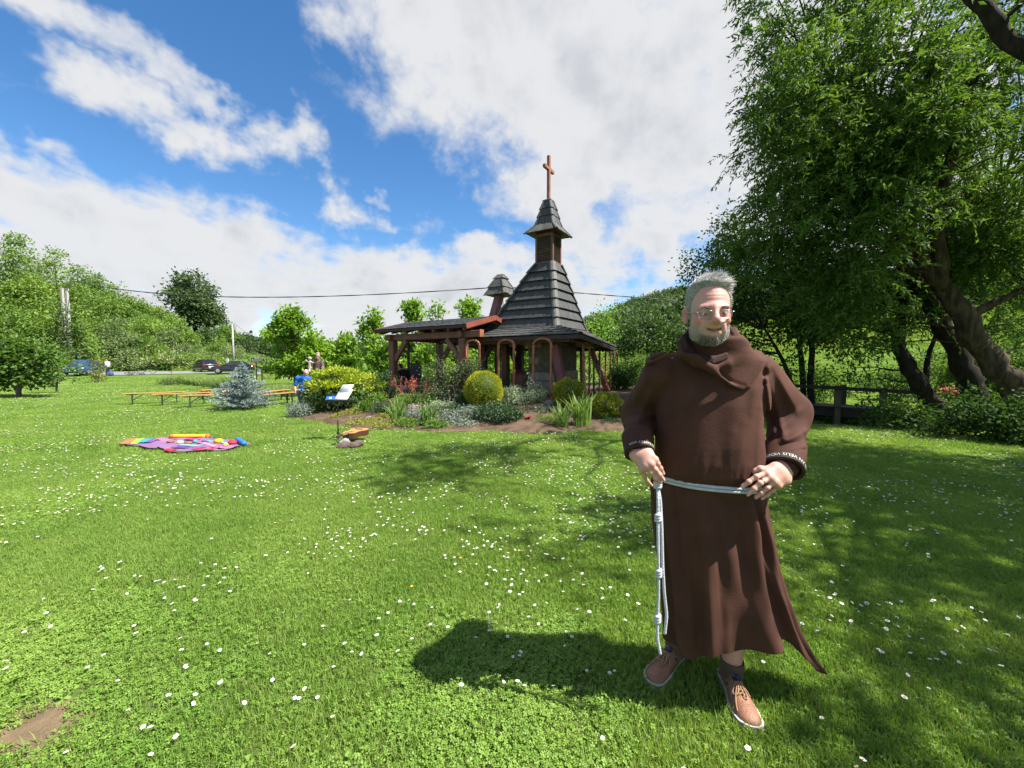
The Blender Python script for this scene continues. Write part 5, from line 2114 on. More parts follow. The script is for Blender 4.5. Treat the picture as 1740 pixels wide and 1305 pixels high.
def color_attr(me, rgb):
 a = me.color_attributes.new('tone', 'FLOAT_COLOR', 'POINT')
 c = np.ones((len(rgb), 4), np.float32)
 c[:, :3] = rgb
 a.data.foreach_set('color', c.ravel())


def skin_mat():
 m, N, b = pbsdf('skin')
 c = N.node('ShaderNodeVertexColor', layer_name='tone').outputs[0]
 co = N.node('ShaderNodeTexCoord').outputs['Object']
 n = N.noise(co, 60, 4, .6)
 col = N.vmath('SCALE', c, scale=N.math('ADD', N.math('MULTIPLY', n, .24), .88))
 N.put(b.inputs['Base Color'], col)
 b.inputs['Roughness'].default_value = .48
 b.inputs['Specular IOR Level'].default_value = .42
 b.inputs['Subsurface Weight'].default_value = .22
 b.inputs['Subsurface Radius'].default_value = (.9, .35, .2)
 b.inputs['Subsurface Scale'].default_value = .006
 bp = N.node('ShaderNodeBump')
 bp.inputs['Strength'].default_value = .25
 bp.inputs['Distance'].default_value = .002
 N.l.new(N.noise(co, 260, 5, .6), bp.inputs['Height'])
 N.l.new(bp.outputs[0], b.inputs['Normal'])
 return m


def cloth_mat(name, c1, c2, weave=900.0, bump=.35, rough=.85, sheen=.15):
 m, N, b = pbsdf(name)
 co = N.node('ShaderNodeTexCoord').outputs['Object']
 f = N.smooth(N.noise(co, 5.0, 5, .6), .3, .7)
 g = N.noise(co, 240.0, 3, .7)
 col = N.mix(f, c1, c2)
 col = N.vmath('SCALE', col, scale=N.math('ADD', N.math('MULTIPLY', g, .5), .75))
 N.put(b.inputs['Base Color'], col)
 b.inputs['Roughness'].default_value = rough
 b.inputs['Specular IOR Level'].default_value = .2
 b.inputs['Sheen Weight'].default_value = sheen
 b.inputs['Sheen Roughness'].default_value = .45
 b.inputs['Sheen Tint'].default_value = (*[min(1, v * 7) for v in c1], 1)
 bp = N.node('ShaderNodeBump')
 bp.inputs['Strength'].default_value = bump
 bp.inputs['Distance'].default_value = .003
 N.l.new(N.math('ADD', N.noise(co, 160, 3, .7), N.math('MULTIPLY', N.noise(co, 26, 4, .6), .5)), bp.inputs['Height'])
 N.l.new(bp.outputs[0], b.inputs['Normal'])
 return m


SKIN = skin_mat()
HABIT = cloth_mat('brown_habit_cloth', (0.080, 0.0335, 0.0225), (0.055, 0.0235, 0.016), sheen=.08)
COLLAR = cloth_mat('shaded_collar_cloth', (0.040, 0.020, 0.016), (0.028, 0.014, 0.012))  # shadow inside the hood is put into this darker brown
ROPE = mat('white_cord', (0.66, 0.68, 0.74), (0.55, 0.57, 0.63), 40, .8, .5, 300)


def strands(rng, P, D, L, w, droop=0.0, seg=3, bend=None):
 """thin tapering ribbons of hair from roots P along D"""
 n = len(P)
 D = unit(D)
 S = unit(np.cross(D, rng.normal(0, 1, (n, 3))))
 L = np.broadcast_to(np.asarray(L, float), (n,))[:, None]
 V = []
 bd = rng.normal(0, .25, (n, 3)) if bend is None else bend
 for k in range(seg + 1):
  t = k / seg
  c = P + D * L * t + (bd + np.array([0, 0, -droop])) * L * t * t
  ww = w * (1 - .85 * t) / 2
  V += [c - S * ww, c + S * ww]
 V = np.stack(V, 1).reshape(-1, 3)
 b = np.arange(n)[:, None] * (2 * seg + 2)
 F = np.concatenate([b + np.array([[2 * k, 2 * k + 1, 2 * k + 3, 2 * k + 2]]) for k in range(seg)])
 return V, F


def poly_sd(x, y, poly):
 """signed distance to a polygon (negative inside)"""
 P = np.asarray(poly, float)
 d = np.full(x.shape, 1e18)
 ins = np.zeros(x.shape, bool)
 for i in range(len(P)):
  a, b = P[i], P[(i + 1) % len(P)]
  e = b - a
  t = np.clip(((x - a[0]) * e[0] + (y - a[1]) * e[1]) / (e @ e), 0, 1)
  d = np.minimum(d, (x - a[0] - e[0] * t) ** 2 + (y - a[1] - e[1] * t) ** 2)
  c = ((a[1] > y) != (b[1] > y)) & (x < (b[0] - a[0]) * (y - a[1]) / (b[1] - a[1] + 1e-12) + a[0])
  ins ^= c
 d = np.sqrt(d)
 return np.where(ins, -d, d)


def build_friar():
 A = lambda *q: at(*q)
 foot = np.array([.88, 1.80, 0.0])
 # ---------------------------------------------------------------- head
 Hc, hs, psi, nod = A(1203, 531, 1.58), 1.10, R(-13), R(4)
 eu = np.array([math.cos(psi), math.sin(psi), 0])
 ev = np.array([-math.sin(psi), math.cos(psi), 0])
 ew = np.array([0, 0, 1.0])
 ev, ew = ev * math.cos(nod) + ew * math.sin(nod), ew * math.cos(nod) - ev * math.sin(nod)
 HM = np.stack([eu, ev, ew], -1)
 HS = np.array([.92, 1.0, .985]) * hs

 def loc(p):
  return (p - Hc) @ HM / HS

 def glob(q):
  return Hc + (np.asarray(q, float) * HS) @ HM.T

 def skull(q):
  d = d_ell(q, (0, .012, .036), (.074, .093, .084))
  d = smin(d, d_ell(q, (0, -.036, -.022), (.061, .058, .084)), .03)
  d = smin(d, d_ell(q, (0, -.044, -.074), (.046, .043, .034)), .03)
  for s in (-1, 1):
   d = smin(d, d_ell(q, (s * .049, -.015, -.066), (.016, .035, .026)), .025)
  return d

 def face(q):
  d = skull(q)
  d = smin(d, np.linalg.norm(q - [0, -.078, -.093], axis=1) - .017, .02)
  for s in (-1, 1):
   d = smin(d, d_cap(q, (s * .012, -.091, .011), (s * .042, -.079, .012), .0095, .008), .018)
   d = smin(d, d_ell(q, (s * .041, -.066, -.030), (.019, .019, .015)), .018)
   d = smax(d, -(d_ell(q, (s * .030, -.103, -.005), (.019, .017, .0095))), .012)
   d = smin(d, np.linalg.norm(q - [s * .030, -.0795, -.006], axis=1) - .0135, .006)
   # nasolabial pads
   d = smin(d, d_cap(q, (s * .024, -.092, -.040), (s * .034, -.078, -.066), .010, .009), .014)
  d = smin(d, d_cap(q, (0, -.094, .014), (0, -.116, -.026), .0085, .0125), .014)
  d = smin(d, np.linalg.norm(q - [0, -.1165, -.031], axis=1) - .0118, .010)
  for s in (-1, 1):
   d = smin(d, np.linalg.norm(q - [s * .0125, -.106, -.035], axis=1) - .0075, .007)
   d = smax(d, -(np.linalg.norm(q - [s * .006, -.115, -.0445], axis=1) - .0035), .003)
  d = smin(d, d_cap(q, (0, -.093, -.053), (0, -.089, -.074), .013, .012), .02)
  d = smin(d, d_cap(q, (-.018, -.0925, -.0725), (.018, -.0925, -.0725), .0058, .0058), .008)
  for s in (-1, 1):
   d = smax(d, -d_cap(q, (0, -.1065, -.0650), (s * .031, -.086, -.0535), .0034, .0024), .003)
  # frown and forehead lines
  for w_ in (.038, .050, .062):
   d = d +   .0006 * np.exp(-((q[:, 2] - w_ - .10 * q[:, 0] ** 2 * 20 * .1) / .0022) ** 2) * (np.abs(q[:, 0]) < .04)
  return d

 def ears(q):
  d = None
  for s in (-1, 1):
   c = np.array([s * .077, .014, -.006])
   rot = np.array([[math.cos(s * .45), math.sin(s * .45), 0], [-math.sin(s * .45), math.cos(s * .45), 0], [0, 0, 1]])
   e = d_ell(q, c, (.0085, .0185, .031), rot)
   e = smax(e, -d_ell(q, c + [s * .008, -.003, .003], (.006, .0105, .019), rot), .004)
   e = smin(e, np.linalg.norm(q - (c + [-s * .002, -.006, -.026]), axis=1) - .0085, .008)
   d = e if d is None else np.minimum(d, e)
  return d

 neck_a, neck_b = A(1206, 575, 1.66), A(1206, 640, 1.72)

 def f_head(p):
  q = loc(p)
  d = np.minimum(face(q), 9)
  d = smin(d, ears(q), .006)
  d = d * hs
  d = smin(d, d_cap(p, neck_a, neck_b, .060, .066), .025)
  return d

 # ---------------------------------------------------------------- torso of the body, legs, arms, hands
 sh_l, sh_r = A(1135, 640, 1.72), A(1282, 640, 1.72)
 el_l, el_r = A(1085, 706, 1.90), A(1335, 706, 1.78)
 wr_l, wr_r = A(1088, 764, 1.615), A(1330, 804, 1.575)
 ank_r, ank_l = np.array([.985, 1.752, .075]), np.array([.795, 1.912, .075])

 def f_trunk(p):
  d = d_cap(p, neck_b, A(1205, 700, 1.74), .07, .11)
  d = smin(d, d_cap(p, A(1205, 700, 1.74), A(1205, 840, 1.74), .11, .12), .05)
  d = smin(d, d_cap(p, sh_l, sh_r, .05, .05), .05)
  for an, hx in ((ank_r, .07), (ank_l, -.07)):
   hip = A(1205, 850, 1.76) + [hx, 0, 0]
   kn = (hip + an) / 2 + [0, -.03, .0]
   d = smin(d, d_cap(p, hip, kn, .075, .056), .04)
   d = smin(d, d_cap(p, kn, an + [0, 0, .10], .055, .0435), .02)
   d = smin(d, d_cap(p, an + [0, 0, .10], an, .0435, .040), .01)
   d = smin(d, d_cap(p, an, an + (np.array([-.02, -.09, -.045]) if hx > 0 else np.array([-.07, -.05, -.045])), .030, .016), .02)
  return d

 def hand(p, wa, wb, kn, fingers, thumb, fore):
  d = d_cap(p, fore, (np.asarray(wa) + wb) / 2, .036, .027)
  for q in (wa, wb):
   d = smin(d, d_cap(p, (np.asarray(fore) + q) / 2, q, .026, .021), .02)
  for i, k_ in enumerate(kn):
   w_ = np.asarray(wa) + (np.asarray(wb) - wa) * (i / (len(kn) - 1))
   d = smin(d, d_cap(p, w_, k_, .0185, .0125), .016)
  for i in range(len(kn) - 1):
   d = smin(d, d_cap(p, kn[i], kn[i + 1], .0115), .012)
  for k_ in kn:
   d = smin(d, np.linalg.norm(p - (np.asarray(k_) + [0, -.004, .001]), axis=1) - .0115, .006)
  for fpts, r0 in fingers:
   rr = [r0, r0 * .92, r0 * .86, r0 * .78]
   e = d_chain(p, fpts, rr[:len(fpts)], .005)
   for j in (1, 2)[:len(fpts) - 2]:
    e = smin(e, np.linalg.norm(p - (np.asarray(fpts[j]) + [0, -.0018, .001]), axis=1) - r0 * .93, .004)
   d = smin(d, e, .0055)
  if thumb is not None:
   d = smin(d, d_chain(p, thumb[0], thumb[1], .008), .012)
  return d

 # his right hand, on the hip at the left of the picture
 kl = [A(1112.5, 781, 1.555), A(1105.5, 788, 1.548), A(1098.5, 793, 1.552), A(1091.5, 797, 1.565)]
 fl = [([kl[0], A(1117.5, 788, 1.552), A(1122, 796, 1.558), A(1126, 803.5, 1.568)], .0101),
          ([kl[1], A(1113.5, 798, 1.545), A(1120.5, 807, 1.549), A(1126.5, 814.5, 1.557)], .0105),
          ([kl[2], A(1106.5, 803.5, 1.548), A(1114, 812.5, 1.552), A(1120.5, 819, 1.560)], .0101),
          ([kl[3], A(1094, 808, 1.570), A(1099, 817, 1.590), A(1106, 824, 1.612)], .0092)]

 def f_hand_l(p):
  return hand(p, A(1100, 770, 1.585), A(1079, 773, 1.60), kl, fl, ([A(1106, 775, 1.59), A(1114, 782, 1.62), A(1120, 794, 1.655)], [.013, .011, .009]), A(1087, 752, 1.66))

 # his left hand, at the right of the picture
 kr = [A(1302, 804, 1.522), A(1308, 812, 1.512), A(1315, 819, 1.514), A(1321, 825, 1.526)]
 fr = [([kr[0], A(1285, 810, 1.510), A(1272, 819, 1.512), A(1262, 826.5, 1.518)], .0101),
          ([kr[1], A(1291.5, 821, 1.498), A(1281, 831, 1.499), A(1271.5, 839.5, 1.505)], .0105),
          ([kr[2], A(1303, 829, 1.506), A(1293, 838, 1.510), A(1285, 844.5, 1.516)], .0100),
          ([kr[3], A(1313, 833.5, 1.532), A(1303.5, 841, 1.540), A(1296, 846, 1.546)], .0090)]

 def f_hand_r(p):
  return hand(p, A(1317, 796, 1.545), A(1333, 815, 1.545), kr, fr, ([A(1306, 798, 1.545), A(1292, 797, 1.545), A(1283, 800.5, 1.552), A(1279, 801, 1.562)], [.0145, .0125, .011, .0095]), A(1336, 785, 1.62))

 def f_arms(p):
  d = d_cap(p, sh_l, el_l, .045, .038)
  d = smin(d, d_cap(p, el_l, wr_l, .038, .030), .01)
  d = np.minimum(d, smin(d_cap(p, sh_r, el_r, .045, .038), d_cap(p, el_r, wr_r, .038, .030), .01))
  return d

 bx = lambda pts, m: (np.min(pts, axis=0) - m, np.max(pts, axis=0) + m)
 parts = [(f_head, *bx([glob((0, 0, -.13)), glob((0, 0, .13)), neck_b, glob((.09, .11, 0)), glob((-.09, -.13, 0))], .035)),
             (f_trunk, *bx([neck_b, ank_l, ank_r, sh_l, sh_r, ank_r + [0, -.2, -.06]], .14)),
             (f_hand_l, *bx(kl + [q for f in fl for q in f[0]] + [A(1087, 752, 1.66)], .05)),
             (f_hand_r, *bx(kr + [q for f in fr for q in f[0]] + [A(1336, 785, 1.62)], .05)),
             (f_arms, *bx([sh_l, sh_r, el_l, el_r, wr_l, wr_r], .06))]
 V, F = surface([parts[0], parts[2], parts[3]], .0026)
 V2, F2 = surface([parts[1], parts[4]], .008)
 F = np.vstack([F, F2 + len(V)])
 V = np.vstack([V, V2])
 def beard_mask(q):
  """positive inside the beard"""
  u_, v, w = np.abs(q[:, 0]), q[:, 1], q[:, 2]
  up_ = np.interp(v, [-.12, -.098, -.085, -.07, -.05, -.03, -.01, .005], [-.052, -.052, -.052, -.046, -.040, -.030, -.020, -.030])
  m = up_ - w
  m = np.minimum(m, .006 - v + .0)
  lips = .0115 - np.sqrt(((q[:, 0]) / 2.5) ** 2 + (w + .0665) ** 2)
  m = np.where(v < -.08, np.minimum(m, -lips), m)
  m = np.minimum(m, w + .118)
  return m
 # skin tones: redder cheeks, nose, ears and knuckles
 q = loc(V)
 skin, red, lip = np.array([.56, .30, .235]), np.array([.50, .185, .15]), np.array([.42, .175, .15])
 g = lambda c, s: np.exp(-(np.sum((q - np.array(c)) ** 2, 1)) / s ** 2)
 k = np.clip(.9 * g((.047, -.075, -.022), .026) + .9 * g((-.047, -.075, -.022), .026) + .9 * g((0, -.12, -.03), .018)
    + .9 * g((.078, .014, -.006), .03) + .9 * g((-.078, .014, -.006), .03) + .25 * g((0, -.09, .06), .05), 0, .9)
 for kk in kl + kr:
  k = np.maximum(k, .45 * np.exp(-np.sum((V - kk) ** 2, 1) / .013 ** 2))
 rgb = skin + (red - skin) * k[:, None]
 ml = np.clip(np.exp(-((q[:, 2] + .0655) / .0095) ** 4) * np.exp(-(q[:, 0] / .026) ** 4) * (q[:, 1] < -.085), 0, 1)
 rgb = rgb + (lip - rgb) * (.75 * ml)[:, None]
 gap = np.clip(np.exp(-((q[:, 2] + .0652 - 12.5 * q[:, 0] ** 2) / .0030) ** 2) * np.exp(-(q[:, 0] / .029) ** 6) * (q[:, 1] < -.085), 0, 1)
 rgb = rgb + (np.array([.10, .03, .025]) - rgb) * (.85 * gap)[:, None]
 # the heavy lids are nearly closed against the sun
 lid = np.zeros(len(q))
 for s in (-1, 1):
  lid = np.maximum(lid, np.exp(-((q[:, 2] + .0095 - 8 * (q[:, 0] - s * .030) ** 2) / .0040) ** 2) * np.exp(-((q[:, 0] - s * .030) / .0145) ** 6) * (q[:, 1] < -.07))
 rgb = rgb + (np.array([.07, .04, .035]) - rgb) * (.95 * lid)[:, None]
 for s in (-1, 1):
  ex, ez = q[:, 0] - s * .030, q[:, 2] + .0085
  on_ = (np.abs(ez) < .0032) & (np.abs(ex) > .0050) & (np.abs(ex) < .0115) & (q[:, 1] < -.07)
  rgb = np.where(on_[:, None], np.array([.50, .45, .42]), rgb)
 bmk = sstep(beard_mask(q), -.002, .010) * (np.abs(face(q)) < .008)
 ch = sstep(-q[:, 2], .070, .086) * (1 - sstep(np.abs(q[:, 0]), .034, .050)) * (1 - .75 * sstep(q[:, 0], -.004, .022))
 stub = np.array([.30, .265, .23]) + (np.array([.10, .09, .08]) - np.array([.30, .265, .23])) * ch[:, None]
 rgb = rgb + (stub - rgb) * (.62 * bmk)[:, None]
 me = np_mesh('person', V - foot, F, True)
 color_attr(me, rgb)
 body = link('person', me, SKIN)
 body.location = tuple(foot)
 tag(body, 'smiling grey haired friar in a brown hooded habit with white cord, hands on hips', 'person')

 def child(name, V_, F_, m, smooth=True, parent=body):
  return link(name, np_mesh(name, np.asarray(V_) - foot if parent is body else np.asarray(V_) - foot, F_, smooth), m, parent)

 # fingernails
 NAIL = mat('fingernail', (.62, .36, .28), (.66, .42, .34), 40, .3)
 for f_, _r in fl[:4] + fr[:4]:
  tip, pre = np.asarray(f_[-1]), np.asarray(f_[-2])
  d = unit(tip - pre)
  b = MB()
  n_ = unit(np.array([0, -1, .25]) - d * (np.array([0, -1, .25]) @ d))
  s_ = np.cross(d, n_)
  b.ball(tip + n_ * _r * .62 + d * .002, (.0052, .0068, .0022), 8, 0, np.stack([s_, d, n_], -1))
  b.build('fingernail', NAIL, body, smooth=True)

 # ---------------------------------------------------------------- hair and beard
 rng = np.random.RandomState(14)
 HAIR = mat('grey_hair', (.50, .485, .46), (.72, .70, .67), 30, .55, rand=.45)
 BEARD = mat('grizzled_beard', (.46, .41, .36), (.60, .55, .50), 40, .6, rand=.55)
 BEARD_D = mat('dark_beard', (.085, .075, .066), (.16, .14, .125), 40, .6, rand=.6)

 def hairline(q):
  v = q[:, 1]
  wl = np.interp(v, [-.12, -.080, -.066, -.050, -.034, -.022, -.008, .010, .030, .050, .085, .12],
                       [.120, .093, .086, .070, .030, -.030, -.040, .030, .012, -.045, -.075, -.085])
  wl = wl + .010 * np.exp(-((np.abs(q[:, 0]) - .042) / .016) ** 2) * (v < -.05)
  return q[:, 2] - wl

 def f_hair(p):
  q = loc(p)
  hl = hairline(q)
  th = .0045 + .006 * sstep(q[:, 2], .06, .11) + .010 * np.exp(-((q[:, 1] + .055) / .03) ** 2) * sstep(q[:, 2], .07, .10)
  th = th + .004 * (VN(p * 1.0, 90, 2) - .5)
  d = skull(q) - th * sstep(hl, -.004, .016)
  return smax(d, -hl, .006) * hs
 lo, hi = bx([glob((-.1, -.11, -.1)), glob((.1, .13, .16)), glob((.1, -.11, -.1)), glob((-.1, .13, .16))], .02)
 Vh, Fh = surface([(f_hair, lo, hi)], .0034)
 hair = child('hair', Vh, Fh, mat('hair_mass', (.40, .39, .37), (.52, .505, .48), 60, .8, .9, 220, spec=.15))
 qh = loc(Vh)
 gr = unit(qh - np.array([0, .01, .02]))
 sel = rng.choice(len(Vh), 15000)
 sel = sel[(hairline(qh[sel]) > .0)]
 top = sstep(qh[sel][:, 2], .05, .11)
 fr_ = sstep(-qh[sel][:, 1], -.02, .07)
 nrm = gr[sel]
 back = np.stack([.25 * top + .75 * top * fr_, .8 - .75 * fr_ * top, -.75 + .75 * top + .3 * top * fr_], -1)
 back = back - nrm * np.sum(back * nrm, 1)[:, None]
 D = unit(back) * .9 + nrm * (.06 + .10 * top * fr_)[:, None] + rng.normal(0, .15, (len(sel), 3))
 Lh = (.014 + .018 * top) * rng.uniform(.6, 1.3, len(sel))
 Ps = glob(qh[sel] - nrm * .003)
 Vs, Fs = strands(rng, Ps, D @ HM.T, Lh, .0015, 0, 3, rng.normal(0, .12, (len(Ps), 3)))
 child('hair_strands', Vs, Fs, HAIR, parent=hair)
 # wind-blown tuft above the forehead
 n = 170
 u = rng.normal(0, 1, (n, 3)) * [.013, .010, .003] + [.012, -.045, .117]
 Dt = np.stack([.65 + rng.normal(0, .35, n), -.1 + rng.normal(0, .3, n), .9 + rng.normal(0, .25, n)], -1)
 Vs, Fs = strands(rng, glob(u), Dt @ HM.T, rng.uniform(.010, .024, n), .0022)
 child('hair_strands', Vs, Fs, HAIR, parent=hair)

 qv = loc(V)
 bm_ = beard_mask(qv)
 df = face(qv)
 cand = np.where((bm_ > 0) & (np.abs(df) < .006) & (np.abs(qv[:, 0]) < .08))[0]
 sel = rng.choice(cand, 11000)
 qs = qv[sel]
 nrm = unit(qs - np.array([0, -.01, -.05]))
 D = nrm * .30 + np.array([0, -.02, -.95]) + rng.normal(0, .25, (len(sel), 3))
 dens = sstep(bm_[sel], 0, .012)
 keep = rng.rand(len(sel)) < .35 + .65 * dens
 chin = sstep(-qs[:, 2], .072, .088) * (1 - sstep(np.abs(qs[:, 0]), .036, .052))
 dark = rng.rand(len(sel)) < (.07 + .62 * chin - .5 * sstep(qs[:, 0], .004, .03) * chin)
 Lb = (.003 + .0028 * dens + .0025 * chin) * rng.uniform(.7, 1.2, len(sel))
 P0 = glob(qs - nrm * .001)
 par = None
 for m_, kk in ((BEARD, ~dark & keep), (BEARD_D, dark & keep)):
  Vs, Fs = strands(rng, P0[kk], D[kk] @ HM.T, Lb[kk], .0013, 0, 2)
  o = child('beard', Vs, Fs, m_)
 # eyebrows
 n = 260
 s = rng.choice([-1, 1], n)
 t = rng.rand(n)
 u = np.stack([s * (.013 + .034 * t), -.0985 + .017 * t ** 1.6, .0085 + .005 * np.sin(t * 2.4) + rng.normal(0, .0018, n)], -1)
 D = np.stack([s * .9, np.full(n, -.25), .25 - .6 * t], -1) + rng.normal(0, .25, (n, 3))
 Vs, Fs = strands(rng, glob(u), D @ HM.T, .009, .0013, 0, 2)
 child('eyebrows', Vs, Fs, mat('eyebrow_hair', (.12, .095, .08), (.22, .19, .165), 60, .6, rand=.5))
 # glasses
 STEEL = mat('brushed_steel', (.42, .46, .47), (.34, .38, .39), 30, .3, metal=.9)
 g_ = MB()
 rims = []
 for s in (-1, 1):
  cx = s * .0335
  ring = []
  for a in np.linspace(0, 2 * PI, 25)[:-1]:
   ca, sa = math.cos(a), math.sin(a)
   x = .0225 * np.sign(ca) * abs(ca) ** .6
   z = .0135 * np.sign(sa) * abs(sa) ** .7 - .001
   ring.append((cx + x, -.1115 + .9 * (abs(cx + x) / .06) ** 2 * .016, .0015 + z - .0115))
  rims.append(ring)
  rg = [glob(r_) for r_ in ring]
  g_.tube(rg, .0010, 5, closed=True)
  g_.tube([glob((s * .057, -.098, -.004)), glob((s * .066, -.085, -.002)), glob((s * .0745, -.05, -.0015)), glob((s * .0785, -.01, -.001)), glob((s * .079, .015, -.002))], [.0022, .0024, .0021, .0019, .0015], 6)
 g_.tube([glob((-.010, -.112, -.0075)), glob((0, -.1145, -.005)), glob((.010, -.112, -.0075))], .0011, 6)
 gl = g_.build('glasses', STEEL, body, smooth=True)
 mg, N, b = pbsdf('lens_glass')
 tr_ = N.node('ShaderNodeBsdfTransparent')
 go = N.node('ShaderNodeBsdfGlossy')
 go.inputs['Roughness'].default_value = .03
 mx = N.node('ShaderNodeMixShader')
 fz = N.node('ShaderNodeFresnel')
 fz.inputs[0].default_value = 1.5
 N.l.new(N.math('MULTIPLY', fz.outputs[0], .8), mx.inputs[0])
 N.l.new(tr_.outputs[0], mx.inputs[1])
 N.l.new(go.outputs[0], mx.inputs[2])
 N.l.new(mx.outputs[0], mg.node_tree.nodes['Material Output'].inputs['Surface'])
 for ring in rims:
  b = MB()
  c = np.mean(ring, axis=0) - [0, .0022, 0]
  n = len(ring)
  b.add([glob(r_) for r_ in ring] + [glob(c)], [(i, (i + 1) % n, n) for i in range(n)])
  b.build('lens', mg, gl, smooth=True)

 # ---------------------------------------------------------------- habit: upper part with sleeves
 zt = np.array([.86, .925, .955, .975, 1.00, 1.05, 1.12, 1.20, 1.28, 1.35, 1.40, 1.435, 1.46, 1.485, 1.51, 1.55])
 ta = np.array([.17, .200, .206, .213,   .214, .214, .209, .206, .206, .206, .206, .196, .172, .138, .112, .095])
 tb = np.array([.11, .135, .140, .150, .160, .163, .160, .152, .146, .140, .128, .116, .106, .098, .092, .085])
 tcy = np.array([1.72, 1.715, 1.715, 1.715, 1.71, 1.71, 1.71, 1.71, 1.71, 1.715, 1.715, 1.71, 1.70, 1.69, 1.68, 1.67])
 tcx = np.array([A(1203, 617, 1.72)[0]] * len(zt)) + np.interp(zt, [.9, 1.0, 1.2, 1.45], [.012, .006, .0, .004])
 ty = R(-11)
 ct, st = math.cos(ty), math.sin(ty)

 def torso(p):
  z = p[:, 2]
  a, b_ = np.interp(z, zt, ta), np.interp(z, zt, tb)
  x, y = p[:, 0] - np.interp(z, zt, tcx), p[:, 1] - np.interp(z, zt, tcy)
  x, y = x * ct + y * st, -x * st + y * ct
  k_ = (np.abs(x / a) ** 2.35 + np.abs(y / b_) ** 2.35) ** (1 / 2.35)
  d = (k_ - 1) * np.minimum(a, b_)
  return smax(d, z - 1.535, .02)

 SL = ([A(1122, 635, 1.72), A(1086, 704, 1.90), A(1085, 750, 1.70), A(1088, 766, 1.62)], [.074, .077, .054, .045])
 SR = ([A(1287, 634, 1.72), A(1340, 700, 1.785), A(1334, 765, 1.66), A(1331, 788, 1.605)], [.082, .080, .066, .058])

 seg = []          # folds drawn by their two ends in the photograph: x0 y0 x1 y1 width height (px, px, m)
 for q in ((1128, 650, 1120, 740, 9, .005), (1140, 690, 1128, 800, 10, .006), (1160, 745, 1150, 815, 8, .006), (1178, 770, 1170, 815, 6, .005), (1195, 775, 1192, 815, 6, .004), (1216, 775, 1218, 815, 6, .005),
              (1240, 735, 1236, 810, 9, .006), (1262, 720, 1252, 800, 9, .007), (1280, 665, 1268, 790, 10, .007), (1292, 690, 1284, 795, 6, .007), (1285, 640, 1275, 700, 7, .004), (1150, 660, 1190, 690, 14, .003),
              (1303, 625, 1330, 745, 8, .008), (1312, 625, 1352, 700, 9, .006), (1300, 645, 1313, 735, 7, .007), (1325, 755, 1368, 735, 7, .009), (1310, 742, 1362, 700, 9, .006), (1318, 772, 1366, 762, 6, .008),
              (1100, 640, 1062, 700, 9, .005), (1112, 650, 1078, 725, 8, .005), (1060, 722, 1104, 708, 7, .008), (1064, 742, 1100, 730, 6, .008), (1060, 760, 1092, 745, 5, .006)):
  k_ = 2.5 if (q[0] > 1298 or q[0] < 1116) else (.75 if q[3] > 785 else 1.4)
  seg.append((q[0], q[1], q[2], q[3], q[4] * (1.0 if k_ > 1.5 else 1.3), q[5] * k_))

 def folds(p):
  X_, Y_ = to_px(p)
  d = np.zeros(len(p))
  frn = p[:, 1] < 1.80
  for (x0, y0, x1, y1, w_, h_) in seg:
   ex, ey = x1 - x0, y1 - y0
   L2 = ex * ex + ey * ey
   t = ((X_ - x0) * ex + (Y_ - y0) * ey) / L2
   tc = np.clip(t, 0, 1)
   ds = ((X_ - x0 - ex * tc) * (-ey) + (Y_ - y0 - ey * tc) * ex) / math.sqrt(L2)
   dd = np.hypot(X_ - x0 - ex * tc, Y_ - y0 - ey * tc)
   prof = np.exp(-(dd / w_) ** 2) * (.35 + .65 * np.sin(PI * np.clip(tc, .08, .92)))
   d += h_ * (prof - .4 * np.exp(-((dd - 0) / w_) ** 2 * .5) * (.5 + .5 * np.tanh(ds / (w_ * .4))))
  d = d * frn
  # gathers above the cord, and soft unevenness everywhere
  z = p[:, 2]
  an = np.arctan2(p[:, 1] - 1.715, p[:, 0] - .835)
  gth = np.cos(an * 27 + 3 * np.sin(an * 3)) * .6 + np.cos(an * 41 + 1.3) * .4
  d += .0030 * gth * (1 - sstep(z, .965, 1.10)) * sstep(z, .93, .96)
  d += .008 * (VN(p * [1, 1, .5], 8, 2) - .5) + .011 * (VN(p * [15, 15, 1.8] + 3, 1, 1) - .5) * (1 - sstep(z, 1.36, 1.46))
  return d

 def f_habit(p):
  d = torso(p)
  d = smin(d, d_chain(p, SL[0], SL[1], .03), .014)
  d = smin(d, d_chain(p, SR[0], SR[1], .03), .014)
  d = smin(d, d_cap(p, A(1338, 700, 1.78), A(1366, 690, 1.80), .062, .012), .03)
  d = smin(d, d_cap(p, A(1084, 702, 1.90), A(1057, 694, 1.93), .062, .014), .03)
  return d - folds(p)
 lo, hi = bx(SL[0] + SR[0] + [[.84, 1.55, .93], [.84, 1.88, 1.52]], .11)
 lo[2] = .90
 Vr, Fr = surface([(f_habit, lo, hi)], .0048)

 # cape and hood lying over the shoulders
 flap = [(1096, 618), (1112, 608), (1130, 604), (1155, 601), (1183, 606), (1200, 621), (1219, 637), (1241, 654), (1259, 661.5), (1273, 659.5), (1290, 636), (1305, 613), (1290, 590), (1262, 556), (1140, 556), (1100, 596)]
 lipL = [A(1101, 619, 1.69), A(1116, 611, 1.645), A(1135, 604, 1.60), A(1158, 602.5, 1.57), A(1184, 607, 1.555)]
 lipR = [A(1184, 607, 1.555), A(1202, 622, 1.553), A(1220, 637, 1.553), A(1241, 653, 1.556), A(1259, 660, 1.563), A(1273, 658, 1.58), A(1288, 637, 1.63), A(1303, 615, 1.70)]
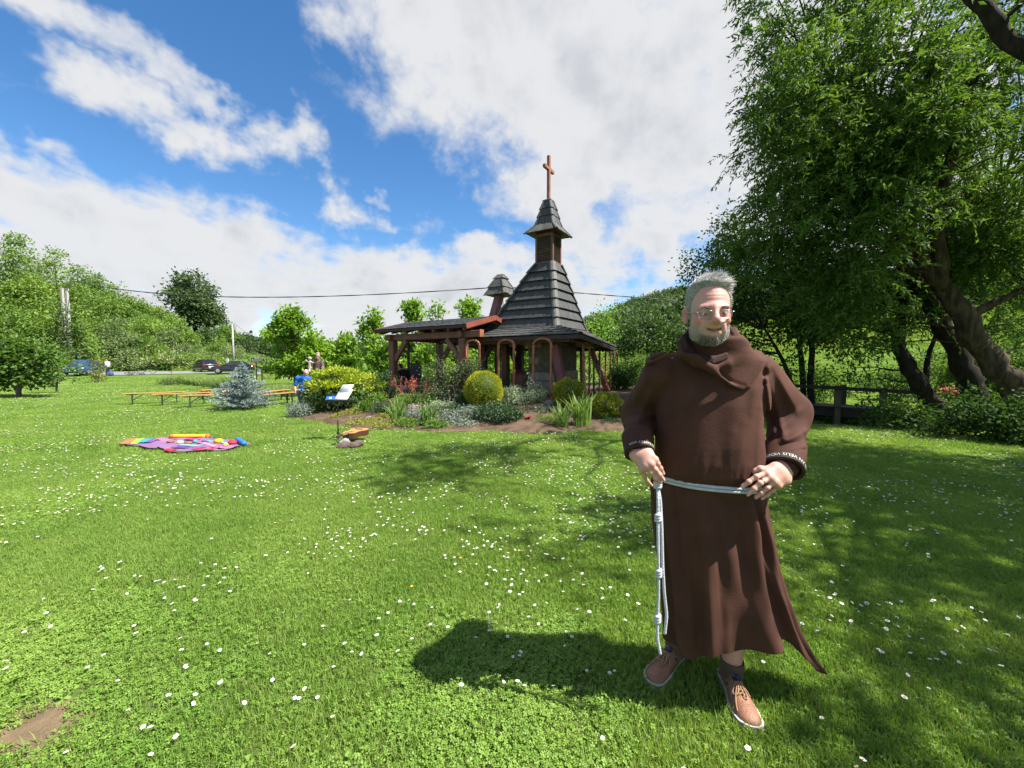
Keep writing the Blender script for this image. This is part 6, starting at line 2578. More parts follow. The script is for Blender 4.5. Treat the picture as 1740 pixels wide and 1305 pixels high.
 roll = [A(1155, 583, 1.66), A(1160, 604, 1.605), A(1180, 618, 1.570), A(1208, 625, 1.560), A(1235, 618, 1.570), A(1255, 602, 1.615), A(1258, 580, 1.68), A(1247, 562, 1.77), A(1212, 555, 1.80), A(1173, 562, 1.765), A(1155, 583, 1.66)]

 def f_cape(p):
  X_, Y_ = to_px(p)
  ins = poly_sd(X_, Y_, flap) * 1.6 / FPX
  t = torso(p)
  t = smin(t, d_chain(p, SL[0][:2], SL[1][:2], .03), .035)
  t = smin(t, d_chain(p, SR[0][:2], SR[1][:2], .03), .035)
  swell = .012 + .007 * sstep(-ins, 0, .03) + .003 * (VN(p, 14, 2) - .5)
  d = smax(t - swell, ins, .006)
  d = smin(d, d_chain(p, lipL, [.006, .008, .009, .009, .008], .006), .018)
  d = smin(d, d_chain(p, lipR, [.009, .007, .006, .006, .006, .006, .006, .006], .006), .010)
  d = smin(d, d_chain(p, roll, [.009, .009, .008, .007, .008, .009, .010, .014, .016, .014, .009], .012), .04)
  d = smax(d, -d_cap(p, A(1207, 560, 1.68), A(1207, 612, 1.655), .082, .074), .01)
  return d
 lo, hi = bx(lipL + lipR + roll + [A(1206, 600, 1.86)], .03)
 Vc, Fc = surface([(f_cape, lo, hi)], .0042)
 collar_ = [A(1163, 577, 1.65), A(1168, 597, 1.60), A(1185, 611, 1.568), A(1209, 616, 1.560), A(1232, 609, 1.573), A(1247, 593, 1.62), A(1248, 574, 1.68), A(1238, 560, 1.75), A(1208, 554, 1.78), A(1176, 561, 1.745), A(1163, 577, 1.65)]

 def f_collar(p):
  q = p * [1, 1, 1]
  d = d_chain(q, collar_, [.0115] * 11, .006)
  d = smin(d, d_chain(q - [0, 0, .012], collar_, [.0095] * 11, .006), .004)
  d = np.minimum(d, d_chain(q - [0, 0, .004], [c + (A(1206, 585, 1.66) - c) * .17 for c in collar_], [.0085] * 11, .006))
  return d
 lo, hi = bx(collar_, .03)
 Vk, Fk = surface([(f_collar, lo, hi)], .0036)

 # skirt of the habit, blown to the right
 M, Nn = 120, 260
 th = np.linspace(0, 2 * PI, Nn, endpoint=False)
 s = np.linspace(0, 1, M)[:, None]
 Yc = 1.735 + .015 * s
 py = np.array([822, 834, 850, 900, 950, 1000, 1050, 1090, 1113])
 sl = np.interp(s[:, 0], np.linspace(0, 1, 9) * 0 + (py - 822) / 291.0, np.array([1117, 1114, 1112, 1117, 1125, 1132, 1138, 1141, 1143]))
 sr = np.interp(s[:, 0], (py - 822) / 291.0, np.array([1294, 1298, 1301, 1310, 1321, 1337, 1358, 1383, 1403]))
 cxp = np.interp(s[:, 0], [0, 1], [1206, 1222])
 k_ = (1.735 + .015 * s[:, 0]) / FPX
 cx = (cxp - 870) * k_
 aL, aR = (cxp - sl) * k_, (sr - cxp) * k_
 c, sn = np.cos(th)[None], np.sin(th)[None]
 se = lambda v, e: np.sign(v) * np.abs(v) ** e
 b_ = np.interp(s[:, 0], [0, .06, .3, 1], [.138, .150, .160, .185])[:, None]
 xx = cx[:, None] + np.where(c > 0, aR[:, None], aL[:, None]) * se(c, .9)
 yy = Yc + b_ * se(sn, .9) * np.where(c > 0, 1 - .55 * s * c ** 2, 1.0) - .05 * s * np.maximum(c, 0) ** 2
 # uneven hem
 deg = np.degrees(th) % 360
 hem = np.interp(deg, [0, 15, 26, 41, 60, 90, 150, 180, 205, 225, 240, 262, 280, 288, 296, 302, 307, 312, 319, 326, 334, 345, 360],
     [.112, .125, .145, .19, .23, .25, .24, .232, .222, .232, .262, .292, .300, .305, .315, .305, .270, .230, .185, .160, .140, .122, .112])
 hem = hem + .006 * np.sin(th * 9)
 zz = .972 + (hem[None] - .972) * s
 an = th[None]
 ft = np.cos(an * 30 + 2.5 * np.sin(an * 2)) * .0050 * (1 - sstep(s, .0, .16))
 mid_ = np.cos(an * 10 + 1.0 + 1.2 * np.sin(an + .5)) + .55 * np.cos(an * 17 + .4 + 2.2 * s)
 mid_ = np.sign(mid_) * np.abs(mid_) ** .8
 fm = .0125 * mid_ * sstep(s, .03, .35) * (.75 + .5 * s) * (1 + .5 * np.exp(-((an - 5.2) / .6) ** 2))
 un = .018 * (VN(np.stack([an * 1.3 + 0 * s, 0 * an + s * 2.2, 0 * an + 0 * s], -1), 2.0, 2) - .5) * s
 rad = ft + fm + un
 # the two big diagonal folds that run from the waist to the blown corner
 for a0, a1, w_, h_ in ((4.98, 5.62, .11, .016), (5.30, 5.75, .12, .012), (4.55, 4.95, .11, .013), (4.15, 4.25, .12, .010), (3.62, 3.75, .10, .014)):
  ac = a0 + (a1 - a0) * s
  rad = rad + h_ * np.exp(-((an - ac) / w_) ** 2) * sstep(s, .01, .15) * (1 - .35 * s) - .6 * h_ * np.exp(-((an - ac - 1.7 * w_) / w_) ** 2) * sstep(s, .01, .15)
 nx, ny = c * 1.0, sn * 1.0
 X = xx + rad * nx * np.where(c > .5, .6, 1)
 Yw = yy + rad * ny
 Vs = np.stack([X, Yw, zz + 0 * X], -1).reshape(-1, 3)
 i = np.arange(M - 1)[:, None] * Nn
 j = np.arange(Nn)[None]
 j2 = (j + 1) % Nn
 Fs = np.stack([i + j2, i + j, i + Nn + j, i + Nn + j2], -1).reshape(-1, 4)
 habit = link('habit', np_mesh('habit', np.vstack([Vr, Vs]) - foot, np.vstack([Fr, Fs + len(Vr)]), True), HABIT, body)
 # the rope cinches only the outside; give the skirt cloth its thickness
 hood = child('hood', Vc, Fc, HABIT)
 child('collar', Vk, Fk, COLLAR)

 # ---------------------------------------------------------------- turned-back cuffs with lettered band
 BAND = mat('black_band', (.018, .014, .013), (.012, .010, .010), 40, .8)
 LETTER = mat('woven_letter', (.72, .68, .60), (.6, .56, .48), 60, .8)

 def cuff(c0, c1, r0, r1, flat, words, off, start):
  c0, c1 = np.asarray(c0), np.asarray(c1)
  d = unit(c1 - c0)
  front = np.array([0, -1.0, 0])
  front = unit(front - d * (front @ d))
  side = np.cross(d, front)
  L = np.linalg.norm(c1 - c0)
  K = 40
  rng_ = np.random.RandomState(int(r0 * 1e4))
  ph = rng_.uniform(0, 6.28, 3)

  def pt(a, t, o_=0.0):
   r_ = (r0 + (r1 - r0) * t) * (1 + .05 * math.sin(2 * a + ph[0]) + .035 * math.sin(3 * a + ph[1])) + o_
   return c0 + d * L * (t + .06 * math.sin(a + ph[2])) + side * math.cos(a) * r_ * flat + front * math.sin(a) * r_
  rows = [(0.0, -.004), (.0, .0035), (.15, .005), (.5, .005), (.85, .005), (1.0, .0035), (1.0, -.004), (.6, -.006)]
  V_, F_ = [], []
  for t, o_ in rows:
   for q in range(K):
    V_.append(pt(2 * PI * q / K, t, o_))
  for i_ in range(len(rows) - 1):
   for q in range(K):
    F_.append((i_ * K + q, i_ * K + (q + 1) % K, (i_ + 1) * K + (q + 1) % K, (i_ + 1) * K + q))
  m_ = MB()
  m_.add(V_, F_)
  o = m_.build('cuff', HABIT, habit, smooth=True)
  bb_ = MB()
  V_, F_ = [], []
  for t, o_ in ((.80, .0055), (.80, .0068), (.985, .0068), (.985, .0055)):
   for q in range(K):
    V_.append(pt(2 * PI * q / K, t, o_))
  for i_ in range(3):
   for q in range(K):
    F_.append((i_ * K + q, i_ * K + (q + 1) % K, (i_ + 1) * K + (q + 1) % K, (i_ + 1) * K + q))
  bb_.add(V_, F_)
  bb_.build('cuff_band', BAND, habit)
  # letters follow the band; they stand on their heads as seen by the onlooker
  cu = bpy.data.curves.new('cuff_text', 'FONT')
  cu.body = words
  cu.size = 1.0
  to = bpy.data.objects.new('cuff_text', cu)
  me_ = to.to_mesh()
  tv = np.array([v.co[:] for v in me_.vertices])
  tf = [tuple(p_.vertices) for p_ in me_.polygons]
  to.to_mesh_clear()
  bpy.data.objects.remove(to)
  hgt = L * .10
  sc_ = hgt / .70
  out = []
  for x, y, _z in tv:
   t = .965 - y * sc_ / L if off > 0 else .82 + y * sc_ / L
   a = start + off * x * sc_ / ((r0 + r1) / 2)
   out.append(pt(a, t, .0076))
  l_ = MB()
  l_.add(out, tf)
  l_.build('cuff_lettering', LETTER, habit)

 cuff(A(1081, 738, 1.685), A(1086.5, 770, 1.60), .055, .049, 1.0, 'M SIS EXPERT VNA', -1, R(165))
 cuff(A(1336, 757, 1.675), A(1331, 797, 1.575),   .068, .063, 1.0, 'OMNIS AN VELIS VIDES', -1, R(165))

 # ---------------------------------------------------------------- cord
 def belt_pt(a, z, o_):
  r_a, r_b = .212 + o_, .145 + o_
  x, y = r_a * se(math.cos(a), .88), r_b * se(math.sin(a), .88)
  return np.array([.8405 + x * ct - y * st, 1.7165 + x * st + y * ct, z - .010 * math.cos(a) * 1.0])

 def rope(b, pts, r_, twist=150.0):
  P_, T, S_, U = frames(pts)
  ln = np.concatenate([[0], np.cumsum(np.linalg.norm(np.diff(P_, axis=0), axis=1))])
  for k__ in range(3):
   ph = 2 * PI * k__ / 3
   Q = P_ + S_ * (np.cos(ln * twist + ph) * r_ * .20)[:, None] + U * (np.sin(ln * twist + ph) * r_ * .20)[:, None]
   b.tube(Q, r_ * .84, 6)
 cb = MB()
 for dz in (.0065, -.0065):
  rope(cb, [belt_pt(a, .958 + dz, .0105) for a in np.linspace(R(183), R(183 + 360), 240)], .0066)
 # two hanging ends
 kn = A(1117, 823, 1.585)

 def dense(pts, n):
  pts = np.asarray(pts, float)
  q = np.linspace(0, len(pts) - 1, n)
  c_ = np.stack([np.interp(q, np.arange(len(pts)), pts[:, i]) for i in range(3)], -1)
  for _ in range(12):
   c_[1:-1] = (c_[:-2] + 2 * c_[1:-1] + c_[2:]) / 4
  return c_
 e1 = dense([kn, A(1118, 850, 1.565), A(1118, 900, 1.555), A(1119, 960, 1.55), A(1119, 1010, 1.55), A(1117, 1055, 1.55), A(1117, 1085, 1.55), A(1122, 1111, 1.55)], 150)
 e2 = dense([kn, A(1122, 850, 1.57), A(1124.5, 900, 1.56), A(1126, 960, 1.555), A(1129, 1010, 1.555), A(1133, 1045, 1.555), A(1129.5, 1077, 1.555)], 130)
 rope(cb, e1, .0060)
 rope(cb, e2, .0060)
 cord = cb.build('cord_belt', ROPE, body, smooth=True)

 def knot(c_, r_, h_):
  b = MB()
  t = np.linspace(0, 1, 60)
  pts = [c_ + np.array([math.cos(2 * PI * 3.2 * q) * r_, math.sin(2 * PI * 3.2 * q) * r_, h_ * (q - .5)]) for q in t]
  b.tube(pts, .0062, 7)
  b.tube([c_ + [0, 0, h_ * .6], c_ - [0, 0, h_ * .6]], r_ * .9, 8)
  b.build('knot', ROPE, cord, smooth=True)
 for py_ in (880, 974, 1052):
  j_ = int(np.argmin(np.abs(to_px(e1)[1] - py_)))
  knot(e1[j_], .0082, .034)
 knot(kn + [0, -.004, 0], .011, .028)
 b = MB()
 b.tube([kn + [-.004, 0, .012], A(1113, 818, 1.58), A(1113, 829, 1.58), kn + [0, 0, -.014]], .006, 7)
 b.build('knot', ROPE, cord, smooth=True)

 # ---------------------------------------------------------------- wristband of beads and finger ring
 b = MB()
 cw, dw = A(1326, 806, 1.555), unit(A(1338, 790, 1.60) - A(1316, 816, 1.53))
 fa = unit(np.cross(dw, [0, -1, .2]))
 fb_ = np.cross(dw, fa)
 for q in range(26):
  a = 2 * PI * q / 26
  b.ball(cw + (fa * math.cos(a) * .036 + fb_ * math.sin(a) * .030) + dw * .004 * math.sin(3 * a), .0042, 7)
 b.build('bead_bracelet', mat('wood_bead', (.30, .12, .07), (.50, .33, .25), 120, .4), body, smooth=True)
 b = MB()
 f2 = fr[1][0]
 p0, p1 = np.asarray(f2[0]), np.asarray(f2[1])
 cR, dR = p0 + (p1 - p0) * .78, unit(p1 - p0)
 fa = unit(np.cross(dR, [0, -1, .2]))
 fb_ = np.cross(dR, fa)
 b.tube([cR + (fa * math.cos(a) + fb_ * math.sin(a)) * .0112 for a in np.linspace(0, 2 * PI, 25)[:-1]], .0016, 6, closed=True)
 b.build('finger_ring', mat('gold', (.75, .52, .18), None, 20, .25, metal=1), body, smooth=True)

 # ---------------------------------------------------------------- shoes
 LEATHER = mat('tan_leather', (.30, .135, .075), (.23, .10, .055), 18, .5, .25, 120)
 SOLE = mat('white_rubber', (.66, .65, .60), (.52, .50, .46), 20, .6, .2, 60)
 SOLE_L = mat('sole_line', (.05, .03, .03), None, 10, .6)
 LACE = mat('tan_lace', (.40, .24, .13), (.32, .19, .10), 60, .8)
 NAVY = mat('navy_patch', (.012, .014, .045), (.02, .02, .06), 40, .7)
 WHITE = mat('white_print', (.75, .75, .75), None, 30, .7)
 SOCK = cloth_mat('brown_sock', (.105, .075, .055), (.07, .05, .038))

 def shoe(heel, toe, mirror):
  heel, toe = np.asarray(heel, float), np.asarray(toe, float)
  d = toe - heel
  L = np.linalg.norm(d)
  d = d / L
  sd = np.cross(d, up) * mirror
  tt = [0, .02, .07, .15, .25, .36, .48, .60, .72, .83, .91, .965, .99, 1.0]
  wd = [.012, .026, .034, .036, .036, .036, .040, .046, .050, .049, .043, .031, .018, .006]
  ht = [.055, .078, .086, .088, .092, .097, .088, .072, .060, .053, .047, .040, .034, .028]
  skew = [0, 0, 0, 0, 0, .001, .003, .005, .006, .005, .002, -.001, -.003, -.004]
  K = 20

  def ring(t, w_, h_, s_, o_=0, zb=.018):
   r_ = []
   for q in range(K):
    a = 2 * PI * q / K
    x = math.cos(a) * (w_ + o_)
    z = math.sin(a)
    zz_ = zb + (h_ - zb) * (max(0, z) ** .85) if z > 0 else zb + .004 * z
    if t < .42 and z > 0:
     x *= 1 - .18 * z
    r_.append(heel + d * (L * t) + sd * (x + s_) + up * zz_)
   return r_
  m_ = MB()
  m_.loft([ring(*q) for q in zip(tt, wd, ht, skew)])
  so = m_.build('shoe', LEATHER, body, smooth=True)

  def slab(name, z0, z1, o_, m2):
   b = MB()
   def outline(z):
    left = [heel + d * (L * t + (o_ * (1 if t > .9 else -1 if t < .05 else 0))) + sd * (s_ - w_ - o_) + up * z for t, w_, s_ in zip(tt, wd, skew)]
    right = [heel + d * (L * t + (o_ * (1 if t > .9 else -1 if t < .05 else 0))) + sd * (s_ + w_ + o_) + up * z for t, w_, s_ in zip(tt, wd, skew)]
    return left + right[::-1]
   b.loft([outline(z0), outline(z1)])
   return b.build(name, m2, so)
  slab('sole', -.002, .0165, .0060, SOLE)
  slab('sole_line', .0166, .0195, .0056, SOLE_L)
  slab('foxing', .0196, .027, .0048, SOLE)

  def top(t, x, o_=.002):
   w_, h_, s_ = (np.interp(t, tt, q) for q in (wd, ht, skew))
   xr = min(.98, abs(x) / w_)
   return heel + d * L * t + sd * (x + s_) + up * (.018 + (h_ - .018) * math.sqrt(max(0, 1 - xr ** 2)) ** .85 + o_)
  lc = MB()
  for q in range(4):
   t0 = .50 + .045 * q
   lc.tube([top(t0, -.020), top(t0 + .014, 0, .005), top(t0 + .028, .020)], .0022, 6)
   lc.tube([top(t0, .020), top(t0 + .014, 0, .006), top(t0 + .028, -.020)], .0022, 6)
  # bow and loose ends
  c_ = .505
  for sx, l1, wx in ((1, .16, .020), (-1, .22, .012)):
   lp = [top(c_, 0, .006), top(c_ + l1 * .5, sx * wx * .3, .009), top(c_ + l1 * .95, sx * wx * .6, .007), top(c_ + l1, sx * wx * 1.2, .006), top(c_ + l1 * .85, sx * wx * 1.7, .006), top(c_ + l1 * .4, sx * wx * 1.5, .009), top(c_, sx * .004, .006)]
   lc.tube(dense(lp, 26), .0024, 6)
  lc.tube(dense([top(c_, 0, .006), top(c_ + .12, .022, .007), top(c_ + .26, .036, .005), top(c_ + .34, .040, .004)], 16), .0022, 6)
  lc.tube(dense([top(c_, 0, .006), top(c_ + .05, -.024, .006), top(c_ + .13, -.037, .004)], 12), .0022, 6)
  lc.build('lace', LACE, so, smooth=True)
  # tongue with its navy label
  t0, t1 = .405, .485
  tg = MB()
  tg.loft([[top(t, x, o_) for x, o_ in ((-.026, -.004), (-.013, .004), (.013, .004), (.026, -.004))] + [top(t, x, -.010) for x in (.022, -.022)] for t in (.33, .40, .48, .57)])
  tg.build('tongue', LEATHER, so, smooth=True)
  lb = MB()
  lb.loft([[top(t, x, .0062) for x in (-.0165, 0, .0165)] + [top(t, x, .0045) for x in (.0165, -.0165)] for t in (t0, (t0 + t1) / 2, t1)])
  lb.build('tongue_label', NAVY, so)
  pr = MB()
  for txt, px_, py_, sz in (('T', -.0135, .020, .0125), ('Tom Tailor', -.0045, .018, .0042), ('est. 1962', -.0035, .0075, .0036)):
   cu = bpy.data.curves.new('label_text', 'FONT')
   cu.body = txt
   cu.size = sz
   to = bpy.data.objects.new('label_text', cu)
   me_ = to.to_mesh()
   tv = np.array([v.co[:] for v in me_.vertices])
   tf = [tuple(p_.vertices) for p_ in me_.polygons]
   to.to_mesh_clear()
   bpy.data.objects.remove(to)
   if len(tv):
    k2 = 1 if mirror > 0 else 1
    pr.add([top(t1 - (y + py_ - .004) / .028 * (t1 - t0), (x + px_) * mirror * -1 if False else -(x + px_) * mirror, .0068) for x, y, _ in tv], tf)
  pr.build('label_print', WHITE, so)
  ey = MB()
  p_ = top(.42, .034, .001)
  ey.ball(p_, .0045, 8)
  p_ = top(.42, -.034, .001)
  ey.ball(p_, .0045, 8)
  ey.build('eyelet', mat('dark_eyelet', (.02, .018, .016), None, 10, .5), so)
  return so
 shoe(np.array([.988, 1.822, 0]), np.array([.952, 1.522, 0]), 1)
 shoe(np.array([.845, 1.957, 0]), np.array([.622, 1.745, 0]), 1)
 for an_ in (ank_r, ank_l):
  sk = MB()
  sk.loft([[an_ + [math.cos(a) * r_, math.sin(a) * r_ * 1.12, z] for a in np.linspace(0, 2 * PI, 22)[:-1]] for r_, z in ((.044, -.02), (.0455, .02), (.047, .045), (.0475, .052), (.044, .053))], cap=False)
  sk.build('sock', SOCK, body, smooth=True)
 # sewn edge of the flap
 st_ = MB()
 st_.tube(dense([q + np.array([0, -.006, -.001]) for q in lipR[:6]], 40), .0013, 5)
 st_.build('flap_seam', COLLAR, hood, smooth=True)
 return body


build_friar()
# ------------------------------------------------------------------ plants of the flower bed
GOLD = leafmat('golden_needle', (.28, .40, .022), (.54, .58, .035), .25, (1.2, 1.2, .4), .6, .7, 1.5)
GOLD_G = leafmat('golden_green_leaf', (.17, .25, .024), (.50, .49, .036), .25, (1.2, 1.2, .4), .6, .9, 2.2)
YEW = leafmat('yew_needle', (.035, .075, .018), (.085, .15, .028), .15, None, .6, .8, 2.0)
PALE = leafmat('variegated_leaf', (.16, .24, .12), (.42, .48, .32), .3, (1.2, 1.2, .7), .6, 1.0, 2.5)
SILVER = leafmat('silver_leaf', (.15, .20, .145), (.27, .32, .25), .15, (1.1, 1.1, 1), .7, .8, 2.5)
FRESH = leafmat('fresh_leaf', (.09, .19, .025), (.19, .31, .045), .35, (1.3, 1.3, .5), .5, .8, 1.6)
MOSS = leafmat('stonecrop', (.24, .27, .04), (.36, .36, .07), .2, (1.2, 1.2, .5), .7, .9, 2.2)
IRIS = leafmat('iris_blade', (.15, .27, .06), (.30, .42, .13), .4, (1.3, 1.3, .6), .5, .8, 2.0)
DEEP_LEAF = leafmat('dark_bed_leaf', (.025, .06, .022), (.06, .12, .045), .2, None, .5, .9, 2.0)  # deep green of the darker bed plants
PINK = leafmat('pink_blossom', (.42, .16, .23), (.60, .30, .38), .3, (1.1, 1.0, 1.0), .7, .9)
ROSE_W = leafmat('pale_blossom', (.60, .48, .55), (.72, .68, .70), .3, (1.0, 1.0, 1.0), .7, .9)
REDF = leafmat('red_plume', (.55, .07, .08), (.70, .22, .20), .3, (1.1, 1.0, 1.0), .7, .9)
WHITEF = leafmat('white_blossom', (.70, .72, .62), (.78, .78, .72), .2, None, .7, .9)
ROCK = mat('garden_rock', (.26, .235, .20), (.15, .135, .115), 5, .95, .8, 24)


def ball_of(c, r, sx=1, sy=1, sz=1):
 return (np.asarray(c, float), (r * sx, r * sy, r * sz))


def dome(name, label, cat, px, py, hw, hgt, lm, L, W, n, seed, flat=.4, depth=1.0, group=None, stems=6, cr=.10, nl=9, gap=.34, dz=.0, Y=None, zr=.42):
 """a mounded plant: base at px, py in the survey picture, half width and height in pixels"""
 g = gpt(px, py) if Y is None else on(*at(px, py, Y)[:2])
 s_ = g[1] / FPX
 r, h = hw * s_ * 1.25, hgt * s_ * 1.2
 n *= 1.7
 bl = [(g + [0, 0, h * .5], (r, r * depth, h * .5)), (g + [r * .35, -.1 * r, h * .42], (r * .6, r * depth * .6, h * .42)), (g + [-r * .35, .1 * r, h * .55], (r * .6, r * depth * .6, h * .42))]
 vol = 4.19 * r * r * depth * h * .5 * 1.6
 return bush(name, label, cat, g, bl, n / nl / vol, nl, cr, L, W, lm, seed=seed, stems=stems, stem_r=.006, gap=gap, gscale=2.2, twigs=10, twig_r=.005, flat=flat, group=group, shell=3.2)


def blades(name, label, px, py, n, h, w, lm, seed, spread=.18, cat='plant', lean=.55, group=None, part='leaf_blades', flowers=None):
 g = gpt(px, py)
 rng = np.random.RandomState(seed)
 V, F = [], []
 k = 0
 for _ in range(n):
  a, f = rng.uniform(0, 6.28), rng.uniform(0, 6.28)
  hh = h * rng.uniform(.6, 1.1)
  b0 = g + [rng.normal(0, spread * .35), rng.normal(0, spread * .3), -.02]
  ln = hh * rng.uniform(.1, lean)
  side = np.array([math.cos(f), math.sin(f), 0]) * w / 2
  for i, t in enumerate((0, .35, .7, 1.0)):
   p = b0 + np.array([math.cos(a) * ln * t * t, math.sin(a) * ln * t * t, hh * (t - .22 * t * t * (ln / hh) * 1.6)])
   ww = (1, .95, .7, .04)[i]
   V += [p - side * ww, p + side * ww]
   if i:
    F.append((k + 2 * i - 2, k + 2 * i - 1, k + 2 * i + 1, k + 2 * i))
  k += 8
 root = empty(name, g, label, cat, group)
 link(part, np_mesh(part, np.array(V) - g, np.array(F), True), lm, root)
 return root, g


def plumes(root, g, n, h, r, lm, seed, name='flower_plumes', pl=.16, L=.03, tilt=.35):
 rng = np.random.RandomState(seed)
 C, D = [], []
 mb = MB()
 for _ in range(n):
  b = g + [rng.uniform(-r, r), rng.uniform(-r, r) * .6, 0]
  d = unit(np.array([rng.normal(0, tilt), rng.normal(0, tilt * .6), 1]))
  tip = b + d * h * rng.uniform(.75, 1.15)
  mb.tube([b, tip], [.005, .003], 4, cap=False)
  m = 22
  t = rng.rand(m)
  C.append(tip - d * pl * t[:, None] + rng.normal(0, .012, (m, 3)) * (.4 + t[:, None]))
  D.append(rng.normal(0, .6, (m, 3)) + d * .9)
 C, D = np.vstack(C), np.vstack(D)
 V, F = leaf_quads(rng, C, D, L, L * .55, .2)
 mb.build('stems', FRESH, root)
 link(name, np_mesh(name, V - origin_of(root), F, False), lm, root)


def build_bed_plants():
 # broad golden yew in two tiers
 g = gpt(580, 699)
 Y = g[1] + .35
 bl = [B(580, 672, Y, (1.02, .8, .42)), B(556, 680, Y, (.5, .6, .35)), B(615, 678, Y, (.55, .6, .35)), B(565, 652, Y, (.7, .6, .28)), B(538, 672, Y, (.3, .4, .3))]
 root = bush('golden_yew', 'broad spreading yew with golden tips at the left end of the flower bed', 'shrub', g, bl, 215, 38, .15, .08, .028, YEW, seed=401, stems=9, stem_r=.02, gap=.32, gscale=1.6, twigs=30, twig_r=.008, flat=.3)
 rng = np.random.RandomState(5)
 top = [B(575, 634, Y, (.62, .5, .12)), B(553, 640, Y, (.45, .5, .12)), B(540, 652, Y - .1, (.34, .4, .12)), B(610, 644, Y - .1, (.50, .45, .12)), B(632, 658, Y - .1, (.36, .4, .14)), B(560, 656, Y - .5, (.6, .25, .12)), B(598, 655, Y - .45, (.4, .3, .10)), B(536, 664, Y - .2, (.24, .3, .10)), B(638, 672, Y - .1, (.22, .3, .12))]
 P = blob_points(rng, top, 420, .34, 1.8)
 V, F = clump_leaves(rng, P, 30, .11, .10, .03, -.1, np.mean(P, 0) - [0, 0, .8], .9, .35, .5)
 link('golden_tips', np_mesh('golden_tips', V - g, F, False), GOLD, root)
 dome('dark_shrub', 'low dark shrub with reddish leaves between the golden yew and the pavilion post', 'shrub', 652, 682, 20, 42, DEEP_LEAF, .06, .035, 1500, 402, Y=11.6)
 # clipped golden ball
 def clipped(px, py, rpx, Y, lm, L, W, n, seed, label, nx=1.0, rough=.03, zs=1.0):
  c = at(px, py, Y)
  r = rpx / FPX * Y
  base = on(c[0], c[1])
  root = empty('golden_globe_shrub', base, label, 'shrub')
  rng = np.random.RandomState(seed)
  u = unit(rng.normal(0, 1, (n, 3)))
  bump = 1 + rough * 6 * (VN(u * 1.0 + seed, 3.2, 2) - .5)
  P = c + u * r * (bump * rng.uniform(.90, 1.01, n))[:, None] * [nx, nx, zs]
  P = P[P[:, 2] > base[2] + .03]
  u2 = unit(P - c)
  V, F = leaf_quads(rng, P, u2 + rng.normal(0, .45, P.shape) + [0, 0, .25], L * rng.uniform(.7, 1.2, len(P)), W, .1)
  link('foliage', np_mesh('foliage', V - base, F, False), lm, root)
  b = MB()
  b.ball(c, np.array([nx, nx, zs]) * r * .86, 18)
  b.build('inner_foliage', YEW, root, smooth=True)
  b = MB()
  b.tube([base - up * .05, c], .03, 6)
  b.build('trunk', BARK_D, root)
 ballm = leafmat('golden_thuja', (.26, .34, .02), (.60, .56, .026), .2, (1.2, 1.1, .4), .6, .8, 2.4)
 clipped(822, 663, 32.5, 10.25, ballm, .034, .014, 15000, 411, 'round clipped golden ball shrub in the middle of the bed', rough=.022)
 clipped(966, 667, 24, 10.6, GOLD_G, .05, .03, 4200, 412, 'rounded yellow green shrub in front of the faded pink strut', 1.08, .11, .92)
 clipped(1028, 690, 24, 9.75, GOLD_G, .05, .03, 4200, 413, 'rounded yellow green shrub close beside the friar', 1.12, .12, .85)
 # drooping dark shrub on a crooked stem
 g = gpt(768, 690)
 Y = g[1] + .3
 bl = [B(770, 618, Y, (.55, .5, .16)), B(745, 632, Y, (.5, .5, .16)), B(795, 622, Y, (.35, .4, .2)), B(730, 650, Y, (.26, .4, .22)), B(785, 640, Y, (.4, .4, .2)), B(770, 660, Y, (.42, .4, .2)), B(790, 675, Y, (.35, .4, .25)), B(755, 672, Y, (.28, .3, .2)), B(808, 640, Y, (.2, .3, .3)), B(760, 603, Y, (.2, .2, .08), .6)]
 tree('drooping_shrub', 'dark drooping shrub with hanging twigs in front of the right pavilion post', 'shrub', g, [([g - up * .05, g + [.05, 0, .4], at(772, 628, Y)], [.05, .045, .025]), ([g + up * .3, at(745, 635, Y)], [.03, .012]), ([g + up * .4, at(798, 628, Y)], [.03, .012])],
         bl, 330, 24, .17, .065, .026, leafmat('drooping_leaf', (.05, .08, .03), (.13, .165, .06), .2, None, .6, .9, 2.0), BARK_D, None, 421, droop=.9, gap=.40, gscale=2.0, twigs=80, twig_r=.006, flat=.3)
 # iris fans
 for i, (px, py, n, h, lb) in enumerate(((952, 729, 30, .40, 'iris fan with the broader blades in front of the bare soil, nearer the golden ball'), (985, 727, 46, .52, 'tall arching iris fan at the bed edge close to the friar'),
           (675, 721, 34, .40, 'bright iris tuft below the pink flower spikes'), (726, 724, 32, .38, 'iris tuft between pale pink flowers and silvery leaves'),
           (562, 694, 22, .42, 'pale iris tuft behind the music stand'), (745, 668, 16, .35, 'small light green iris under the loudspeaker'))):
  blades('iris_plant', lb, px, py, int(n * 1.6), h * 1.75, .042, IRIS, 430 + i, .22, group='iris tufts of the flower bed')
 # big leaved hosta
 g = gpt(612, 688)
 rng = np.random.RandomState(9)
 root = empty('hosta', g, 'broad leaved green hosta behind the music stand', 'plant')
 for i in range(34):
  a, t = rng.uniform(0, 6.28), rng.uniform(.15, .42)
  base = g + [math.cos(a) * .05, math.sin(a) * .05, .05]
  c = g + [math.cos(a) * t, math.sin(a) * t * .8, .12 + .45 * (1 - t)]
  d = unit(np.array([math.cos(a), math.sin(a), -.35]))
  s_ = np.array([-math.sin(a), math.cos(a), 0])
  n_ = np.cross(s_, d)
  Lf, Wf = .20, .15
  V = [c]
  out = []
  for q, w_ in ((.0, .0), (.18, .42), (.45, .5), (.75, .32), (1.0, 0)):
   out.append((q, w_))
  Vv = []
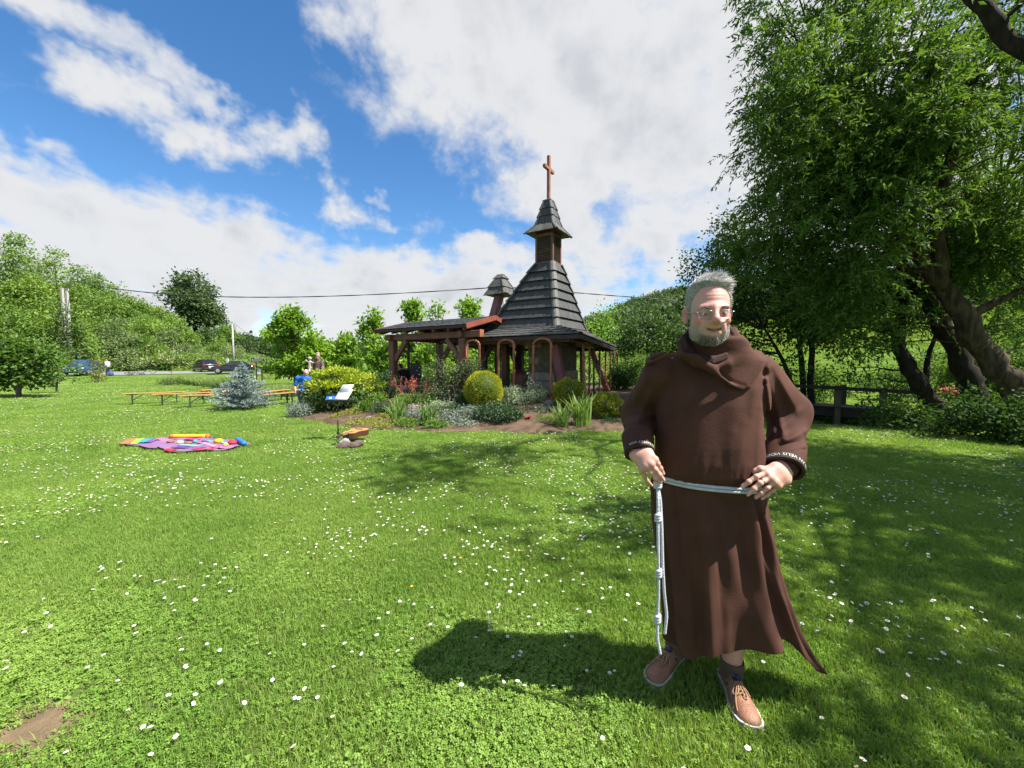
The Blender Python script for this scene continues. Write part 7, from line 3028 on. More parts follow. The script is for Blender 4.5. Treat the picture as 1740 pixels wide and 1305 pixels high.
  for q, w_ in out:
   m_ = c + d * Lf * q - up * (.07 * q * q)
   Vv += [m_ - s_ * w_ * Wf + n_ * .02 * (w_ > 0), m_, m_ + s_ * w_ * Wf + n_ * .02 * (w_ > 0)]
  Fv = []
  for q in range(4):
   Fv += [(3 * q, 3 * q + 1, 3 * q + 4, 3 * q + 3), (3 * q + 1, 3 * q + 2, 3 * q + 5, 3 * q + 4)]
  mb = MB()
  mb.add(Vv, Fv)
  mb.tube([base, (base + c) / 2 + up * .05, c], .004, 4)
  mb.build('leaf', FRESH, root, smooth=True)
 # flowering cushions
 r = dome('pink_flower_cushion', 'cushion of purple pink flower spikes left of the pale stones', 'plant', 656, 703, 17, 16, DEEP_LEAF, .05, .03, 900, 441)
 plumes(r, gpt(656, 700), 60, .22, .24, PINK, 442, 'flower_spikes', .12, .022)
 r = dome('pale_pink_cushion', 'cushion of pale pink flowers above the iris tufts', 'plant', 706, 712, 22, 18, SILVER, .05, .02, 1200, 443)
 rng = np.random.RandomState(3)
 P = gpt(708, 708) + np.array([0, 0, .24]) + rng.normal(0, 1, (90, 3)) * [.16, .12, .03]
 V, F = clump_leaves(rng, P, 5, .03, .03, .026, 0)
 link('blossoms', np_mesh('blossoms', V - origin_of(r), F, False), leafmat('mauve_blossom', (.50, .30, .42), (.66, .52, .58), .2, None, .7, .9), r)
 g = on(*at(692, 664, 11.6)[:2])
 root = empty('red_astilbe', g, 'red feathery flower plumes in front of the woman in the pavilion', 'plant')
 plumes(root, g, 30, .62, .46, REDF, 444, 'flower_plumes', .30, .05, .4)
 V, F = clump_leaves(rng, g + rng.normal(0, 1, (60, 3)) * [.3, .2, .06] + [0, 0, .1], 10, .1, .05, .03)
 link('foliage', np_mesh('foliage', V - g, F, False), FRESH, root)
 # the many green and silvery mounds
 M = [(878, 688, 24, 26, PALE, .05, .03, 2000, 'pale variegated shrub under the third arch, right of the golden ball'),
         (903, 684, 20, 26, PALE, .05, .03, 1500, 'pale variegated shrub beside the stone plinth'),
         (848, 716, 33, 26, DEEP_LEAF, .05, .03, 3400, 'dark green ground cover mound in front of the golden ball'),
         (800, 712, 20, 17, SILVER, .06, .025, 1200, 'grey leaved mound at the foot of the golden ball'),
         (765, 721, 20, 18, SILVER, .055, .022, 1400, 'silvery cut leaved mound at the bed edge beside the iris tuft'),
         (752, 703, 20, 18, PALE, .05, .03, 1200, 'cream edged mound behind the silvery plant'),
         (722, 690, 22, 16, FRESH, .05, .03, 1100, 'fresh green mound below the loudspeaker'),
         (690, 690, 16, 14, FRESH, .05, .025, 800, 'low green mound among the red plumes'),
         (510, 709, 17, 22, SILVER, .05, .02, 1500, 'silvery grey bush at the left tip of the bed'),
         (540, 703, 12, 20, FRESH, .05, .03, 800, 'small leafy green plant below the golden yew'),
         (640, 690, 14, 18, FRESH, .06, .04, 700, 'green leafy plant right of the hosta'),
         (928, 718, 13, 10, FRESH, .035, .02, 700, 'small bright green cushion left of the iris fans'),
         (745, 684, 14, 22, PALE, .05, .03, 800, 'pale leaved plant below the drooping shrub'),
         (790, 694, 18, 20, DEEP_LEAF, .05, .03, 1200, 'dark leafy mound under the drooping shrub'),
         (1003, 690, 12, 14, FRESH, .05, .03, 600, 'low green plant between the two yellow green shrubs'),
         (655, 664, 12, 18, FRESH, .06, .04, 600, 'green shoots at the foot of the left pavilion post'),
         (830, 688, 12, 18, FRESH, .05, .03, 600, 'green shoots behind the golden ball'),
         (604, 724, 15, 9, MOSS, .04, .02, 700, 'low yellow green tuft at the very front of the bed, right of the stand pole'),
         (692, 727, 15, 12, FRESH, .05, .025, 800, 'fresh green tuft at the bed edge between the two iris tufts'),
         (742, 729, 16, 12, FRESH, .05, .025, 800, 'fresh green tuft at the front edge right of the second iris tuft'),
         (655, 728, 15, 9, MOSS, .04, .02, 700, 'low yellow green tuft at the bed edge left of the first iris tuft'),
         (790, 727, 14, 9, SILVER, .05, .02, 600, 'tiny silvery plant at the front edge before the dark ground cover'),
         (680, 705, 18, 16, FRESH, .05, .03, 900, 'green leafy plant between the pink and the pale pink cushions'),
         (770, 706, 16, 16, DEEP_LEAF, .05, .03, 800, 'dark plant between the cream edged and the grey leaved mound'),
         (915, 700, 12, 8, PALE, .04, .02, 500, 'little pale plant among the rocks'),
         (625, 700, 13, 13, FRESH, .06, .04, 600, 'leafy plant below the hosta'),
         (1040, 720, 15, 8, DEEP_LEAF, .04, .02, 500, 'low dark plant at the bed edge nearest the friar'),
         (860, 672, 12, 22, DEEP_LEAF, .05, .03, 700, 'dark climbing shoots at the foot of the second arch')]
 for i, (px, py, hw, h, lm, L, W, n, lb) in enumerate(M):
  dome('bed_plant', lb, 'plant', px, py, hw, h, lm, L, W, n, 460 + i, group='mounded plants of the flower bed')
 # white rose by the stone corner
 g = gpt(905, 682)
 Yr = g[1]
 root = tree('white_rose', 'white flowering rose bush leaning on the third arch', 'shrub', g, [([g - up * .03, g + up * .3, at(902, 650, Yr)], [.012, .01, .006]), ([g, at(912, 655, Yr)], [.01, .005])],
    [B(905, 655, Yr, (.16, .16, .2)), B(900, 644, Yr, (.13, .13, .12)), B(912, 662, Yr, (.14, .14, .2))], 700, 10, .1, .05, .03, DEEP_LEAF, BARK_G, None, 481, gap=.35, gscale=2.5, twigs=14, twig_r=.004)
 P = at(903, 648, Yr - .05) + np.random.RandomState(2).normal(0, 1, (13, 3)) * [.11, .08, .10]
 V, F = clump_leaves(np.random.RandomState(3), P, 9, .035, .04, .035, 0)
 link('blossoms', np_mesh('blossoms', V - g, F, False), WHITEF, root)
 # stonecrop carpets
 for i, (px, py, hw, lb) in enumerate(((598, 703, 27, 'yellow green stonecrop carpet behind the music stand'), (575, 711, 15, 'small stonecrop carpet left of the music stand pole'), (632, 722, 26, 'yellow green stonecrop carpet at the bed edge, right of the stand'),
                                          (650, 711, 12, 'stonecrop patch under the purple pink spikes'))):
  g = gpt(px, py)
  rng = np.random.RandomState(490 + i)
  r = hw * g[1] / FPX
  n = 2600
  a, q = rng.uniform(0, 6.28, n), np.sqrt(rng.rand(n))
  x, y = g[0] + np.cos(a) * q * r, g[1] + np.sin(a) * q * r * .9
  k = (VN(np.stack([x, y, 0 * x], -1), 4, 2) > .36) & (bed_in(x, y) > .03)
  x, y = x[k], y[k]
  hgt = .07 * (1 - q[k] ** 2) + .05
  P = np.stack([x, y, ground_h(x, y) + .03 + hgt * VN(np.stack([x, y, 0 * x], -1), 9, 2)], -1)
  V, F = leaf_quads(rng, P, rng.normal(0, 1, P.shape) + [0, 0, .6], .035, .018, .5)
  root = empty('stonecrop_carpet', g, lb, 'plant', 'stonecrop carpets')
  link('foliage', np_mesh('foliage', V - g, F, False), MOSS, root)
 # rocks
 rocks = [(935, 688, .24, 'broad flat pale rock in front of the stone plinth'), (948, 696, .17, 'pale rock right below the broad flat one'), (926, 697, .13, 'small pale rock left of the iris fans'), (968, 694, .14, 'rock at the foot of the yellow green shrub'),
             (642, 684, .16, 'pale stone above the purple pink flowers'), (628, 712, .13, 'flat stone between the stonecrop carpets'), (652, 719, .10, 'small stone at the bed edge by the iris tuft'), (716, 682, .16, 'grey stone under the red plumes'),
             (736, 700, .17, 'reddish stone left of the cream edged mound'), (775, 690, .16, 'dark stone under the drooping shrub'), (605, 717, .09, 'little stone at the bed edge right of the stand pole'), (590, 699, .10, 'light stone behind the stonecrop carpet'),
             (700, 661, .18, 'long grey stone slab behind the red plumes'), (668, 724, .08, 'little pale stone beside the iris tuft')]
 for i, (px, py, r, lb) in enumerate(rocks):
  g = gpt(px, py)
  b = MB()
  b.ball((0, 0, 0), 1, 12)
  V = b.v[0]
  rng = np.random.RandomState(600 + i)
  o = rng.uniform(0, 50, 3)
  V = V * (0.75 + .6 * VN(V + o, 1.6, 3))[:, None]
  V = np.round(V * 4.5) / 4.5 * .5 + V * .5
  V = V * [r, r * rng.uniform(.6, .9), r * rng.uniform(.35, .55)]
  b.v[0] = rot_z(V, rng.uniform(0, 3.1)) + g + up * r * .12
  tag(b.build('rock', ROCK, None, base=g), lb, 'rock', 'rocks of the flower bed')
 # ornaments
 g = gpt(898, 716)
 root = empty('red_rose', g, 'single red rose bloom low on the bare soil of the bed', 'flower')
 b = MB()
 rng = np.random.RandomState(4)
 for i in range(16):
  a = i * 2.4
  t = i / 16
  d = np.array([math.cos(a), math.sin(a), .6])
  c = g + [0, 0, .07] + d * .02 * (1 - t)
  s_ = np.array([-math.sin(a), math.cos(a), 0])
  b.add([c, c + d * .05 * (1 - .4 * t) + s_ * .03, c + d * .07 * (1 - .4 * t) + up * .03 * t, c + d * .05 * (1 - .4 * t) - s_ * .03], [(0, 1, 2, 3)])
 b.build('petals', mat('crimson_petal', (.50, .02, .03), (.38, .012, .02), 20, .6), root)
 V, F = clump_leaves(rng, g + rng.normal(0, .05, (8, 3)) * [1, 1, .3] + [0, 0, .03], 5, .04, .05, .03)
 link('leaves', np_mesh('leaves', V - g, F, False), DEEP_LEAF, root)
 g = gpt(879, 706)
 root = empty('toadstool_ornament', g, 'small garden ornament with orange cap on a pale blue stem', 'ornament')
 b = MB()
 b.loft([[g + [math.cos(a) * r_, math.sin(a) * r_, z] for a in np.linspace(0, 2 * PI, 17)[:-1]] for r_, z in ((.055, .09), (.085, .10), (.075, .125), (.04, .145), (.005, .15))])
 b.build('cap', mat('orange_glaze', (.62, .20, .03), (.5, .14, .02), 20, .3), root, smooth=True)
 b = MB()
 b.tube([g - up * .02, g + up * .1], [.04, .028], 10)
 b.build('stem', mat('pale_blue_glaze', (.30, .42, .48), None, 10, .4), root, smooth=True)
 # roses climbing the arches on the right
 for i, ((g0, half, zt, d), lb) in enumerate(zip(ARCHES[3:], ('climbing rose on the first edgeways arch right of the wall', 'climbing rose on the dark second edgeways arch', 'climbing rose on the third thin arch', 'climbing rose on the last small arch'))):
  rng = np.random.RandomState(700 + i)
  C = []
  tk = []
  for s_ in (-1, 1):
   z = np.linspace(.1, (zt - g0[2]) * rng.uniform(.6, .9), 16)
   p = g0 + d * s_ * half + np.stack([.05 * np.cos(z * 7 + s_), .05 * np.sin(z * 7), z], -1)
   tk.append((p[::5], [.008] * len(p[::5])))
   C.append(p)
  C = np.vstack(C)
  C = np.repeat(C, 2, 0) + rng.normal(0, .05, (len(C) * 2, 3))
  bl = [(c, .05) for c in C[::3]]
  tree('climbing_rose', lb, 'plant', g0 + d * .02, tk, bl, 9000, 5, .1, .05, .034, DEEP_LEAF if i % 2 else DARKLEAF, BARK_G, 'climbing roses on the arches', 710 + i, gap=.2, twigs=0, k=4)


build_bed_plants()


# ------------------------------------------------------------------ people further off
def small_person(label, base, pts, skin_m, shirt_m, trouser_m, hair_m=None, h=.016, sleeves=True, group=None):
 """pts: joints relative to base (head, neck, pelvis, shoulders, elbows, hands, knees, feet); left then right"""
 q = {k: np.asarray(base, float) + np.asarray(v, float) for k, v in pts.items()}

 def f_body(p):
  d = d_ell(p, q['head'], (.078, .095, .115))
  d = smin(d, d_cap(p, q['head'] - [0, 0, .06], q['neck'], .05, .055), .03)
  d = smin(d, np.linalg.norm(p - (q['head'] + q['nose']  - np.asarray(base)), axis=1) - .018, .02)
  d = smin(d, d_cap(p, q['neck'], q['pelvis'], .11, .13), .05)
  for s in 'lr':
   d = smin(d, d_cap(p, q['sh_' + s], q['el_' + s], .050, .040), .03)
   d = smin(d, d_cap(p, q['el_' + s], q['ha_' + s], .038, .028), .01)
   ha = q['ha_' + s]
   dr = unit(ha - q['el_' + s])
   d = smin(d, d_cap(p, ha, ha + dr * .07, .032, .026), .01)
   for j in range(4):
    o = np.cross(dr, [0, 1, .1]) * (.016 * (j - 1.5))
    d = smin(d, d_cap(p, ha + dr * .07 + o, ha + dr * .14 + o * 1.3, .010, .008), .008)
   d = smin(d, d_cap(p, ha + dr * .02, ha + dr * .07 + np.array([.03, 0, 0]), .012, .010), .01)
   d = smin(d, d_cap(p, q['pelvis'], q['kn_' + s], .085, .06), .04)
   d = smin(d, d_cap(p, q['kn_' + s], q['ft_' + s] + [0, 0, .08], .058, .04), .01)
   d = smin(d, d_cap(p, q['ft_' + s] + [0, 0, .05], q['ft_' + s] + np.asarray(pts['toe']) * .2 + [0, 0, .03], .045, .035), .02)
  return d

 def f_shirt(p):
  d = d_cap(p, q['neck'] - [0, 0, .05], q['pelvis'] + (q['neck'] - q['pelvis']) * .05, .145, .155)
  d = smin(d, d_cap(p, q['sh_l'], q['sh_r'], .08), .05)
  for s in 'lr':
   e = q['el_' + s] if sleeves is True else q['sh_' + s] + (q['el_' + s] - q['sh_' + s]) * .75
   d = smin(d, d_cap(p, q['sh_' + s], e, .075, .062), .03)
   if sleeves is True:
    d = smin(d, d_cap(p, e, q['el_' + s] + (q['ha_' + s] - q['el_' + s]) * .9, .060, .05), .02)
  return d + .012 * (VN(p, 9, 2) - .5)

 def f_tr(p):
  d = d_cap(p, q['pelvis'] + (q['neck'] - q['pelvis']) * .12, q['pelvis'], .14, .15)
  for s in 'lr':
   d = smin(d, d_cap(p, q['pelvis'] + (q['kn_' + s] - q['pelvis']) * .2, q['kn_' + s], .105, .085), .04)
   d = smin(d, d_cap(p, q['kn_' + s], q['ft_' + s] + [0, 0, .09], .085, .065), .02)
  return d + .01 * (VN(p, 10, 2) - .5)
 A_ = np.array(list(q.values()))
 lo, hi = A_.min(0) - .22, A_.max(0) + .22
 V, F = surface([(f_body, lo, hi)], h)
 body = link('person', np_mesh('person', V - base, F), skin_m)
 body.location = tuple(np.asarray(base, float))
 tag(body, label, 'person', group)
 for nm, f, m in (('shirt', f_shirt, shirt_m), ('trousers', f_tr, trouser_m)):
  V, F = surface([(f, lo, hi)], h * 1.15)
  link(nm, np_mesh(nm, V - base, F), m, body)
 if hair_m is not None:
  nz = unit(np.asarray(pts['nose'], float))

  def f_hair(p):
   d = d_ell(p, q['head'] + [0, 0, .012], (.094, .108, .122))
   return smax(d, (p - q['head']) @ nz - .025 - .35 * (p[:, 2] - q['head'][2]), .02) + .012 * (VN(p, 30, 2) - .5)
  V, F = surface([(f_hair, lo, hi)], h)
  link('hair', np_mesh('hair', V - base, F), hair_m, body)
 sh = MB()
 for s in 'lr':
  a = q['ft_' + s]
  t = unit(np.asarray(pts['toe'], float))
  n_ = np.cross(up, t)
  sh.loft([[a + t * x + n_ * w_ * math.cos(b_) + up * (z0 + max(0, math.sin(b_)) * hh) for b_ in np.linspace(0, 2 * PI, 13)[:-1]] for x, w_, hh, z0 in ((-.09, .03, .09, 0), (-.04, .048, .10, 0), (.05, .05, .085, 0), (.13, .052, .06, 0), (.19, .03, .04, 0))])
 sh.build('shoes', mat('dark_shoe', (.03, .025, .022), None, 10, .6), body, smooth=True)
 return body


def flat_skin(name, c):
 m, N, b = pbsdf(name)
 b.inputs['Base Color'].default_value = (*c, 1)
 b.inputs['Roughness'].default_value = .5
 return m


def build_people():
 sk = flat_skin('far_skin', (.55, .27, .20))
 blue = cloth_mat('bright_blue_shirt', (.018, .13, .52), (.012, .10, .42))
 denim = cloth_mat('light_denim', (.20, .25, .33), (.15, .19, .26))
 dark = cloth_mat('dark_jacket', (.025, .022, .026), (.018, .016, .02))
 # man in blue, crouching behind the golden yew
 g = on(*at(516, 660, 13.9)[:2])
 P = dict(head=(.13, -.06, 1.13), nose=(.05, -.085, -.02), neck=(.06, -.02, .97), pelvis=(-.06, .05, .46), sh_l=(-.16, -.06, .93), sh_r=(.24, -.02, .90), el_l=(-.25, -.10, .66), el_r=(.36, -.16, .66),
             ha_l=(-.16, -.20, .44), ha_r=(.34, -.34, .52), kn_l=(.02, -.36, .50), kn_r=(.26, -.30, .50), ft_l=(-.02, -.14, 0), ft_r=(.22, -.08, 0), toe=(.25, -.95, 0))
 small_person('bald man in a bright blue shirt crouching behind the golden yew', g, P, sk, blue, denim, None, sleeves=False)
 # woman under the pavilion
 g = on(*at(683, 655, 14.7)[:2])
 P = dict(head=(-.05, -.02, .86), nose=(-.09, -.03, -.03), neck=(.03, 0, .72), pelvis=(.14, .05, .32), sh_l=(-.10, -.10, .66), sh_r=(.18, .12, .68), el_l=(-.12, -.24, .44), el_r=(.30, .02, .46),
             ha_l=(-.20, -.30, .30), ha_r=(.22, -.18, .32), kn_l=(-.12, -.22, .36), kn_r=(-.02, .18, .36), ft_l=(.04, -.16, 0), ft_r=(.10, .14, 0), toe=(-.9, -.4, 0))
 small_person('red haired woman in a dark jacket stooping beside the left pavilion post', g, P, sk, dark, denim, mat('red_brown_hair', (.12, .035, .022), (.08, .022, .015), 30, .6))
 # white bag in front of her
 c = g + [.16, -.34, 0]
 b = MB()
 b.loft([[c + [math.cos(a) * rx, math.sin(a) * rx * .5, z] for a in np.linspace(0, 2 * PI, 15)[:-1]] for rx, z in ((.10, .0), (.14, .04), (.13, .22), (.09, .34), (.07, .36))])
 root = empty('shoulder_bag', c, 'white cloth bag standing beside the stooping woman', 'bag')
 b.build('pouch', mat('white_bag_cloth', (.62, .62, .62), (.5, .5, .52), 10, .8), root, smooth=True)
 b = MB()
 b.tube([c + [math.cos(a) * .07, 0, .36 + math.sin(a) * .16] for a in np.linspace(PI, 0, 9)], .012, 6)
 b.build('strap', mat('white_bag_cloth', (.62, .62, .62)), root, smooth=True)
 # walker at the road
 g = on(*at(183, 634, 42.5)[:2])
 P = dict(head=(-.05, -.03, 1.55), nose=(-.09, -.02, -.02), neck=(0, 0, 1.40), pelvis=(.02, .02, .90), sh_l=(-.02, -.17, 1.36), sh_r=(.02, .17, 1.36), el_l=(.04, -.22, 1.10), el_r=(.05, .22, 1.10),
             ha_l=(-.10, -.20, .90), ha_r=(-.10, .18, .90), kn_l=(0, -.10, .48), kn_r=(.02, .10, .48), ft_l=(-.02, -.10, 0), ft_r=(.04, .10, 0), toe=(-.95, -.2, 0))
 small_person('red haired person in a pale grey top and dark trousers standing by the blue car', g, P, sk, cloth_mat('pale_grey_top', (.42, .41, .42), (.34, .33, .35)), dark, mat('ginger_hair', (.30, .09, .04), (.22, .06, .03), 30, .6), .024)
 g2 = on(*at(187.5, 636, 41.8)[:2])
 b = MB()
 b.loft([[g2 + [math.cos(a) * rx, math.sin(a) * rx * .7, z] for a in np.linspace(0, 2 * PI, 15)[:-1]] for rx, z in ((.22, 0), (.30, .08), (.31, .26), (.24, .44), (.12, .50))])
 root = empty('travel_bag', g2, 'blue bag standing on the road at the feet of the red haired person', 'bag')
 b.build('pouch', mat('blue_bag_cloth', (.05, .08, .30), (.035, .055, .22), 10, .7), root, smooth=True)
 b = MB()
 b.tube([g2 + [math.cos(a) * .12, 0, .48 + math.sin(a) * .10] for a in np.linspace(PI, 0, 9)], .015, 6)
 b.build('handle', mat('blue_bag_cloth', (.05, .08, .30)), root)
 # statue of a saint carrying a child, on its pedestal behind the yew
 g = on(*at(541, 660, 13.2)[:2])
 root = empty('saint_statue', g, 'brown robed saint statue holding a pale child, on a pedestal behind the golden yew', 'statue')
 z0 = .50
 b = MB()
 for w_, za, zb in ((.30, -.05, .12), (.22, .12, .54), (.27, .54, z0)):
  b.box(g + up * (za + zb) / 2, (2 * w_, 2 * w_, zb - za), fv, rv)
 b.build('pedestal', STONE, root, bevel=.01)
 H = g + [.02, -.02, z0 + 1.0]

 def f_robe(p):
  d = d_cap(p, g + [0, 0, z0 + .05], g + [0, 0, z0 + .72], .20, .13)
  d = smin(d, d_cap(p, g + [-.13, 0, z0 + .78], g + [.13, 0, z0 + .78], .07), .06)
  d = smin(d, d_cap(p, g + [-.15, 0, z0 + .76], g + [-.18, -.12, z0 + .55], .065, .06), .04)
  d = smin(d, d_cap(p, g + [.15, 0, z0 + .76], g + [.20, -.10, z0 + .52], .07, .07), .04)
  d = smin(d, d_cap(p, g + [.20, -.10, z0 + .52], g + [.05, -.18, z0 + .50], .06, .045), .03)
  d = smin(d, d_ell(p, g + [0, .03, z0 + .87], (.10, .10, .07)), .03)
  an = np.arctan2(p[:, 1] - g[1], p[:, 0] - g[0])
  return np.maximum(d, g[2] + z0 - p[:, 2]) + .008 * np.cos(an * 9) * (p[:, 2] < g[2] + z0 + .6)

 def f_headst(p):
  d = d_ell(p, H, (.068, .08, .095))
  d = smin(d, d_cap(p, H - [0, -.01, .05], H - [0, -.02, .14], .045), .02)
  d = smin(d, np.linalg.norm(p - (H + [.0, -.08, -.01]), axis=1) - .014, .012)
  return smin(d, d_ell(p, H + [0, -.045, -.075], (.04, .035, .045)), .02)

 def f_child(p):
  c_ = g + [-.20, -.10, z0 + .62]
  d = d_cap(p, c_, c_ + [0, 0, .18], .07, .055)
  d = smin(d, np.linalg.norm(p - (c_ + [0, -.01, .30]), axis=1) - .06, .03)
  d = smin(d, d_cap(p, c_ + [-.04, -.02, .18], c_ + [-.10, -.06, .24], .025), .02)
  d = smin(d, d_cap(p, c_ + [.04, -.02, .18], c_ + [.12, -.04, .16], .025), .02)
  return smin(d, d_cap(p, c_, c_ + [.02, -.10, -.12], .045, .03), .03)
 lo, hi = g + [-.45, -.4, z0 - .02], g + [.4, .35, z0 + 1.2]
 for nm, f, m, hh in (('robe', f_robe, mat('carved_brown_robe', (.075, .042, .03), (.05, .028, .021), 8, .6, .2, 40), .016), ('head', f_headst, mat('carved_face', (.40, .25, .18), (.33, .2, .14), 8, .6), .011), ('child_figure', f_child, mat('carved_pale_child', (.50, .44, .38), (.42, .37, .31), 8, .6), .012)):
  V, F = surface([(f, lo, hi)], hh)
  link(nm, np_mesh(nm, V - g, F), m, root)
 b = MB()
 b.ball(H + [0, .005, .085], (.062, .066, .03), 12)
 b.build('hair', mat('carved_white_hair', (.55, .52, .46), None, 10, .6), root, smooth=True)


build_people()


# ------------------------------------------------------------------ cars and bicycles on the road
GLASS = mat('car_glass', (.015, .02, .024), (.02, .026, .03), 2, .06, spec=.9)
TYRE = mat('tyre_rubber', (.018, .018, .018), (.026, .025, .025), 30, .85)
RIM = mat('alloy_rim', (.52, .53, .54), (.42, .43, .44), 20, .3, metal=.6)
CHROME = mat('chrome', (.6, .6, .62), None, 10, .15, metal=1)
LAMP_R = mat('red_lamp', (.45, .012, .012), (.35, .01, .01), 40, .15)
LAMP_W = mat('headlamp_glass', (.60, .63, .66), (.48, .50, .54), 40, .1)
PLATE = mat('number_plate', (.70, .70, .68), None, 10, .5)
TRIM = mat('black_trim', (.02, .02, .021), None, 10, .6)


def car(label, base, heading, L, W, H, paint, style):
 """x forward, y left; built at the origin, then turned"""
 root = empty('parked_car', base, label, 'car', 'parked cars', math.atan2(heading[1], heading[0]))

 def add(mb, name, m, parent=None, smooth=False, bevel=0):
  o = mb.build(name, m, None, smooth=smooth, bevel=bevel)
  o.parent = parent or root
  return o
 w = W / 2
 hood = .50 if style != 'wagon' else .52
 # lower body: stations along x: (x, half width, bottom, shoulder height)
 st = [(-L / 2, w * .80, .42, H * .56), (-L / 2 + .06, w * .93, .26, H * .62), (-L / 2 + .35, w * .99, .20, H * .645), (-L * .2, w, .18, H * .635), (L * .12, w, .18, H * .625), (L * .26, w * .99, .18, H * .605),
          (L / 2 - .45, w * .97, .20, H * .56), (L / 2 - .12, w * .90, .24, H * .49), (L / 2, w * .72, .36, H * .42)]
 rings = []
 for x, hw, zb, zs in st:
  m_ = (zb + zs) / 2
  r_ = [(x, -hw * .94, zb), (x, -hw, zb + .10), (x, -hw * 1.01, m_), (x, -hw * .97, zs - .06), (x, -hw * .86, zs), (x, 0, zs + .03), (x, hw * .86, zs), (x, hw * .97, zs - .06), (x, hw * 1.01, m_), (x, hw, zb + .10), (x, hw * .94, zb)]
  rings.append(r_)
 b = MB()
 b.loft(rings)
 body = add(b, 'body', paint, smooth=True)
 # cabin
 if style == 'wagon':
  prof = [(L * .27, .61), (L * .10, .98), (-L * .02, 1.0), (-L * .34, .985), (-L * .455, .62)]
 elif style == 'hatch':
  prof = [(L * .25, .60), (L * .07, .985), (-L * .05, 1.0), (-L * .30, .97), (-L * .44, .63)]
 else:
  prof = [(L * .22, .60), (L * .02, .98), (-L * .10, 1.0), (-L * .26, .96), (-L * .45, .63)]
 b = MB()
 lowz = H * .60

 def side(s, ins):
  return [np.array([x, s * (w * (.90 - .17 * (z - .60) / .40) - ins), z * H]) for x, z in prof]
 Lf, Rt = side(1, 0), side(-1, 0)
 b.loft([[Rt[i], Rt[i] * [1, .5, 1] + [0, 0, .025], Lf[i] * [1, .5, 1] + [0, 0, .025], Lf[i], Lf[i] * [1, 1, 0] + [0, 0, lowz - .02], Rt[i] * [1, 1, 0] + [0, 0, lowz - .02]] for i in range(len(prof))])
 add(b, 'cabin', paint, smooth=False)
 # panes: windscreen, rear window, side windows
 def pane(q, name='window'):
  q = [np.asarray(v, float) for v in q]
  n_ = unit(np.cross(q[1] - q[0], q[3] - q[0]))
  c = sum(q) / 4
  if n_ @ (c - np.array([c[0] * .6, 0, H * .5])) < 0:
   n_ = -n_
  q = [c + (v - c) * .90 for v in q]
  m_ = MB()
  m_.loft([[v - n_ * .004 for v in q], [v + n_ * .012 for v in q]])
  return add(m_, name, GLASS)
 pane([Rt[0], Lf[0], Lf[1], Rt[1]], 'windscreen')
 pane([Rt[4], Lf[4], Lf[3], Rt[3]], 'rear_window')
 for S in (Lf, Rt):
  bot0, bot1 = S[0] * [1, 1, 0] + [0, 0, H * .625], S[4] * [1, 1, 0] + [0, 0, H * .64]
  top0, top1 = S[1] - [0, 0, .03], S[3] - [0, 0, .03]
  lerp = lambda a, c, t: a + (c - a) * t
  sg = np.sign(S[0][1])
  for t0, t1 in ((.04, .36), (.38, .68), (.70, .96)):
   pane([lerp(bot0, bot1, t0) + [0, sg * .004, 0], lerp(bot0, bot1, t1) + [0, sg * .004, 0], lerp(top0, top1, max(0, t1 * 1.02 - .01)), lerp(top0, top1, max(0, t0 * 1.02 - .02))])
 # wheels
 for x in (L * .31, -L * .30):
  for s in (1, -1):
   b = MB()
   c = np.array([x, s * (w - .09), .31])
   ringp = [c + [math.cos(a) * .235, 0, math.sin(a) * .235] for a in np.linspace(0, 2 * PI, 25)[:-1]]
   b.tube(ringp, .085, 8, closed=True)
   wh = add(b, 'wheel', TYRE, smooth=True)
   b = MB()
   b.tube([c + [0, s * .02, 0], c + [0, s * .085, 0]], [.19, .18], 16)
   for k in range(5):
    a = k * 2 * PI / 5
    b.bar(c + [0, s * .09, 0], c + [math.cos(a) * .18, s * .09, math.sin(a) * .18], .05, .03, up=(0, 1, 0))
   o = b.build('rim', RIM)
   o.parent = wh
 # lamps, bumpers, plates, mirrors, handles
 for s in (1, -1):
  b = MB()
  b.box((L / 2 - .16, s * w * .68, H * .44), (.22, .36, .13), (1, -s * .35, 0), (s * .35, 1, 0))
  add(b, 'headlight', LAMP_W, bevel=.03)
  b = MB()
  b.box((-L / 2 + .06, s * w * .80, H * .56), (.12, .20, .26), (1, s * .25, 0), (-s * .25, 1, 0))
  add(b, 'tail_light', LAMP_R, bevel=.02)
  b = MB()
  b.box((L * .20, s * (w + .06), H * .64), (.10, .16, .12))
  add(b, 'wing_mirror', paint, bevel=.03)
  for x in (.02, -.20):
   b = MB()
   b.box((L * x, s * (w + .012), H * .555), (.16, .03, .03))
   add(b, 'door_handle', TRIM)
 for x, s in ((L / 2 - .02, 1), (-L / 2 + .01, -1)):
  b = MB()
  b.box((x - s * .05, 0, .40), (.16, W * .84, .20))
  add(b, 'bumper', paint if style != 'hatch' else TRIM, bevel=.05)
  b = MB()
  b.box((x + s * .04, 0, .46 if s > 0 else .60), (.02, .50, .11))
  add(b, 'number_plate', PLATE)
 b = MB()
 b.box((L / 2 - .03, 0, H * .42), (.06, W * .42, .09))
 add(b, 'grille', TRIM)
 return root


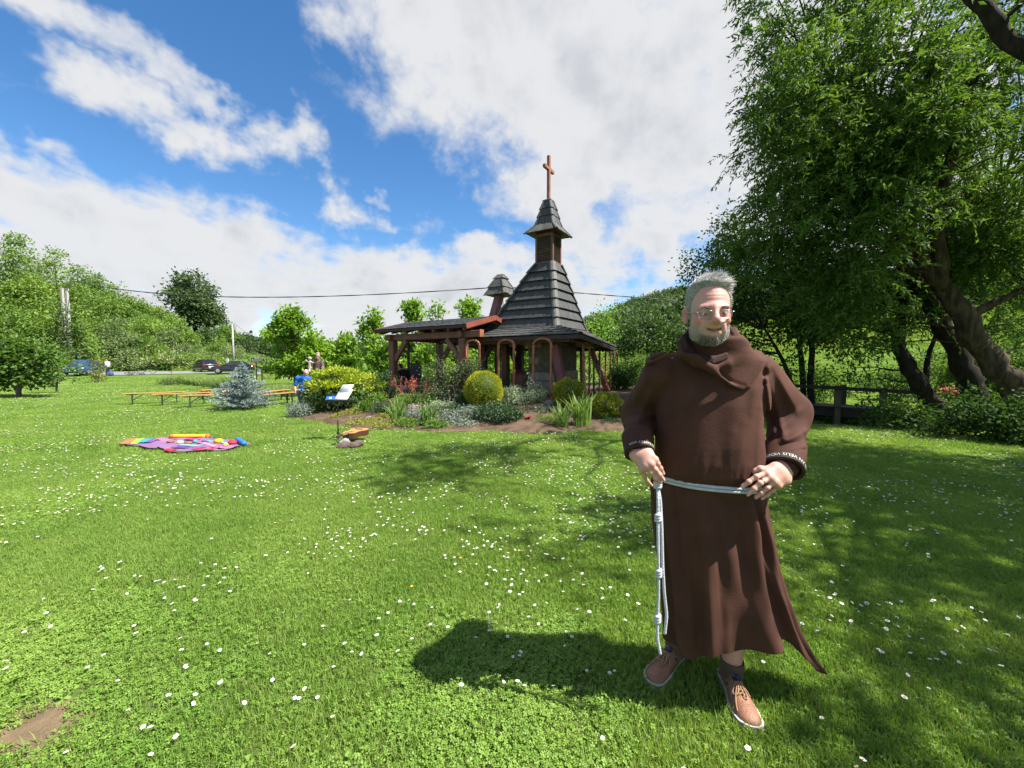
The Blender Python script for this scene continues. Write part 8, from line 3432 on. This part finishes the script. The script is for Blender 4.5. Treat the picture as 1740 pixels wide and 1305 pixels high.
def build_vehicles():
 navy = mat('blue_car_paint', (.02, .06, .14), (.018, .05, .12), 3, .25, spec=.7)
 black = mat('black_car_paint', (.012, .012, .015), (.016, .016, .02), 3, .18, spec=.8)
 car('dark blue estate car parked by the maple bush, front towards the lawn', on(*at(143, 634, 42.5)[:2]) + [0, 0, .05], (.42, -.90), 4.3, 1.75, 1.55, navy, 'wagon')
 car('black hatchback seen from behind with red tail lights, on the road', on(*at(349, 634, 48)[:2]) + [0, 0, .05], (-.80, .60), 3.9, 1.68, 1.42, black, 'hatch')
 car('black low car seen from its side, half hidden behind the blue spruce', on(*at(396, 637, 44.5)[:2]) + [0, 0, .05], (-.86, -.50), 4.1, 1.70, 1.36, mat('black_car_paint_glossy', (.013, .013, .016), None, 3, .12, spec=.9), 'coupe')

 def bicycle(label, g, d, lying=0.0, col=(.02, .02, .024)):
  root = empty('bicycle', g, label, 'bicycle', 'bicycles at the road')
  fm = mat('bike_frame_%d' % int(col[0] * 1000), col, None, 10, .35, metal=.2)
  d = unit(np.array([d[0], d[1], 0.]))
  n_ = np.cross(d, up)
  # lying bikes are turned about their long axis
  cl, sl_ = math.cos(lying), math.sin(lying)
  uz = up * cl + n_ * sl_
  nn = np.cross(d, uz)
  T = lambda x, z, y=0.0: g + d * x + uz * z + nn * y + up * (.03 if lying else 0)
  b = MB()
  for a, c in (((-.10, .28), (-.18, .78)), ((-.10, .28), (.36, .74)), ((-.17, .72), (.35, .80)), ((-.10, .28), (-.52, .33)), ((-.17, .70), (-.52, .33)), ((.37, .72), (.54, .33)), ((.36, .74), (.33, .92))):
   b.tube([T(*a), T(*c)], .026, 6)
  b.build('frame', fm, root, smooth=True)
  for x in (-.52, .54):
   b = MB()
   b.tube([T(x + math.cos(a) * .33, .33 + math.sin(a) * .33) for a in np.linspace(0, 2 * PI, 25)[:-1]], .022, 6, closed=True)
   wh = b.build('wheel', TYRE, root, smooth=True)
   b = MB()
   for k in range(8):
    a = k * PI / 4
    b.tube([T(x, .33), T(x + math.cos(a) * .32, .33 + math.sin(a) * .32)], .004, 3)
   b.tube([T(x, .33, -.04), T(x, .33, .04)], .025, 6)
   b.build('spokes', CHROME, wh)
  b = MB()
  b.ball(T(-.20, .84), (.13, .07, .035), 8)
  b.build('saddle', TRIM, root, smooth=True)
  b = MB()
  b.tube([T(.26, .95, -.28), T(.34, .94, -.12), T(.36, .93, 0), T(.34, .94, .12), T(.26, .95, .28)], .016, 6)
  b.build('handlebar', TRIM, root, smooth=True)
  b = MB()
  b.tube([T(-.10, .28, .05), T(-.02, .14, .09), T(-.02, .14, .18)], .012, 5)
  b.tube([T(-.10, .28, -.05), T(-.18, .42, -.09), T(-.18, .42, -.18)], .012, 5)
  b.build('pedal_crank', CHROME, root)
 bicycle('black bicycle standing at the roadside', on(*at(250, 638, 44)[:2]) + [0, 0, .05], (.95, .3), .12)
 bicycle('silver bicycle lying on the road edge left of the standing one', on(*at(232, 639, 42.5)[:2]) + [0, 0, .05], (.9, .2), 1.25, (.42, .40, .42))
 # small red child's scooter lying by the dwarf pine
 g = on(*at(287, 639, 36)[:2])
 root = empty('toy_scooter', g, 'small red toy scooter at the lawn edge behind the dwarf pine', 'toy')
 red = mat('red_toy_plastic', (.50, .04, .04), (.4, .03, .03), 10, .4)
 b = MB()
 b.box(g + [0, 0, .14], (.62, .14, .05))
 b.build('deck', red, root, bevel=.02)
 b = MB()
 b.tube([g + [.28, 0, .14], g + [.20, 0, .72]], .025, 6)
 b.tube([g + [.20, -.2, .72], g + [.20, .2, .72]], .02, 6)
 b.build('steering_column', red, root)
 for x in (-.28, .32):
  b = MB()
  b.tube([g + [x, -.03, .09], g + [x, .03, .09]], .09, 12)
  b.build('wheel', TYRE, root)


build_vehicles()


# ------------------------------------------------------------------ poles, wire, notice board
def build_poles():
 CON = mat('pale_concrete', (.48, .46, .43), (.36, .345, .32), 3, .9, .4, 30)
 g = on(*at(115.5, 600, 48)[:2])
 zt = at(115, 490, 48)[2]
 root = empty('utility_pole', g, 'twin concrete utility pole rising out of the bushes on the left', 'pole')
 for s in (-1, 1):
  b = MB()
  c = g + [s * .17, s * .1, 0]
  b.loft([[c + [x * r_, y * r_, z] for x, y in ((-1, -1), (1, -1), (1, 1), (-1, 1))] for r_, z in ((.15, -.3), (.12, zt - g[2]))])
  b.build('concrete_mast', CON, root, bevel=.02)
 b = MB()
 for z in (2, 4, 6, 8):
  if z < zt - g[2]:
   b.box(g + up * z, (.6, .18, .15), (.86, .5, 0), (-.5, .86, 0))
 b.build('cross_tie', CON, root)
 top = at(128, 478, 48)
 b = MB()
 b.bar(g + up * (zt - g[2] - .3), top + up * .05, .08, .08)
 b.build('bracket', mat('grey_iron', (.2, .2, .2), None, 8, .6), root)
 # pole behind the chapel
 g2 = on(*at(857, 650, 19)[:2])
 z2 = at(857, 488, 19)[2]
 root = empty('utility_pole', g2, 'pale round pole behind the chapel, seen through the second arch', 'pole')
 b = MB()
 b.tube([g2 - up * .2, np.array([g2[0], g2[1], z2 + .02])], [.13, .075], 12)
 b.build('mast', CON, root, smooth=True)
 p2 = np.array([g2[0], g2[1] - .1, z2])
 b = MB()
 b.box(p2 - up * .02, (.05, .25, .05))
 b.build('hook', mat('grey_iron', (.2, .2, .2)), root)
 # insulated cable in two spans
 t = np.linspace(0, 1, 40)[:, None]
 A1 = top + (p2 - top) * t
 A1[:, 2] -= 1.05 * (4 * t * (1 - t))[:, 0]
 p3 = at(1420, 528, 17)
 A2 = p2 + (p3 - p2) * t
 A2[:, 2] -= .05 * (4 * t * (1 - t))[:, 0]
 b = MB()
 for k in range(2):
  for span in (A1, A2):
   n = len(span)
   tw = np.linspace(0, 60, n) + k * PI
   Q = span + np.stack([0 * tw, np.cos(tw) * .012, np.sin(tw) * .012], -1)
   rad = .011 + .0009 * np.clip(np.linalg.norm(span, axis=1) - 16, 0, 30)
   b.tube(Q, rad, 5)
 o = b.build('overhead_cable', mat('black_cable', (.03, .03, .032), None, 8, .6), None, base=p2)
 tag(o, 'black twisted overhead cable from the twin pole across behind the chapel', 'cable')
 # thin pole by the parked cars
 g = on(*at(397, 612, 56)[:2])
 z = at(397, 552, 56)[2]
 root = empty('lamp_post', g, 'thin pale grey pole behind the black cars', 'pole')
 b = MB()
 b.tube([g - up * .2, np.array([g[0], g[1], z])], [.15, .09], 10)
 b.build('mast', CON, root, smooth=True)
 b = MB()
 b.tube([np.array([g[0], g[1], z - .1]), np.array([g[0] + .5, g[1], z + .05])], .03, 6)
 b.build('arm', CON, root)
 q = at(455, 579, 75)
 t = np.linspace(0, 1, 20)[:, None]
 W_ = np.array([g[0] + .5, g[1], z]) + (q - np.array([g[0] + .5, g[1], z])) * t
 W_[:, 2] -= .5 * (4 * t * (1 - t))[:, 0]
 b = MB()
 b.tube(W_, .022, 4)
 tag(b.build('telephone_wire', mat('black_cable', (.03, .03, .032)), None, base=g), 'thin wire running from the thin pale pole to the right', 'cable')
 g = on(*at(386.5, 618, 51)[:2])
 root = empty('marker_post', g, 'short white marker post between the two black cars', 'post')
 b = MB()
 b.box(g + up * .65, (.18, .14, 1.4))
 b.build('shaft', mat('white_paint', (.68, .68, .66), (.55, .55, .53), 6, .6), root, bevel=.02)
 b = MB()
 b.box(g + up * 1.42, (.28, .16, .34))
 b.build('sign_plate', mat('white_paint', (.68, .68, .66)), root)
 b = MB()
 b.box(g + up * .9, (.19, .15, .12))
 b.build('red_band', mat('red_toy_plastic', (.50, .04, .04)), root)
 # notice board
 Y = 33.0
 g = on(*at(441, 646, Y)[:2])
 g[2] -= .02
 root = empty('notice_board', g, 'wooden notice board with little dark roof and pinned sheets', 'notice board')
 H = 1.62
 for s in (-1, 1):
  b = MB()
  b.box(g + [s * .22, 0, H / 2 - .05], (.07, .07, H + .1))
  b.build('post', WOOD_DK, root)
 b = MB()
 b.box(g + [0, 0, .92], (.38, .04, .72))
 b.build('panel', mat('pale_panel', (.48, .47, .44), (.42, .41, .39), 6, .7), root)
 b = MB()
 b.box(g + [0, 0, .44], (.40, .05, .05))
 b.build('rail', WOOD, root)
 for (x, z, w_, h_, c_) in ((-.09, 1.12, .15, .24, (.16, .18, .24)), (.09, 1.12, .14, .24, (.20, .22, .28)), (-.09, .90, .15, .14, (.20, .22, .26)), (.09, .88, .13, .10, (.50, .50, .50)), (0, .68, .30, .16, (.70, .70, .68))):
  b = MB()
  b.box(g + [x, -.024, z], (w_, .006, h_))
  b.build('sheet', mat('sheet_%d_%d' % (int(c_[0] * 100), int(x * 100)), c_, tuple(v * 1.3 for v in c_), 30, .7), root)
 b = MB()
 for s in (-1, 1):
  V = [g + [-.36, s * .36, H - .06], g + [.36, s * .36, H - .06], g + [.36, 0, H + .20], g + [-.36, 0, H + .20]]
  b.loft([V, [v + up * .03 for v in V]])
 b.build('roof', SHINGLE, root)
 b = MB()
 b.box(g + [-.50, 0, H + .10], (.24, .04, .32))
 sg = b.build('hanging_sign', mat('black_sign', (.02, .02, .024), None, 8, .5), root)
 b = MB()
 b.ball(g + [-.50, -.025, H + .12], (.05, .006, .07), 8)
 b.build('sign_emblem', mat('white_paint', (.68, .68, .66)), sg)


build_poles()


# ------------------------------------------------------------------ beer benches
def build_benches():
 PLANK = mat('varnished_plank', (.50, .27, .085), (.42, .21, .06), 3.0, .35, .1, 30, stretch=(1, 6, 6))
 GREEN = mat('dark_green_steel', (.012, .035, .022), (.016, .045, .028), 10, .45)

 def bench(label, p0, p1):
  p0, p1 = np.asarray(p0, float), np.asarray(p1, float)
  d = unit((p1 - p0) * [1, 1, 0])
  n_ = np.cross(up, d)
  c = (p0 + p1) / 2
  g = on(c[0], c[1])
  L = np.linalg.norm((p1 - p0)[:2])
  root = empty('bench', g, label, 'bench', 'long wooden folding benches on the lawn')
  zt = .42
  b = MB()
  b.box(g + up * (zt - .0125), (L, .27, .028), d, n_)
  b.build('seat', PLANK, root, bevel=.004)
  for s in (-1, 1):
   e = g + d * s * (L / 2 - .26)
   b = MB()
   for q in (-1, 1):
    b.bar(e + n_ * q * .115 - up * .02, e + n_ * q * .095 + up * (zt - .028), .032, .032, up=d)
   b.bar(e - n_ * .10 + up * (zt - .05), e + n_ * .10 + up * (zt - .05), .03, .03)
   b.bar(e - n_ * .11 + up * .16, e + n_ * .11 + up * .16, .022, .022)
   b.bar(e + up * .16, e - d * s * .30 + up * (zt - .04), .02, .02)
   b.build('leg_frame', GREEN, root)
  for s in (-1, 1):
   b = MB()
   b.box(g + d * s * (L / 2 - .26) + up * (zt - .042), (.30, .2, .03), d, n_)
   b.build('cleat', PLANK, root)
 P = lambda px, Y: np.array([(px - 870) / FPX * Y, Y, 0.])
 bench('leftmost long bench, farthest from the blue spruce', P(205, 13.9), P(314, 15.0))
 bench('long bench between the leftmost one and the bench touching the spruce', P(256, 13.5), P(360, 14.5))
 bench('front bench whose right half hides behind the blue spruce', P(303, 12.9), P(404, 13.9))
 bench('short looking bench far back behind the second bench', P(337, 15.6), P(392, 17.2))
 bench('bench far back directly behind the blue spruce', P(372, 15.2), P(440, 16.8))
 bench('bench right of the blue spruce, nearer the camera', P(432, 13.0), P(501, 14.6))
 bench('bench right of the blue spruce, behind the nearer one', P(436, 14.2), P(489, 15.8))


build_benches()


# ------------------------------------------------------------------ play mat with coloured things
def build_mat():
 purple = cloth_mat('purple_felt', (.215, .11, .225), (.165, .085, .175))
 out = [(203, 757), (222, 752.5), (262, 751), (284, 747), (300, 748.5), (345, 749), (372, 750.5), (400, 754), (427, 757), (408, 761), (396, 766), (360, 769.5), (330, 770.5), (286, 771.5), (276, 767), (266, 763.5), (255, 766.5), (238, 762), (222, 760)]
 pts = np.array([gpt(*q) for q in out])
 c = pts.mean(0)
 rng = np.random.RandomState(2)
 rings = []
 V = [c + up * .018]
 n = len(pts)
 fine = []
 for i in range(n):
  for t in (0, .33, .66):
   fine.append(pts[i] + (pts[(i + 1) % n] - pts[i]) * t)
 fine = np.array(fine)
 m = len(fine)
 V = [c + up * .03]
 F = []
 for k in range(1, 7):
  t = k / 6
  for q in fine:
   p = c + (q - c) * t
   V.append(p + up * (.028 + .03 * (float(VN(p, 5, 2)) - .5) * (1 + t) + (.012 if k == 6 else 0)))
 for i in range(m):
  F.append((0, 1 + i, 1 + (i + 1) % m))
 F3 = np.array(F)
 F4 = np.array([(1 + k * m + i, 1 + (k + 1) * m + i, 1 + (k + 1) * m + (i + 1) % m, 1 + k * m + (i + 1) % m) for k in range(5) for i in range(m)])
 V = np.array(V)
 o = link('play_mat', np_mesh('play_mat', V - c, [F3, F4]), purple)
 o.location = tuple(c)
 md = o.modifiers.new('thickness', 'SOLIDIFY')
 md.thickness = .008
 tag(o, 'purple felt mat spread on the lawn under the coloured things', 'mat')

 def cm(nm, c_, r=.7):
  return mat(nm, c_, tuple(v * .8 for v in c_), 14, r, .2, 60)
 C = dict(orange=cm('orange_cloth', (.75, .17, .05)), lime=cm('lime_cloth', (.28, .62, .06)), teal=cm('teal_cloth', (.03, .30, .42)), violet=cm('violet_cloth', (.16, .07, .42)), yellow=cm('yellow_cloth', (.80, .48, .02)),
             blue=cm('blue_cloth', (.015, .20, .62)), red=cm('red_cloth', (.65, .02, .05)), pink=cm('pink_cloth', (.70, .16, .32)), magenta=cm('magenta_cloth', (.55, .03, .30)), mint=cm('mint_cloth', (.20, .55, .40)), brown=cm('brown_shell', (.26, .12, .055)), cream=cm('cream_cloth', (.68, .60, .46)), cyan=cm('cyan_cloth', (.08, .42, .60)))

 def strip_(label, col, a, b_, w, th=.03, cat='cloth', name='folded_cloth'):
  """a folded length of cloth lying from a to b (survey pixels)"""
  a, b_ = gpt(*a, .045), gpt(*b_, .045)
  d = unit(b_ - a)
  n_ = unit(np.cross(up, d))
  L = np.linalg.norm(b_ - a)
  w, th = w * .8, th * .42
  mb = MB()
  rings = []
  for k in range(9):
   t = k / 8
   cc = a + (b_ - a) * t + up * (th * .5 + .008 * math.sin(6 * t + a[0]))
   ww = w * (1 + .08 * math.sin(9 * t + 1)) * (.75 if k in (0, 8) else 1)
   hh = th * (1 + .25 * math.sin(5 * t)) * (.6 if k in (0, 8) else 1)
   rings.append([cc + n_ * ww / 2 * (abs(math.cos(q)) ** .6) * (1 if math.cos(q) > 0 else -1) + up * hh / 2 * (abs(math.sin(q)) ** .6) * (1 if math.sin(q) > 0 else -1) for q in np.linspace(0, 2 * PI, 15)[:-1]])
  mb.loft(rings)
  oo = mb.build(name, C[col], None, smooth=True, base=(a + b_) / 2)
  tag(oo, label, cat)

 def roll(label, col, a, b_, r, ends=None):
  a, b_ = gpt(*a), gpt(*b_)
  a[2] += r + .03
  b_[2] += r + .03
  root = empty('cloth_roll', (a + b_) / 2 - up * r, label, 'cloth roll')
  mb = MB()
  n = 20
  t = np.linspace(0, 1, n)[:, None]
  mb.tube(a + (b_ - a) * t, r * (1 + .05 * np.sin(np.linspace(0, 14, n))), 14)
  mb.build('roll', C[col], root, smooth=True)
  d = unit(b_ - a)
  for p, s in ((a, -1), (b_, 1)):
   mb = MB()
   mb.tube([p + d * s * .002, p + d * s * .05], [r * 1.04, r * .98], 14)
   mb.build('roll_end', C[ends or col], root, smooth=True)
 roll('yellow roll with orange ends at the back edge of the purple mat', 'yellow', (295, 748), (351, 748), .042, 'orange')
 roll('blue roll at the right end of the purple mat', 'blue', (404, 753.5), (414, 760), .042)
 strip_('orange folded cloth at the left tip of the mat', 'orange', (229, 751), (211, 759), .17, .06)
 strip_('lime green folded cloth next to the orange one', 'lime', (241, 750.5), (226, 759.5), .12, .06)
 strip_('teal folded cloth between the lime and violet ones', 'teal', (254, 751), (238, 756.5), .16, .055)
 strip_('violet folded cloth, innermost of the four at the left', 'violet', (266, 751.5), (250, 756), .15, .05)
 strip_('short red cloth strip at the front edge of the mat, left', 'red', (280, 770.5), (300, 769.5), .14, .05)
 strip_('long red cloth strip at the front edge of the mat, right', 'red', (328, 769.5), (364, 768), .13, .045)
 strip_('violet cloth strip along the front of the mat', 'violet', (292, 765.5), (350, 764.8), .10, .03)
 strip_('mint green cloth strip across the middle of the mat', 'mint', (303, 762), (345, 761), .10, .035)
 strip_('pink ribbon curving over the right half of the mat', 'pink', (335, 756.5), (374, 766), .07, .03)
 strip_('cream ribbon beside the pink one', 'cream', (343, 758), (368, 762), .06, .03)
 strip_('pale pink cloth at the back left of the mat', 'pink', (268, 750), (285, 753), .16, .04)
 strip_('magenta cloth in front of the yellow roll', 'magenta', (315, 751.5), (340, 751), .12, .05)
 strip_('light blue cloth lying on the yellow roll side', 'cyan', (316, 747.3), (333, 747), .07, .10)
 strip_('violet ribbon behind the pink one', 'violet', (343, 754), (358, 753.5), .09, .03)
 strip_('cyan cloth near the yellow bundle', 'cyan', (352, 754.5), (364, 754), .10, .035)
 strip_('mint cloth beside the yellow bundle', 'mint', (376, 758), (392, 756.5), .12, .04)
 strip_('pink cloth at the front right edge of the mat', 'pink', (372, 766.5), (394, 763.5), .16, .045)
 strip_('magenta scrap on the pink cloth at the front right', 'magenta', (378, 764), (388, 763), .08, .06)

 def bundle(label, col, px, py, r, name='cloth_bundle', cat='bundle', squash=.7):
  g = gpt(px, py, .03)
  r *= .6
  mb = MB()
  mb.ball((0, 0, 0), 1, 14)
  V_ = mb.v[0] * (.8 + .4 * VN(mb.v[0] + px, 2.2, 2))[:, None]
  mb.v[0] = V_ * [r, r, r * squash] + g + up * r * squash * .75
  tag(mb.build(name, C[col], None, smooth=True, base=g), label, cat)
 bundle('yellow bundle on the right half of the mat', 'yellow', 372, 756, .12)
 bundle('yellow scrap in front of the mint cloth', 'yellow', 384, 761.5, .07)
 bundle('red bundle next to the blue roll', 'red', 395, 758, .12)
 bundle('brown shell shaped rattle at the centre left of the mat', 'brown', 290, 756, .09, 'wooden_rattle', 'rattle', .6)
 bundle('brown rattle right of the mint strip start', 'brown', 320, 758.5, .10, 'wooden_rattle', 'rattle', .6)
 bundle('small red bundle in front of the yellow roll left end', 'red', 298, 752, .06)
 bundle('white and teal bundle between the two brown rattles', 'cream', 306, 757, .09)
 bundle('teal bundle behind the second brown rattle', 'teal', 332, 755.5, .08)


build_mat()


# ------------------------------------------------------------------ music stand, guitar, jacket
def build_stand():
 BLK = mat('black_steel', (.014, .014, .016), (.02, .02, .022), 20, .4)
 g = gpt(574.5, 749)
 Y = g[1]
 root = empty('music_stand', g, 'black folding music stand on the lawn at the edge of the flower bed', 'music stand')
 hub = at(574.5, 735.5, Y)
 tray = at(574.5, 681, Y)
 b = MB()
 b.tube([g + up * .06, hub + up * .02], .012, 8)
 b.tube([hub, hub + up * .32], .011, 8)
 b.tube([hub + up * .30, tray], .0075, 8)
 b.build('pole', BLK, root, smooth=True)
 b = MB()
 b.tube([hub - up * .025, hub + up * .02], .02, 8)
 b.build('clamp', BLK, root)
 for px, py in ((555, 750.5), (590, 745), (575, 755)):
  e = gpt(px, py)
  b = MB()
  b.tube([hub, e + up * .008], .008, 6)
  b.tube([(hub + e) / 2 + up * .005, np.array([g[0], g[1], (hub[2] + g[2]) / 2 - .02])], .005, 5)
  b.ball(e + up * .012, .013, 6)
  b.build('leg', BLK, root, smooth=True)
 # desk: ledge and open lattice, leaning back
 n_ = unit(np.array([0.10, -.80, .60]))
 x_ = unit(np.cross(up, -n_)) * 1.0
 y_ = unit(np.cross(n_, x_)) * (1 if np.cross(n_, x_)[2] > 0 else -1)
 if x_[0] < 0:
  x_ = -x_
 c = tray + up * .0
 b = MB()
 b.bar(c - x_ * .235, c + x_ * .215, .008, .045, up=y_)
 b.bar(c - x_ * .235 + n_ * .03, c + x_ * .215 + n_ * .03, .006, .02, up=n_)
 b.build('ledge', BLK, root)
 b = MB()
 for q in (-1, 1):
  b.bar(c - x_ * .20 * q, c + x_ * .20 * q + y_ * .20, .012, .004, up=n_)
  b.bar(c - x_ * .20 * q + y_ * .20, c + x_ * .05 * q + y_ * .02, .012, .004, up=n_)
 b.bar(c, c + y_ * .24, .014, .005, up=n_)
 b.build('desk_frame', BLK, root)
 PAPER = mat('white_paper', (.78, .79, .82), (.72, .73, .77), 5, .7)
 INK = mat('grey_ink', (.28, .28, .34), None, 30, .8)

 def sheet(name, o_, w, h, lift, curl, label, shear=0.35):
  V, F = [], []
  K = 8
  for k in range(K + 1):
   t = k / K
   off = n_ * (lift + curl * math.sin(PI * t) + curl * 1.4 * t * t)
   for s in (0, 1):
    V.append(o_ + x_ * (s * w + shear * h * t) + y_ * (h * t) + off)
  V = np.array(V)
  F = np.array([(2 * k, 2 * k + 1, 2 * k + 3, 2 * k + 2) for k in range(K)])
  oo = link(name, np_mesh(name, V - o_, F), PAPER)
  oo.location = tuple(o_)
  md = oo.modifiers.new('thickness', 'SOLIDIFY')
  md.thickness = .0015
  tag(oo, label, 'sheet music')
  pb = MB()
  rg = np.random.RandomState(7)
  for r_ in range(9):
   t = .12 + .085 * r_
   k = t
   off = n_ * (lift + curl * math.sin(PI * t) + curl * 1.4 * t * t + .0016)
   a = o_ + x_ * (w * .1 + shear * h * t) + y_ * h * t + off
   pb.bar(a, a + x_ * w * rg.uniform(.5, .8), .003, .0004, up=n_)
  q = pb.build('text_lines', INK, oo)
 sheet('paper_sheet', c + y_ * .012 - x_ * .075, .235, .22, .008, .006, 'white printed sheets lying on the music stand')
 sheet('paper_sheet', c + y_ * .165 - x_ * .00, .20, .15, .012, .035, 'white sheet curling up over the top of the music stand')
 bk = MB()
 o_ = c - x_ * .225 + y_ * .01 + n_ * .006
 bk.loft([[o_, o_ + x_ * .15, o_ + x_ * .165 + y_ * .085, o_ + x_ * .015 + y_ * .085], [o_ + n_ * .01, o_ + x_ * .15 + n_ * .01, o_ + x_ * .165 + y_ * .085 + n_ * .01, o_ + x_ * .015 + y_ * .085 + n_ * .01]])
 r2 = empty('blue_booklet', o_, 'blue booklet on the left of the music stand ledge', 'booklet')
 bk.build('cover', mat('blue_cover', (.02, .13, .50), (.03, .17, .55), 20, .4), r2)
 p = MB()
 p.box(o_ + x_ * .085 + y_ * .042 + n_ * .0115, (.05, .035, .001), x_, y_)
 p.build('cover_picture', mat('cover_picture', (.55, .55, .30), (.30, .45, .35), 60, .5), r2)
 # guitar lying in the grass
 gc = gpt(604, 750)
 ax = unit(np.array([-.30, -.95, 0]))          # towards the neck
 sd = np.cross(up, ax)
 zb = .05
 K8 = .95
 prof = [(-.24, 0), (-.235, .10), (-.19, .165), (-.12, .185), (-.05, .165), (.01, .125), (.05, .115), (.10, .125), (.16, .135), (.215, .115), (.245, .06), (.25, 0)]
 prof = [(x * K8, y * K8) for x, y in prof]
 ring = [gc + ax * x + sd * y for x, y in prof] + [gc + ax * x - sd * y for x, y in prof[::-1][1:-1]]
 gr = empty('guitar', gc, 'acoustic guitar with orange wooden top lying in the grass', 'guitar')
 tl = lambda p, z: p + up * (z + .05 - .05 * float((p - gc) @ ax))
 b = MB()
 b.loft([[tl(q, zb) for q in ring], [tl(q, zb + .098) for q in ring]])
 b.build('body', mat('dark_guitar_side', (.09, .035, .022), (.06, .025, .016), 10, .35), gr)
 b = MB()
 b.loft([[tl(q, zb + .0985) for q in ring], [tl(q, zb + .104) for q in ring]])
 b.build('soundboard', mat('orange_spruce_top', (.66, .30, .10), (.56, .24, .075), 6, .3, .1, 40, stretch=(8, 1, 1)), gr)
 b = MB()
 hc = tl(gc + ax * .09, zb + .1045)
 b.add([hc + (ax * math.cos(a) + sd * math.sin(a)) * .042 for a in np.linspace(0, 2 * PI, 21)[:-1]], [tuple(range(20))])
 b.build('sound_hole', mat('guitar_hole', (.012, .008, .006), None, 8, .8), gr)
 b = MB()
 b.box(tl(gc - ax * .10, zb + .110), (.025, .16, .012), ax, sd)
 b.build('bridge', mat('dark_bridge_wood', (.06, .03, .02), None, 8, .5), gr)
 b = MB()
 b.bar(tl(gc + ax * .19, zb + .095), tl(gc + ax * .36, zb + .10), .052, .022)
 b.build('neck', mat('pale_neck_wood', (.36, .22, .12), (.3, .18, .1), 8, .4), gr)
 b = MB()
 b.bar(tl(gc + ax * .15, zb + .112), tl(gc + ax * .36, zb + .113), .050, .008)
 b.build('fingerboard', mat('pale_fingerboard', (.25, .17, .11), None, 8, .5), gr)
 b = MB()
 b.bar(tl(gc + ax * .36, zb + .10), tl(gc + ax * .46, zb + .085), .075, .018)
 b.build('headstock', mat('dark_guitar_side', (.09, .035, .022)), gr)
 # rumpled jacket beside it
 jc = gpt(594, 761)

 def f_j(p):
  q = p - jc
  d = d_ell(q, (-.10, .0, .05), (.10, .09, .055))
  d = smin(d, d_ell(q, (.05, -.05, .045), (.12, .08, .05)), .03)
  d = smin(d, d_ell(q, (.15, .05, .07), (.08, .07, .06)), .03)
  d = smin(d, d_cap(q, np.array([-.16, -.08, .03]), np.array([.0, -.11, .03]), .03, .025), .02)
  return d + .055 * (VN(p, 11, 3) - .5) + .022 * (VN(p, 34, 2) - .5)
 V, F = surface([(f_j, jc + [-.3, -.22, -.04], jc + [.32, .22, .2])], .012)
 o = link('jacket', np_mesh('jacket', V - jc, F), cloth_mat('grey_jacket_cloth', (.12, .085, .07), (.08, .06, .052)))
 o.location = tuple(jc)
 tag(o, 'crumpled grey brown jacket lying against the guitar', 'jacket')
 jc2 = gpt(585, 757)

 def f_s(p):
  q = p - jc2
  d = d_ell(q, (0, 0, .04), (.08, .10, .05))
  d = smin(d, d_cap(q, np.array([.0, .05, .08]), np.array([.07, -.06, .07]), .05), .03)
  return d + .06 * (VN(p, 13, 3) - .5)
 V, F = surface([(f_s, jc2 + [-.2, -.2, -.04], jc2 + [.2, .2, .2])], .012)
 o = link('scarf', np_mesh('scarf', V - jc2, F), cloth_mat('pale_scarf_cloth', (.34, .33, .32), (.16, .16, .17)))
 o.location = tuple(jc2)
 tag(o, 'pale grey scarf bunched between the jacket and the music stand', 'scarf')


build_stand()
